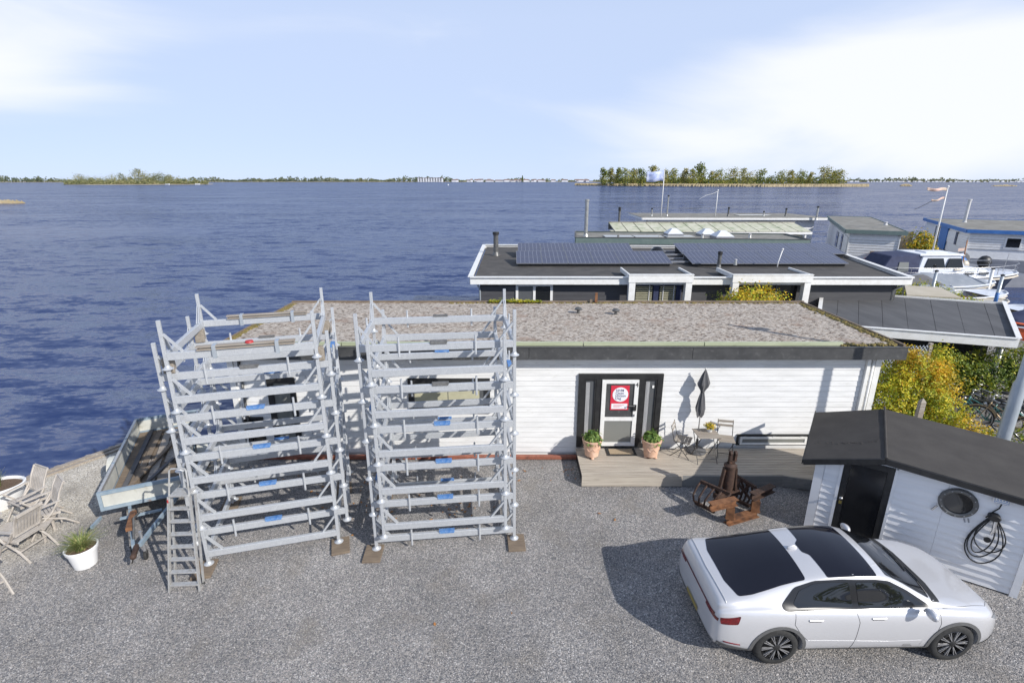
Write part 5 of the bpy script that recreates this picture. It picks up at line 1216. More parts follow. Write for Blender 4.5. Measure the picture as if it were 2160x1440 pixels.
# ------------------------------------------------ bicycles
def make_bike(col, label):
    t = thing('bicycle', label, 'bicycle'); c = M[col]
    for x in (-.54, .54):
        w = MB().tube([(x + .345 * math.cos(a / 28 * 6.283), 0, .36 + .345 * math.sin(a / 28 * 6.283)) for a in range(28)], .018, 6, True).build('wheel', M['rubber'], t, True)
        MB().tube([(x + .318 * math.cos(a / 28 * 6.283), 0, .36 + .318 * math.sin(a / 28 * 6.283)) for a in range(28)], .010, 5, True).build('rim', M['chrome'], w, True)
        sp = MB()
        for k in range(16): a = k / 16 * 6.283; sp.beam((x, .02 * (-1) ** k, .36), (x + .31 * math.cos(a), 0, .36 + .31 * math.sin(a)), .003, .003)
        sp.build('spokes', M['chrome'], w)['kind'] = 'stuff'
        MB().tube([(x + .385 * math.cos(R(a)), 0, .36 + .385 * math.sin(R(a))) for a in (range(20, 181, 16) if x < 0 else range(20, 161, 14))], .022, 6).build('mudguard', c, t, True)
        MB().tube([(x, -.05, .36), (x, .05, .36)], .025, 8).build('hub', M['chrome'], w)
    def tb(nm, pts, r=.016, m=c): MB().tube(pts, r, 7).build(nm, m, t, True)
    tb('frame_tube', [(-.10, 0, .30), (-.24, 0, .82)]); tb('frame_tube', [(-.10, 0, .30), (.36, 0, .78)], .02); tb('frame_tube', [(-.18, 0, .62), (.37, 0, .86)], .016)
    for s in (-.035, .035): tb('stay', [(-.54, s, .36), (-.10, s * .6, .30)], .010); tb('stay', [(-.54, s, .36), (-.21, s * .4, .74)], .009); tb('fork', [(.54, s * 1.2, .36), (.46, s, .60), (.38, s * .5, .74)], .012)
    tb('head_tube', [(.385, 0, .72), (.35, 0, .90)], .022); tb('stem', [(.35, 0, .90), (.32, 0, 1.04)], .013, M['chrome'])
    tb('handlebar', [(.06, -.27, 1.02), (.2, -.29, 1.04), (.34, -.2, 1.06), (.33, 0, 1.04), (.34, .2, 1.06), (.2, .29, 1.04), (.06, .27, 1.02)], .012, M['chrome'])
    for s in (-1, 1): tb('grip', [(.04, s * .268, 1.02), (.16, s * .285, 1.035)], .017, M['rubber'])
    tb('seat_post', [(-.24, 0, .82), (-.27, 0, .93)], .013, M['chrome'])
    mb = MB(); mb.sphere((-.30, 0, .96), .14, .10, .045, 12, 6); mb.v = [(x, y * (1 if x < -.3 else max(.25, 1 - (x + .3) * 6)), z) for x, y, z in mb.v]; mb.build('saddle', M['black'], t, True)
    MB().box(-.78, -.36, -.07, .07, .755, .77).build('carrier', M['black'], t); MB().sphere((.47, 0, .82), .045, .045, .045, 10, 6).build('lamp', M['chrome'], t, True)
    MB().tube([(-.10, -.05, .30), (-.02, -.09, .18)], .01, 5).build('crank', M['chrome'], t); MB().lathe([(.001, 0), (.09, 0), (.09, .006), (.001, .006)], 16).xf(Matrix.Translation((-.10, -.04, .30)) @ Matrix.Rotation(R(90), 4, 'X')).build('chainring', M['chrome'], t)
    MB().tube([(-.5, .06, .30), (-.58, .22, .0)], .008, 5).build('kickstand', M['chrome'], t)
    return t
bk = [('bikeblack', 13.35, 14.15, R(150), 'black bicycle nearest the yellow bush, its rear wheel toward the houseboat'), ('bikegreen', 13.6, 13.6, R(140), 'green bicycle parked across the middle of the bicycle row'), ('bikegold', 13.85, 13.2, R(132), 'bronze coloured bicycle nearest the shed roof'),
      ('bikeblack', 14.2, 14.1, R(160), 'black bicycle half hidden behind the green one, handlebar high'), ('chrome', 14.7, 13.4, R(148), 'pale grey bicycle behind the lamp post at the right picture edge')]
for col, x, y, rz, lb in bk: o = make_bike(col, lb); o.location = (x, y, .0); o.rotation_euler = (R(rnd.uniform(-5, 5)), 0, rz); o['group'] = 'bicycles parked behind the shed'
# ------------------------------------------------ dark houseboat with solar panels
DB = thing('dark_houseboat', 'charcoal clapboard houseboat with white roof rim and solar panels behind the white one', 'houseboat')
dq = [Vector(p) for p in ((-1.62, 19.85, 0), (15.48, 19.75, 0), (17.6, 29.4, 0), (-1.62, 30.4, 0))]
def dqp(u, v, z): p = dq[0].lerp(dq[1], u).lerp(dq[3].lerp(dq[2], u), v); return Vector((p.x, p.y, z))
inn = [dqp(.02, .035, 0), dqp(.98, .035, 0), dqp(.985, .97, 0), dqp(.02, .97, 0)]
MB().prism([(p.x, p.y) for p in inn], -1, 3.04).build('wall', M['darkgrey'], DB)
MB().prism([(p.x, p.y) for p in (dqp(.008, .008, 0), dqp(.992, .008, 0), dqp(.994, .992, 0), dqp(.008, .992, 0))], 3.05, 3.2).build('roof', M['bitumen'], DB)
for a, b in (((0, 0), (1, 0)), ((0, 0), (0, 1)), ((1, 0), (1, 1)), ((0, 1), (1, 1))):
    for nm, z0, z1, w in (('fascia', 3.03, 3.30, .06), ('rim_capping', 3.302, 3.33, .20)):
        p, q = dqp(*a, 0), dqp(*b, 0); 
        if a[0] == b[0]: d_ = (q - p).normalized() * .05; p, q = p + d_, q
        rim(p, q, w, z0, z1, 'white2', DB, nm)
for i in range(16):
    z = .05 + .19 * i
    if z < 2.9: MB().box(-1.27, 15.1, 20.17, 20.215, z, z + .182).build('board', M['darkgrey'], DB)
MB().tube([(-1.35, 20.05, 2.95), (-1.28, 20.14, 2.8), (-1.28, 20.14, .2)], .04, 8).build('downpipe', M['steelgrey'], DB, True); MB().tube([(15.3, 19.85, 3.0), (15.1, 20.1, 2.75), (15.1, 20.1, .2)], .045, 8).build('downpipe', M['steelpipe'], DB, True)
def dwin(x0, x1, z0, z1, mats, par, y=20.16):
    w = frame_rect('window', x0, x1, z0, z1, y - .04, y + .03, .10, M['white2'], par); m = len(mats); s = (x1 - x0 - .2 + .1) / m
    for i, mt in enumerate(mats):
        a = x0 + .1 + s * i; pane(a, a + s - .1, z0 + .1, z1 - .1, y - .005, M[mt], w)
        if i: MB().box(a - .1, a, y - .038, y + .03, z0 + .1, z1 - .1).build('mullion', M['white2'], w)
    return w
dwin(.15, 1.62, .9, 3.0, ['greyglass', 'glass'], DB); dwin(12.3, 14.0, 1.2, 3.0, ['greyglass', 'glass'], DB)
# porticoes
for k, (x0, x1, ins) in enumerate(((4.50, 6.92, 'blinds'), (8.48, 11.48, 'glass'))):
    P_ = MB().box(x0, x0 + .24, 19.55, 19.80, .0, 3.28).build('portico', M['white2'], DB); MB().box(x1 - .24, x1, 19.55, 19.80, .0, 3.28).build('column', M['white2'], P_)
    MB().box(x0 - .03, x1 + .03, 19.53, 19.58, 3.16, 3.44).build('beam', M['white2'], P_); MB().box(x0 - .04, x1 + .04, 19.51, 19.66, 3.442, 3.47).build('capping', M['white2'], P_)
    for x in (x0 - .02, x1 - .04): MB().box(x, x + .06, 19.66, 21.3, 3.30, 3.46).build('capping', M['white2'], P_)
    MB().box(x0 + .04, x1 - .05, 19.66, 21.3, 3.25, 3.38).build('felt', M['bitumen'], P_)
    MB().box(x0 + .24, x1 - .24, 20.02, 20.16, .0, 3.1).build('infill', M['navy' if k == 0 else 'glass'], P_)
    if k == 0:
        for a, b in ((x0 + .35, x0 + 1.05), (x0 + 1.30, x1 - .45)):
            bl = MB().box(a, b, 20.0, 20.015, .9, 2.95).build('door_pane', M['glass'], P_)
            for j in range(26): MB().box(a + .03, b - .03, 19.975, 19.992, 1.0 + j * .075, 1.03 + j * .075).build('blind_slat', M['blind'], bl)
        MB().box(x0 + 1.08, x0 + 1.27, 19.97, 20.016, .2, 3.0).build('door_stile', M['navy'], P_)
        for a in (x0 + .9, x0 + 1.45, x1 - .55): MB().box(a - .015, a + .015, 19.95, 19.97, .9, 2.95).build('glazing_bar', M['curtain'], P_)
    else:
        for a in (x0 + .9, x0 + 1.9): MB().box(a, a + .06, 19.98, 20.017, .2, 3.05).build('glazing_bar', M['darkgrey'], P_)
# solar panels
M['solar'] = None
def solar_mat():
    m, n, l, p = newmat('solar_cells'); t = n.new('ShaderNodeTexCoord')
    b = n.new('ShaderNodeTexBrick'); b.offset = 0; b.inputs['Scale'].default_value = 1; b.inputs['Brick Width'].default_value = 1 / 6; b.inputs['Row Height'].default_value = 1 / 10
    b.inputs['Mortar Size'].default_value = .007; b.inputs['Mortar Smooth'].default_value = .1
    b.inputs['Color1'].default_value = (.028, .03, .062, 1); b.inputs['Color2'].default_value = (.034, .036, .072, 1); b.inputs['Mortar'].default_value = (.20, .21, .26, 1)
    l.new(t.outputs['UV'], b.inputs['Vector']); l.new(b.outputs[0], p.inputs['Base Color']); p.inputs['Roughness'].default_value = .16; p.inputs['Specular IOR Level'].default_value = .45
    return m
M['solar'] = solar_mat(); M['panelframe'] = pm('panel_frame', (.30, .31, .34), None, 10, .4, metal=.4)
pw, pd = 1.165, 1.70
smesh = MB().quad([(0, 0, 0), (pw - .012, 0, 0), (pw - .012, pd, 0), (0, pd, 0)]).mesh('solar_panel', M['solar'])
uv = smesh.uv_layers.new(name='UVMap')
for li, c in zip(range(4), ((0, 0), (1, 0), (1, 1), (0, 1))): uv.data[li].uv = c
fm = MB(); fm.box(0, pw - .012, -.012, .012, -.03, .004); fm.box(0, pw - .012, pd - .012, pd + .012, -.03, .004); fm.box(0, .014, .012, pd - .012, -.03, .004); fm.box(pw - .026, pw - .012, .012, pd - .012, -.03, .004); fm.box(.014, pw - .026, pd / 2 - .012, pd / 2 + .012, -.001, .003)
fmesh = fm.mesh('panel_frame', M['panelframe'])
tilt = R(11)
for x0, y0, nn, zz in ((.20, 23.05, 6, 3.36), (.30, 25.75, 5, 3.42), (8.05, 23.0, 6, 3.36), (8.45, 25.7, 7, 3.42)):
    for i in range(nn):
        o = link('solar_panel', smesh, DB, (x0 + i * pw, y0 - .0 * i, zz), (tilt, 0, 0)); link('panel_frame', fmesh, o)
    MB().box(x0 + .1, x0 + nn * pw - .1, y0 + .1, y0 + .16, 3.21, zz - .0).build('panel_support', M['black'], DB); MB().box(x0 + .1, x0 + nn * pw - .1, y0 + 1.55, y0 + 1.6, 3.21, zz + .24).build('panel_support', M['panelframe'], DB)
for y in (23.6, 24.6, 26.0, 27.2): MB().box(7.2, 8.9, y, y + .12, 3.30, 3.36).build('mounting_rail', M['panelframe'], DB)
MB().lathe([(.42, 0), (.42, .10), (.36, .14)], 20, (7.35, 26.3, 3.2)).build('dome_curb', M['panelframe'], DB, 'auto')
MB().sphere((7.35, 26.3, 3.33), .38, .38, .38, 20, 8, 0).build('roof_dome', M['blackgloss'], DB, True)
def flue(x, y, z0, z1, r, mat, par, cap='black', name='flue_pipe', ch=.14):
    o = MB().tube([(x, y, z0), (x, y, z1)], r, 10).lathe([(r, 0), (r * 1.6, .01), (r * 1.2, .14), (r, .2)], 10, (x, y, z0)).build(name, M[mat], par, 'auto')
    MB().lathe([(r * 1.25, 0), (r * 1.25, ch), (.001, ch + .02)], 10, (x, y, z1 - .02)).build('cap', M[cap], o, 'auto'); return o
flue(-.82, 26.6, 3.2, 4.28, .13, 'pipe', DB); flue(9.0, 22.4, 3.2, 3.85, .08, 'pipe', DB); flue(9.75, 22.5, 3.36, 3.6, .05, 'steelpipe', DB, 'curtain', ch=.03)
MB().tube([(11.5, 22.3, 3.3), (11.5, 22.3, 3.5), (11.62, 22.3, 4.05)], .022, 6).build('aerial', M['white2'], DB, True); MB().sphere((11.62, 22.3, 4.07), .045).build('aerial_tip', M['white2'], DB)
tag(MB().box(15.9, 17.1, 19.9, 30, -1, .1).build('jetty', M['wood']), kind='structure')
# ------------------------------------------------ houseboats further back
GB = thing('green_trimmed_houseboat', 'low houseboat with green-grey fascia and white skylight domes behind the solar panels', 'houseboat')
gq = [(4.2, 34.7), (19.0, 33.3), (19.3, 37.0), (4.7, 38.9)]
def inset(q, d):
    c = Vector((sum(p[0] for p in q) / 4, sum(p[1] for p in q) / 4)); return [tuple(Vector(p) + (c - Vector(p)).normalized() * d) for p in q]
MB().prism(inset(gq, .5), -1, 2.9).build('wall', M['darkgrey'], GB); MB().prism(inset(gq, .06), 2.9, 3.22).build('roof', M['greyroof'], GB)
def rimq(q, z0, z1, mat, par, capm=None, w=.06):
    P_ = [Vector((*p, 0)) for p in q]
    for a, b in zip(P_, P_[1:] + P_[:1]):
        d_ = (b - a).normalized() * (w / 2 + .003); rim(a + d_, b - d_ * 0, w, z0, z1, mat, par, 'fascia')
        if capm: rim(a + d_, b, w * 2, z1 + .002, z1 + .03, capm, par, 'rim_capping')
rimq(gq, 2.88, 3.28, 'greentrim', GB, 'greyfelt')
flue(5.05, 35.9, 3.2, 5.55, .125, 'steelpipe', GB, 'steelpipe')
def skydome(x, y, z, s, par):
    o = MB().box(x - s, x + s, y - s, y + s, z, z + .14).build('skylight', M['panelframe'], par); MB().hexa([(x - s, y - s, z + .142), (x + s, y - s, z + .142), (x + s, y + s, z + .142), (x - s, y + s, z + .142)], [(x - s * .3, y - s * .3, z + .48), (x + s * .3, y - s * .3, z + .48), (x + s * .3, y + s * .3, z + .48), (x - s * .3, y + s * .3, z + .48)]).build('dome', M['dome'], o)
skydome(11.3, 36.7, 3.22, .55, GB); skydome(13.5, 36.4, 3.22, .55, GB); skydome(14.0, 34.9, 3.22, .6, GB)
for x in (7.2, 9.2, 11.3): MB().box(x - .95, x + .95, 34.9, 36.1, 3.23, 3.29).build('flat_skylight', M['paleglass'], GB)
flue(12.7, 34.9, 3.2, 3.5, .07, 'steelpipe', GB, 'curtain', ch=.04); flue(15.9, 35.0, 3.2, 3.45, .08, 'steelpipe', GB, 'curtain', ch=.04)
PB = thing('glass_roofed_houseboat', 'houseboat with a row of mossy translucent roof sheets behind the green-trimmed one', 'houseboat')
MB().prism([(8.1, 40.5), (22.4, 40.3), (22.6, 44.5), (8.3, 44.7)], -1, 2.85).build('wall', M['blind'], PB)
for i in range(15):
    x = 7.85 + i * .997; MB().hexa([(x, 39.95, 3.16), (x + .93, 39.95, 3.16), (x + .93, 42.6, 3.58), (x, 42.6, 3.58)], [(x, 39.95, 3.20), (x + .93, 39.95, 3.20), (x + .93, 42.6, 3.62), (x, 42.6, 3.62)]).build('roof_sheet', M['panelroof'], PB)
MB().hexa([(7.85, 39.99, 3.10), (22.75, 39.99, 3.10), (22.75, 42.6, 3.50), (7.85, 42.6, 3.50)], [(7.85, 39.99, 3.14), (22.75, 39.99, 3.14), (22.75, 42.6, 3.54), (7.85, 42.6, 3.54)]).build('roof_deck', M['greyroof'], PB)
MB().box(7.8, 22.85, 39.90, 39.95, 2.96, 3.14).build('fascia', M['white2'], PB); MB().box(7.8, 22.85, 42.6, 42.7, 3.1, 3.7).build('ridge_board', M['greyroof'], PB)
for x in (8.0, 12.5, 17.6, 22.4): MB().box(x - .06, x + .06, 39.96, 40.06, -.5, 2.95).build('post', M['white2'], PB)
flue(8.7, 42.9, 3.5, 4.55, .09, 'pipe', PB, ch=.3)
WB = thing('long_pale_houseboat', 'long pale lilac-white houseboat with grey roof, farthest of the boats in the row', 'houseboat')
MB().prism([(13.9, 54.6), (31.0, 54.2), (31.2, 60.0), (14.1, 60.3)], -1, 3.05).build('wall', M['shedwhite'], WB)
for i in range(12): MB().box(13.9, 31.0, 54.10, 54.16, .2 + .24 * i, .43 + .24 * i).build('board', M['shedwhite'], WB)
MB().prism([(13.2, 53.7), (31.8, 53.3), (31.6, 60.8), (13.4, 61.0)], 3.10, 3.30).build('roof', M['greyroof'], WB)
rimq([(13.2, 53.7), (31.8, 53.3), (31.6, 60.8), (13.4, 61.0)], 3.06, 3.26, 'white2', WB)
w = frame_rect('window', 24.2, 26.2, 2.3, 2.85, 54.0, 54.09, .1, M['black'], WB); pane(24.3, 26.1, 2.4, 2.75, 54.05, M['glass'], w)
for x, z1, r, mt in ((14.6, 4.0, .07, 'steelpipe'), (16.2, 5.3, .08, 'steelpipe'), (22.6, 4.1, .09, 'pipe'), (26.3, 3.7, .07, 'steelpipe'), (28.6, 4.0, .08, 'pipe')): flue(x, 55.4, 3.3, z1, r, mt, WB)
MB().box(24.0, 27.5, 56.0, 57.2, 3.31, 3.36).build('flat_skylight', M['paleglass'], WB)
# flag poles
def pole(x, y, z0, z1, label, r=.06):
    t = thing('flagpole', label, 'flagpole', (x, y, z0)); MB().tube([(0, 0, 0), (0, 0, (z1 - z0) * .6), (0, 0, z1 - z0)], [r, r * .85, r * .55], 8).build('pole', M['white2'], t, True); MB().sphere((0, 0, z1 - z0 + .03), r * 1.2).build('finial', M['white2'], t, True); return t
def flag(t, w, h, ztop, mats, sag=.12, name='flag', cols=12, rows=3, dirx=-1):
    mb = MB(); o0 = len(mb.v)
    for j in range(rows + 1):
        for i in range(cols + 1):
            u = i / cols; v = j / rows; mb.v.append((dirx * w * u, .16 * math.sin(u * 8 + v) * u * w * .5, ztop - h * v - sag * u * w * .5 + .05 * math.sin(u * 7)))
    for j in range(rows):
        for i in range(cols):
            a = j * (cols + 1) + i; mb.f.append((a, a + 1, a + cols + 2, a + cols + 1)); mb.m.append(min(j, len(mats) - 1) if len(mats) < 4 else mats[3][j][i] if 0 else 0)
    o = mb.build(name, [M[m] for m in mats], t, True); s = o.modifiers.new('t', 'SOLIDIFY'); s.thickness = .01; return o
M['flagwhite'] = pm('flag_white_blue', (.62, .66, .80), (.30, .38, .66), 1.6, .7, lo=.42, hi=.62)
M['flagtan'] = pm('faded_flag', (.62, .52, .40), (.70, .45, .38), 2, .7)
t = pole(15.45, 55.0, 3.31, 7.9, 'tall white flagpole with a white and blue flag on the farthest houseboat of the row'); flag(t, 1.75, 1.0, 4.5, ['flagwhite'])
t = pole(20.9, 54.5, 3.31, 5.9, 'short white flagpole with a thin streamer on the farthest houseboat of the row'); MB().tube([(0, 0, 2.5), (-.6, 0, 2.25), (-1.2, 0, 2.1), (-1.8, 0, 1.75)], [.04, .03, .03, .015], 5).build('streamer', M['curtain'], t)
t = pole(33.7, 41.6, .3, 6.4, 'white flagpole with faded tan pennants before the blue-trimmed houseboat', .07); flag(t, 1.5, .22, 6.0, ['flagtan'], -.05, 'pennant'); flag(t, 1.0, .16, 5.35, ['flagtan'], .4, 'pennant'); MB().tube([(-.9, 0, 5.1), (-1.6, 0, 4.7), (-2.2, 0, 4.4)], .02, 5).build('cord', M['black'], t)
# white house on float with green trim
def hut(name, label, FL, FR, BL, z0, z1, wallm, trim, boards=True):
    t = thing(name, label, 'houseboat'); FL, FR, BL = Vector(FL), Vector(FR), Vector(BL); BR = FR + BL - FL
    ux = (FR - FL).normalized(); uy = (BL - FL).normalized()
    i = .32; q = [FL + ux * i + uy * i, FR - ux * i + uy * i, BR - ux * i - uy * i, BL + ux * i - uy * i]
    MB().prism([tuple(p) for p in q], z0, z1 - .3).build('wall', M[wallm], t); MB().prism([tuple(p) for p in (FL, FR, BR, BL)], z1 - .14, z1 - .04).build('roof', M['greyroof'], t)
    rimq([tuple(p) for p in (FL, FR, BR, BL)], z1 - .30, z1, trim, t)
    def wallpt(face, s, z, off=.03):      # face 'f' front or 'l' left
        if face == 'f': p = q[0] + ux * s - uy * off
        else: p = q[0] + uy * s - ux * off
        return Vector((p.x, p.y, z))
    if boards:
        wf = (q[1] - q[0]).length; wl = (q[3] - q[0]).length; z = z0 + .9
        while z < z1 - .5:
            MB().beam(wallpt('f', 0, z), wallpt('f', wf, z), .04, .19).build('board', M[wallm], t); MB().beam(wallpt('f', 0, z - .1, .056), wallpt('f', wf, z - .1, .056), .014, .02).build('board_edge', M['concrete'], t); MB().beam(wallpt('l', .05, z), wallpt('l', wl, z), .04, .19).build('board', M[wallm], t); z += .2
        for s in (.05, wf - .05): MB().beam(wallpt('f', s, z0 + .6, .05), wallpt('f', s, z1 - .34, .05), .12, .06, (ux.x, ux.y, 0)).build('corner_board', M['white2'], t)
    return t, wallpt
t, wp = hut('small_white_houseboat', 'small white clapboard float house with green-grey trim left of the cabin cruiser', (26.3, 41.4), (29.9, 39.6), (34.4, 57.8), -.8, 3.2, 'white', 'greentrim')
for s, w_, z0_, z1_ in ((3.0, 1.0, .2, 2.5), (6.5, 1.6, 1.1, 2.4)): MB().beam(wp('l', s, (z0_ + z1_) / 2, .07), wp('l', s + w_, (z0_ + z1_) / 2, .07), .05, z1_ - z0_).build('window', M['glass'], t)
flue(30.5, 53.0, 3.1, 4.3, .1, 'steelpipe', t); flue(32.6, 46.0, 3.1, 3.4, .12, 'curtain', t, 'curtain', ch=.05)
p = wp('f', 1.7, 1.2, .15); MB().box(p.x - .12, p.x + .12, p.y - .1, p.y, .2, 1.6).build('meter_post', M['blockwood'], t); MB().box(p.x - .45, p.x - .15, p.y - .1, p.y, .5, 1.1).build('red_box', M['red'], t)
t, wp = hut('blue_trimmed_houseboat', 'white clapboard houseboat with bright blue fascia at the right picture edge', (38.35, 44.3), (52.9, 37.0), (45.5, 58.5), .55, 2.95, 'white', 'blueTrim')
q = [(38.6, 44.4), (52.6, 37.4), (59.5, 51.0), (45.5, 58.2)]; MB().prism(q, -1.2, .55).build('hull', M['hullgrey'], t)
for s in (2.4, 4.0): o = MB().beam(wp('f', s, 1.95, .07), wp('f', s + 1.1, 1.95, .07), .05, .95).build('window', M['white2'], t); MB().beam(wp('f', s + .12, 1.95, .105), wp('f', s + .98, 1.95, .105), .03, .72).build('pane', M['glass'], o)
MB().beam(wp('l', 2.8, 1.9, .07), wp('l', 3.4, 1.9, .07), .05, 1.1).build('window', M['glass'], t)
MB().beam(wp('l', 6.0, 1.6, .09), wp('l', 8.6, 1.6, .09), .07, 2.1).build('blue_recess', M['blueTrim'], t); MB().beam(wp('l', 9.2, 1.5, .09), wp('l', 10.6, 1.5, .09), .07, 1.9).build('door', M['greyglass'], t)
flue(45.0, 52.5, 2.85, 5.0, .14, 'curtain', t, 'curtain'); flue(46.0, 43.5, 2.85, 3.5, .12, 'pipe', t); flue(49.0, 47.0, 2.85, 4.0, .12, 'pipe', t)
pier = MB().prism([(30.4, 37.4), (37.9, 37.2), (38.2, 44.6), (44.6, 57.5), (38.5, 58.5), (31.5, 42.5)], -1.0, .3).build('pier', M['hullgrey']); tag(pier, kind='structure')
shrub('potted_bush', 'rounded rust-green bush in a container on the pier behind the cabin cruiser', (33.6, 42.9, .3), [(0, 0, 1.6, 1.0, 1.0), (.3, 0, 1.1, .9, .8)], 3000, .09, ['green', 'gold2'])
ct = thing('storage_container', 'dark covered storage box on the pier beside the small white float house', 'storage box', (31.2, 41.2, .3), R(-25)); MB().box(-.9, .9, -.6, .6, 0, 1.3).build('body', M['darkcanvas'], ct, bevel=.05); MB().box(-.95, .95, -.65, .65, 1.302, 1.4).build('lid', M['black'], ct, bevel=.03)
ct = thing('planter_screen', 'beige planter screen behind the rounded bush on the pier', 'screen', (32.6, 44.2, .3), R(-25)); MB().box(-1.0, 1.0, -.12, .12, 0, 2.5).build('panel', M['concrete'], ct)
for i, (x, y, s, mt) in enumerate(((36.2, 41.6, .55, 'darkcanvas'), (37.0, 40.4, .5, 'black'), (35.3, 40.6, .45, 'blueTrim'), (34.6, 39.5, .4, 'hullcream'))):
    o = MB().sphere((x, y, .3 + s), s, s * .8, s, 10, 6).build('covered_bundle', M[mt], None, True); tag(o, ['dark covered bundle nearest the blue-trimmed houseboat', 'black bundle on the pier behind the cruiser foredeck', 'blue covered bundle on the pier beside the flagpole', 'cream bundle on the pier just behind the cruiser cabin'][i], 'bundle')
# ------------------------------------------------ boats
def hullmesh(L, B, H, n=18, sheer=.25, flare=.75, bow=.55, z0=-.15):
    """open hull, bow to +x; returns MB with outside skin and list of gunwale points per side"""
    mb = MB(); G = []; st = []
    for i in range(n + 1):
        u = i / n; x = -L / 2 + L * u; w = B / 2 * (.82 + .18 * min(1, u * 4)) * (1 if u < bow else math.sqrt(max(0, 1 - ((u - bow) / (1 - bow)) ** 2)) * .98 + .02)
        zt_ = H * (1 + sheer * max(0, u - .3) ** 2 * 2 + .08 * (1 - u)); k = flare
        st.append([(x - .10 * L * (1 - 1) - (.0), w, zt_), (x - .05 * (u > .9) * L, w * (.55 + .45 * k), zt_ * .5 + z0 * .5), (x - .10 * (u > .85) * (u - .85) * L * 4, w * k * .72, z0), (x - .12 * (u > .85) * (u - .85) * L * 4, 0.0, z0 - .12)])
        G.append((x, w, zt_))
    m = 7
    for s in st:
        ring = s + [(x, -y, z) for x, y, z in reversed(s[:3])]; mb.v += ring
    for i in range(n):
        for k in range(m - 1): mb.f.append((i * m + k, (i + 1) * m + k, (i + 1) * m + k + 1, i * m + k + 1)); mb.m.append(0)
    mb.f.append(tuple(range(m))); mb.m.append(0)
    return mb, G
def boat(name, label, loc, rz, L, B, H, hull='boatwhite', rail='varnish', deck='blockwood', tarp=None, cat='boat', thw=True, stripe=None, rr=.05):
    t = thing(name, label, cat, loc, rz); mb, G = hullmesh(L, B, H); mb.build('hull', M[hull], t, 'auto')
    for s in (1, -1): MB().tube([(x, s * y, z) for x, y, z in G], rr, 6).build('gunwale', M[rail], t, True)
    if stripe:
        for s in (1, -1): MB().tube([(x * .995, s * (y + .01), z - .16) for x, y, z in G], .045, 5).build('rubbing_strake', M[stripe], t, True)
    zi = H * .45; fl = MB(); a = [(x, y * .88, zi) for x, y, z in G[:-1]]; fl.quad(a + [(x, -y, z) for x, y, z in reversed(a)]); fl.build('floor', M[deck], t)
    if thw:
        for u in (.25, .5, .7): x, y, z = G[int(u * 18)]; MB().box(x - .12, x + .12, -y * .92, y * .92, H * .78, H * .82).build('thwart', M[deck], t)
        q = G[13:]; MB().quad([(x, y, z - .02) for x, y, z in q] + [(x, -y, z - .02) for x, y, z in reversed(q)]).build('foredeck', M[rail], t)
    if tarp:
        mb = MB(); n = 14; m = 8
        for i in range(n + 1):
            u = i / n; gi = min(int(u * 16.5), 18); x, y, z = G[gi]; x = -L / 2 - .05 + (L * .9) * u; hh = tarp[1] * (math.sin(math.pi * min(1, .12 + u * .86)) ** .6) * (1 + .10 * math.sin(u * 19))
            for k in range(m + 1):
                v = k / m * 2 - 1; mb.v.append((x, v * (y + .06), z - .10 + (hh + .1) * (1 - abs(v) ** 1.3) + .02 * math.sin(9 * v + u * 11)))
        for i in range(n):
            for k in range(m): a = i * (m + 1) + k; mb.f.append((a, a + m + 1, a + m + 2, a + 1)); mb.m.append(0)
        o = mb.build('tarpaulin', M[tarp[0]], t, 'auto'); sm = o.modifiers.new('t', 'SOLIDIFY'); sm.thickness = .02
    return t
# cabin cruiser
CC = thing('cabin_cruiser', 'white cabin cruiser with navy cockpit canopy and dark hull moored by the pier', 'boat', (28.9, 34.9, WZ - .12), R(-1))
mb, G = hullmesh(10.4, 3.1, 1.45, 22, .22, .8, .62, -.1); mb.build('hull', M['hullnavy'], CC, 'auto')
mb, G2 = hullmesh(10.44, 3.14, 1.46, 22, .22, .8, .62, 1.0); 
for s in (1, -1): MB().tube([(x, s * y, z) for x, y, z in G], .06, 6).build('rubbing_strake', M['boatwhite'], CC, True); MB().tube([(x, s * (y + .02), z - .18) for x, y, z in G[12:]], .075, 6).build('bow_strake', M['hullcream'], CC, True)
q = G; MB().quad([(x, y * .97, z - .03) for x, y, z in q] + [(x, -y * .97, z - .03) for x, y, z in reversed(q)]).build('deck', M['boatwhite'], CC)
def cab(pts_b, pts_t, name, mat, par): return MB().hexa(pts_b, pts_t).build(name, M[mat], par, bevel=.06)
cab([(-2.0, -1.15, 1.5), (2.9, -.95, 1.5), (2.9, .95, 1.5), (-2.0, 1.15, 1.5)], [(-2.0, -1.1, 1.98), (2.6, -.85, 1.98), (2.6, .85, 1.98), (-2.0, 1.1, 1.98)], 'coachroof', 'boatwhite', CC)
wh = cab([(-2.3, -1.2, 1.48), (1.0, -1.1, 1.98), (1.0, 1.1, 1.98), (-2.3, 1.2, 1.48)], [(-2.0, -1.08, 2.92), (.55, -.98, 2.92), (.55, .98, 2.92), (-2.0, 1.08, 2.92)], 'wheelhouse', 'boatwhite', CC)
MB().hexa([(-2.25, -1.2, 2.92), (.75, -1.08, 2.92), (.75, 1.08, 2.92), (-2.25, 1.2, 2.92)], [(-2.2, -1.1, 3.02), (.6, -1.0, 3.02), (.6, 1.0, 3.02), (-2.2, 1.1, 3.02)]).build('roof', M['boatwhite'], CC)
MB().box(-1.4, .0, -.5, .5, 3.02, 3.08).build('roof_hatch', M['boatwhite'], CC)
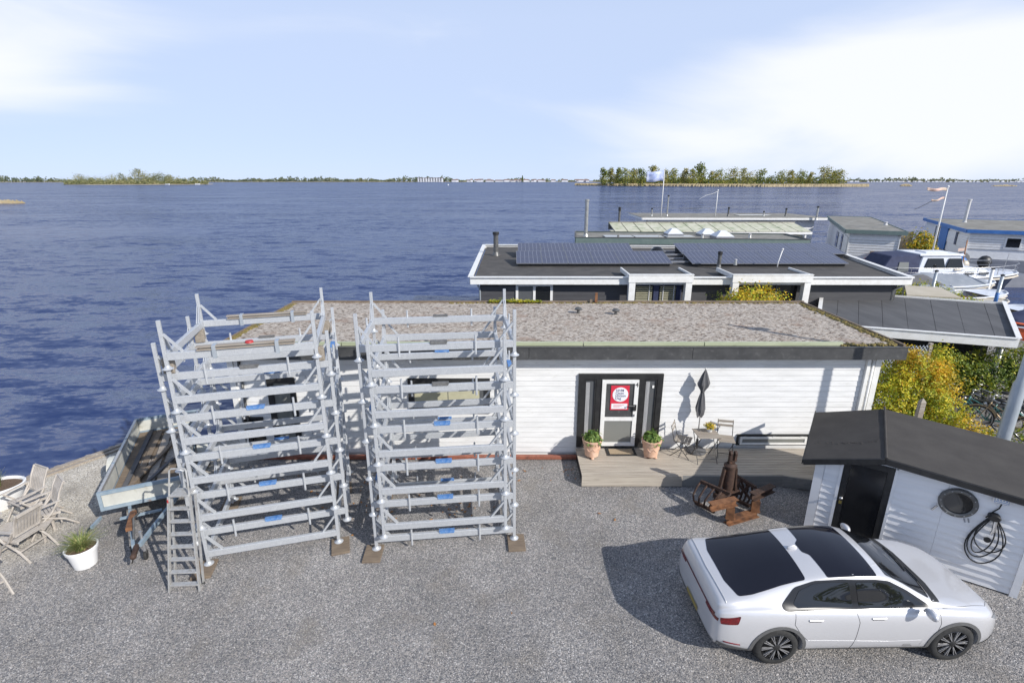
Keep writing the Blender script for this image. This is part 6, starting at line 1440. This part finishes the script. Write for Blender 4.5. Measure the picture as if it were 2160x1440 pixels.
for x0, x1 in ((-1.75, -.55), (-.35, .62)):
    MB().hexa([(x0 - .05, -1.195, 2.12), (x1 + .12, -1.15, 2.12), (x1 + .12, -1.12, 2.12), (x0 - .05, -1.12, 2.12)], [(x0 + .12, -1.125, 2.74), (x1 - .08, -1.085, 2.74), (x1 - .08, -1.06, 2.74), (x0 + .12, -1.06, 2.74)]).build('cabin_window', M['glass'], wh)
MB().hexa([(.98, -.9, 2.08), (.99, .9, 2.08), (.95, .9, 2.08), (.94, -.9, 2.08)], [(.68, -.8, 2.80), (.68, .8, 2.80), (.64, .8, 2.80), (.64, -.8, 2.80)]).build('windscreen', M['glass'], wh)
for x in (1.35, 2.3): MB().box(x - .28, x + .28, -1.04, -.97, 1.66, 1.84).build('porthole', M['greyglass'], CC)
MB().hexa([(-4.9, -1.3, 1.5), (-2.2, -1.35, 1.5), (-2.2, 1.35, 1.5), (-4.9, 1.3, 1.5)], [(-4.0, -1.05, 2.88), (-2.15, -1.12, 2.98), (-2.15, 1.12, 2.98), (-4.0, 1.05, 2.88)]).build('cockpit_canopy', M['navy'], CC, bevel=.05)
MB().hexa([(-3.6, -1.31, 1.9), (-2.9, -1.32, 1.9), (-2.9, -1.28, 1.9), (-3.6, -1.27, 1.9)], [(-3.5, -1.20, 2.5), (-2.9, -1.20, 2.5), (-2.9, -1.16, 2.5), (-3.5, -1.16, 2.5)]).build('canopy_window', M['paleglass'], CC)
for s in (1, -1):
    rp = [(x, s * (y - .05), z + .62) for x, y, z in G[2:]]; MB().tube(rp, .02, 6).build('guard_rail', M['chrome'], CC, True); MB().tube([(x, s * (y - .05), z + .32) for x, y, z in G[2:]], .012, 5).build('guard_wire', M['chrome'], CC, True)
    for g in G[2::3]: MB().tube([(g[0], s * (g[1] - .05), g[2]), (g[0], s * (g[1] - .05), g[2] + .62)], .016, 5).build('stanchion', M['chrome'], CC)
MB().tube([(1.6, 0, 1.95), (1.5, 0, 3.8)], .035, 6).build('mast', M['varnish'], CC, True); MB().quad([(1.5, 0, 3.3), (1.1, .05, 3.25), (1.1, .05, 3.05), (1.52, 0, 3.1)]).build('pennant', M['flagtan'], CC); MB().quad([(1.5, 0, 2.95), (1.05, .05, 2.85), (1.05, .05, 2.65), (1.52, 0, 2.75)]).build('pennant', M['flagwhite'], CC)
MB().tube([(4.4, 0, 1.7), (4.5, 0, 2.9)], .02, 5).build('bow_staff', M['chrome'], CC)
MB().tube([(.2, -1.13, 2.0), (.6, -1.13, 2.0)], .06, 8).build('fender', M['hullcream'], CC); MB().sphere((.85, -1.5, 1.55), .12, .12, .18).build('fender', M['black'], CC, True)
boat('covered_sloop', 'open sloop under a grey tarpaulin directly in front of the cabin cruiser', (27.0, 32.3, WZ + .12), R(2), 7.2, 2.2, 1.05, 'hullcream', 'boatwhite', 'varnish', ('greycanvas', .7), stripe='hullcream')
boat('covered_boat', 'dinghy with a low dark tarpaulin beside the end of the dark houseboat', (24.3, 31.2, WZ + .12), R(4), 5.6, 2.0, .95, 'hullgrey', 'boatwhite', 'varnish', ('darkcanvas', .95))
boat('wooden_sloop', 'cream wooden sloop with half open grey cover and varnished inside, third boat from the cruiser', (26.1, 29.6, WZ + .12), R(3), 5.6, 2.0, .95, 'boatwhite', 'boatwhite', 'varnish', stripe='hullcream')
tag(MB().hexa([(23.6, 28.8, .35), (25.6, 28.9, .35), (25.6, 30.3, .35), (23.6, 30.3, .35)], [(23.6, 29.5, 1.15), (25.6, 29.5, 1.0), (25.6, 29.7, 1.0), (23.6, 29.7, 1.15)]).build('boat_cover', M['greycanvas']), 'grey tent cover over the stern of the cream wooden sloop', 'boat cover')
boat('cream_launch', 'small cream launch with plain deck between the wooden sloop and the open boat', (25.2, 28.0, WZ + .12), R(2), 4.6, 1.7, .85, 'hullcream', 'hullcream', 'beige')
boat('open_boat', 'small open cream boat with a grey box and outboard behind the carport roof', (25.3, 26.2, WZ + .12), R(6), 4.2, 1.7, .85, 'hullcream', 'boatwhite', 'blockwood')
o = thing('boat_box', 'pale grey-green box standing in the small open cream boat', 'box', (24.4, 26.1, WZ + .5)); MB().box(-.6, .6, -.5, .5, 0, .6).build('body', M['paleglass'], o, bevel=.03); MB().box(-.62, .62, -.52, .52, .602, .66).build('lid', M['gutter'], o, bevel=.02)
ob = boat('orange_speedboat', 'orange-red speedboat with navy cover at the right picture edge', (25.1, 23.3, WZ + .1), R(176), 5.4, 2.1, 1.0, 'orange', 'orange', 'black', ('navy', .75), stripe='boatwhite')
# mooring posts
for i, (x, y, z1, mt, lb) in enumerate(((26.75, 27.9, 1.95, 'steelgrey', 'grey and blue mooring post in the water right of the boats'), (25.6, 25.0, 1.3, 'steelgrey', 'grey mooring post at the right picture edge above the orange boat'), (24.0, 29.0, 2.0, 'steelgrey', 'thin grey mooring post standing among the covered boats'), (29.6, 31.6, 1.7, 'white2', 'white mooring post by the cabin cruiser bow'))):
    t = thing('mooring_post', lb, 'mooring post', (x, y, -1.6)); MB().tube([(0, 0, 0), (0, 0, z1 + 1.6)], .085, 10).build('post', M[mt], t, True)
    if i == 0: MB().tube([(0, 0, 1.9), (0, 0, 2.6)], .09, 10).build('blue_band', M['blueTrim'], t, True)
    MB().lathe([(.10, 0), (.10, .06), (.001, .10)], 10, (0, 0, z1 + 1.58)).build('cap', M['black'], t, 'auto')
# ivy hedge and beige awning beside the boats
shrub('ivy_hedge', 'yellow-green ivy hedge running between the carport and the moored boats', (21.4, 25.2, 0), [(.2, 1.9, 1.0, .8, .75), (.9, 1.5, 1.0, .8, .75), (.7, .5, 1.0, .8, .75), (.3, -.5, 1.0, .8, .75), (-.1, -1.5, 1.0, .8, .75), (-.4, -2.4, 1.0, .8, .75), (-.6, 2.0, 1.0, .7, .7)], 7000, .055, ['gold', 'green'], 7, 'hedge')
aw = thing('beige_awning', 'flat beige awning on posts between the dark houseboat and the ivy hedge', 'awning')
Q_ = [(18.1, 23.2, 1.9), (20.1, 22.6, 1.9), (21.0, 24.9, 1.9), (19.6, 25.4, 1.9)]
MB().hexa([(x, y, z - .06) for x, y, z in Q_], Q_).build('canopy', M['beige'], aw)
for x, y, z in Q_: MB().tube([(x, y, 0), (x, y, 1.84)], .04, 6).build('post', M['steelpipe'], aw)
o = thing('folded_tarpaulin', 'dark bundle of covered goods at the right edge beside the carport corner', 'bundle', (16.6, 14.6, 0)); MB().sphere((0, 0, .5), .9, .6, .5, 12, 6, 0).build('cover', M['darkcanvas'], o, 'auto')
# ------------------------------------------------ islands, reeds, far shore
def tree(name, label, x, y, h, w, mat, group, trunk=True, seed=0, cat='tree', z=-.4):
    r = random.Random(seed); t = thing(name, label, cat, (x, y, z), 0, group)
    if trunk:
        mb = MB().tube([(0, 0, 0), (r.uniform(-.3, .3), 0, h * .35), (r.uniform(-.5, .5), 0, h * .75)], [h * .018, h * .013, h * .005], 5)
        for k in range(4): a = r.random() * 6.28; z0 = h * r.uniform(.25, .5); mb.tube([(0, 0, z0), (math.cos(a) * w * .3, math.sin(a) * w * .3, z0 + h * .22)], [h * .008, h * .003], 4)
        mb.build('trunk', M['bark'], t)
    mb = MB(); lumps = []; n = 9
    for i in range(n):
        u = (i + .5) / n; zz = h * (.15 + .77 * u); rr = w * .5 * (1 - abs(u - .42) * .95); a = r.random() * 6.28; q = rr * r.uniform(.15, .65)
        lumps.append((math.cos(a) * q, math.sin(a) * q, zz, rr * r.uniform(.55, .85)))
    for cx, cy, cz, rr in lumps:
        for i in range(85):
            d = Vector((r.gauss(0, 1), r.gauss(0, 1), r.gauss(0, 1))).normalized(); c = Vector((cx, cy, cz)) + Vector((d.x * rr, d.y * rr, d.z * rr * 1.05)) * r.uniform(.45, 1.08)
            nn = (d + Vector((r.gauss(0, .6), r.gauss(0, .6), r.gauss(0, .6)))).normalized(); e1 = nn.orthogonal().normalized(); e2 = nn.cross(e1); l = h * .036 * r.uniform(.6, 1.5)
            mb.quad([c - e1 * l, c - e2 * l * .7, c + e1 * l, c + e2 * l * .7])
    mb.build('crown', M[mat], t)
    return t
ISL = [(96, 800), (140, 735), (210, 672), (300, 632), (418, 640), (432, 655), (400, 690), (330, 720), (210, 790), (130, 830)]
tag(MB().prism(ISL, -1.2, .1).build('island', M['sandbank']), kind='structure')
def reeds(poly, h, n, name='reed_bed', mat='reed'):
    mb = MB(); seg = list(zip(poly, poly[1:])); tot = sum(math.dist(a, b) for a, b in seg)
    for a, b in seg:
        for i in range(int(n * math.dist(a, b) / tot)):
            t = rnd.random(); x = a[0] + (b[0] - a[0]) * t + rnd.uniform(-1, 1) * 2; y = a[1] + (b[1] - a[1]) * t + rnd.uniform(-1, 6); w = rnd.uniform(.5, 1.3); hh = h * rnd.uniform(.6, 1.15)
            mb.quad([(x - w, y, -.7), (x + w, y, -.7), (x + w * .7, y + rnd.uniform(-.4, .4), hh - .6), (x - w * .7, y, hh - .6)])
    return tag(mb.build(name, M[mat]), kind='stuff')
reeds(ISL[:6], 2.9, 5200)
T = [(1270, 351, 20, 0), (1288, 352, 18, 1), (1303, 351, 15, 0), (1318, 353, 22, 0), (1335, 354, 20, 1), (1351, 352, 18, 0), (1376, 347, 26, 1), (1401, 356, 20, 1), (1420, 354, 26, 0), (1444, 353, 16, 1), (1459, 353, 18, 0), (1478, 343, 24, 0), (1500, 359, 20, 1), (1517, 356, 22, 0), (1546, 354, 30, 1), (1573, 354, 24, 1), (1601, 355, 28, 0), (1645, 359, 24, 0), (1667, 356, 22, 1), (1687, 357, 20, 0), (1706, 360, 16, 1), (1735, 351, 32, 1), (1753, 357, 20, 0), (1769, 355, 22, 1)]
kinds = ['dark green', 'olive green']
for i, (u, v, w, k) in enumerate(T):
    y = 690 + 60 * ((i * 7) % 5) / 5 - (40 if u > 1630 else 0); y = max(y, 668); dep = .9545 * y + 2.2
    x = (u - 1080) / 1088 * dep; h = (386.5 - v) / 1088 * dep * 1.0 + 1.0; ww = w / 1088 * dep * (1.35, 1.8, 1.5, 1.7)[i % 4]
    tone = kinds[k]
    pos = 'first from the left' if i == 0 else ('just left of the gap in the island wood' if u == 1601 else ('just right of the gap in the island wood' if u == 1645 else ('standing apart at the right tip' if u == 1769 else ('tallest, above the island middle' if u == 1478 else ('behind the flag' if u == 1376 else ('broadest, near the right tip' if u == 1735 else 'number %s along the shore from the left' % ['', 'two', 'three', 'four', 'five', 'six', 'seven', 'eight', 'nine', 'ten', 'eleven', 'twelve', 'thirteen', 'fourteen', 'fifteen', 'sixteen', 'seventeen', 'eighteen', 'nineteen', 'twenty', 'twenty-one', 'twenty-two', 'twenty-three'][i]))))))
    tree('island_tree', '%s tree on the right island, %s' % (tone, pos), x, y, h, ww, 'far1' if k == 0 else 'far2', 'trees on the right island', True, i)
# undergrowth of the island
mb = MB()
for i in range(5200):
    t = rnd.random(); x = 150 + 268 * t; 
    if 352 < x < 363 and rnd.random() < .8: continue
    y = 770 - (x - 150) * .33 + rnd.uniform(-14, 14) + 6; z = abs(rnd.gauss(0, 5.0)); l = rnd.uniform(.6, 1.6); a = rnd.random() * 3.1; b = rnd.uniform(-.6, .6)
    mb.quad([(x - l * math.cos(a), y - l * math.sin(a), z - l * b), (x, y, z + l * .7), (x + l * math.cos(a), y + l * math.sin(a), z + l * b), (x, y, z - l * .7)])
tag(mb.build('undergrowth', M['far1']), kind='stuff')
# left island of willows
LI = [(-775, 930), (-720, 910), (-640, 930), (-572, 985), (-560, 1010), (-620, 1030), (-760, 990)]
tag(MB().prism(LI, -1.2, .0).build('island', M['sandbank']), kind='structure')
TL = [(140, 381, 22), (165, 371, 20), (182, 376, 20), (204, 377, 22), (222, 378, 20), (240, 374, 22), (256, 369, 20), (289, 361, 26), (305, 370, 22), (322, 371, 20), (344, 369, 24), (358, 372, 18), (374, 377, 20), (398, 382, 22), (270, 376, 24), (190, 380, 24), (330, 378, 26), (412, 384, 14)]
on = ['', 'second', 'third', 'fourth', 'fifth', 'sixth', 'seventh', 'eighth', 'ninth', 'tenth', 'eleventh', 'twelfth', 'thirteenth', 'fourteenth', 'fifteenth', 'sixteenth', 'seventeenth', 'eighteenth']
order = {j: r for r, j in enumerate(sorted(range(len(TL)), key=lambda j: TL[j][0]))}
for i, (u, v, w) in enumerate(TL):
    y = 955 + (u - 130) * .12 + (i % 3) * 9; dep = .9545 * y; x = (u - 1080) / 1088 * dep; h = max(6, (390 - v) / 1088 * dep)
    r_ = order[i]; lb = 'willow on the left island, %s' % ('leftmost by the open water' if r_ == 0 else ('rightmost and lowest' if r_ == 17 else ('tallest, rising above the rest' if v == 361 else '%s from its left end' % on[r_])))
    tree('willow', lb, x, y, h, w / 1088 * dep * 1.7, 'far3', 'willows on the left island', False, 100 + i)
mb = MB()
for i in range(4200):
    t = rnd.random(); x = -770 + 205 * t; y = 925 + 70 * t + rnd.uniform(0, 10); z = abs(rnd.gauss(0, 3.2)); l = rnd.uniform(.6, 1.5); a = rnd.random() * 3.1
    mb.quad([(x - l * math.cos(a), y - l * math.sin(a), z), (x, y, z + l * .8), (x + l * math.cos(a), y + l * math.sin(a), z), (x, y, z - l * .8)])
tag(mb.build('undergrowth', M['far3']), kind='stuff')
# reed islets
def islet(name, label, cx, cy, w, h, d=3):
    mb = MB()
    for i in range(160): x = cx + rnd.uniform(-w, w); y = cy + rnd.uniform(-d, d); q = h * (1 - abs(x - cx) / w * .5) * rnd.uniform(.5, 1.1); s = w * .04 + .12; mb.quad([(x - s, y, -.7), (x + s, y, -.7), (x + s * .6, y, -.6 + q), (x - s * .6, y, -.6 + q)])
    o = mb.build(name, M['reed']); tag(o, label, 'reed islet', 'reed islets')
islet('reed_islet', 'low reed islet at the left picture edge in the near water', -171, 180, 5.5, 1.3, 2); islet('reed_islet', 'small round reed islet right of the wooded island', 512, 700, 6, 3.2); islet('reed_islet', 'flat reed islet in front of the right far shore', 640, 700, 14, 2.0)
# trees round the yard behind the camera
mb = MB(); rb = random.Random(4)
for i in range(26):
    bx, by, bh_ = -50 + i * 4.4 + rb.uniform(-1, 1), -36 + rb.uniform(-5, 5), rb.uniform(5, 9)
    mb.tube([(bx, by, 0), (bx, by, bh_ * .6)], .15, 5)
    for k in range(110):
        d = Vector((rb.gauss(0, 1), rb.gauss(0, 1), rb.gauss(0, 1))).normalized() * rb.uniform(.5, 1); c = Vector((bx + d.x * 3, by + d.y * 3, bh_ * .55 + d.z * bh_ * .45)); e1 = d.orthogonal().normalized(); e2 = d.cross(e1); l = rb.uniform(.4, .8)
        mb.quad([c - e1 * l, c - e2 * l, c + e1 * l, c + e2 * l])
tag(mb.build('yard_wood', M['green']), kind='stuff')
# far shore
SH1 = [(-2700, 1900), (-1500, 1900), (-1200, 2150), (0, 2200), (1000, 2200), (2500, 1950), (2500, 2600), (-2700, 2600)]
tag(MB().prism(SH1, -1.5, .3).build('far_shore', M['sandbank']), kind='structure')
mb = MB(); rg = random.Random(11)
def shore_y(x):
    for (a, ya), (b, yb) in zip(SH1[:6], SH1[1:6]):
        if a <= x <= b: return ya + (yb - ya) * (x - a) / (b - a)
    return 2000
x = -2650
while x < 2450:
    u = x / (shore_y(x) * .9545) * 1088 + 1080
    hh = 17 * (1 + .35 * math.sin(x * .013) + .25 * math.sin(x * .041 + 1))
    if 950 < u < 1250: hh *= .62
    if u > 1780: hh *= .75
    if u < 700: hh *= .95
    if 1110 < u < 1260 and rg.random() < .45: x += 12; continue
    w = rg.uniform(7, 15); h = hh * rg.uniform(.65, 1.15); y = shore_y(x) + rg.uniform(12, 60)
    for k in range(30):
        a = rg.random() * 6.28; q = rg.random() ** .5; c = Vector((x + math.cos(a) * w * q, y + math.sin(a) * w * .6 * q, 1 + h * rg.random() * (1 - .45 * q * q))); l = rg.uniform(1.6, 3.6)
        d = Vector((rg.gauss(0, .5), -1, rg.gauss(0, .6))).normalized(); e1 = d.orthogonal().normalized(); e2 = d.cross(e1)
        mb.quad([c - e1 * l, c - e2 * l * .8, c + e1 * l, c + e2 * l * .8])
    x += rg.uniform(5, 9)
tag(mb.build('far_woods', M['farwood']), kind='stuff')
# white specks: far houses, boats in the marina
M['farwhite'] = pm('far_white', (.72, .73, .75), (.55, .56, .60), .05, .6); M['farroof'] = pm('far_roof', (.25, .16, .13), (.16, .13, .13), .05, .7)
mb = MB()
for i in range(150):
    u = rg.uniform(955, 1255) if i < 45 else rg.uniform(1785, 2110); x = (u - 1080) / 1088 * 2130 * .96; y = shore_y(x) - rg.uniform(-8, 25); 
    if i < 45: w, h = rg.uniform(5, 11), rg.uniform(4, 8); mb.mi = 0; mb.box(x - w, x + w, y - 3, y + 3, 0, h); mb.mi = 1; mb.hexa([(x - w - 1, y - 4, h), (x + w + 1, y - 4, h), (x + w + 1, y + 4, h), (x - w - 1, y + 4, h)], [(x - w, y - .3, h + 4), (x + w, y - .3, h + 4), (x + w, y + .3, h + 4), (x - w, y + .3, h + 4)])
    else: w = rg.uniform(3, 8); mb.mi = 0; mb.hexa([(x - w * .8, y - 1, -.6), (x + w * .8, y - 1, -.6), (x + w * .8, y + 1, -.6), (x - w * .8, y + 1, -.6)], [(x - w, y - 1.6, 1.6), (x + w * 1.2, y - 1.6, 1.6), (x + w * 1.2, y + 1.6, 1.6), (x - w, y + 1.6, 1.6)]); mb.box(x - w * .4, x + w * .5, y - 1, y + 1, 1.6, rg.uniform(2.4, 4.6))
tag(mb.build('far_houses_and_boats', [M['farwhite'], M['farroof']]), kind='stuff')
ap = thing('apartment_building', 'white flat-roofed apartment block on the far shore left of the wooded island', 'building', (-325, 2160, 0))
MB().box(-52, 48, 0, 14, 0, 15).build('wall', M['farwhite'], ap); MB().box(-54, 50, -1, 15, 15, 16.2).build('roof', M['farroof'], ap)
for j in range(4):
    for i in range(9): MB().box(-47 + i * 10.5, -41 + i * 10.5, -.3, -.05, 1.6 + 3.5 * j, 3.8 + 3.5 * j).build('window', M['glass'], ap)
tree('conifer', 'dark pointed conifer standing alone on the far shore above the houses', 42, 2180, 27, 9, 'far1', None, True, 55)
b = thing('white_buoy', 'small white buoy on the open water below the far apartment block', 'buoy', (-97, 818, WZ)); MB().sphere((0, 0, .6), 1.1, 1.1, 1.3, 10, 6).build('float', M['farwhite'], b, True)
# two small white boats by the willow island
for i, (x, y) in enumerate(((-578, 905), (-548, 940))): o = boat('motor_launch', ['small white boat right at the tip of the willow island', 'small white boat in open water just right of the willow island'][i], (x, y, WZ), R(20 * i), 8, 2.6, 1.5, 'farwhite', 'farwhite', 'farwhite', thw=False)
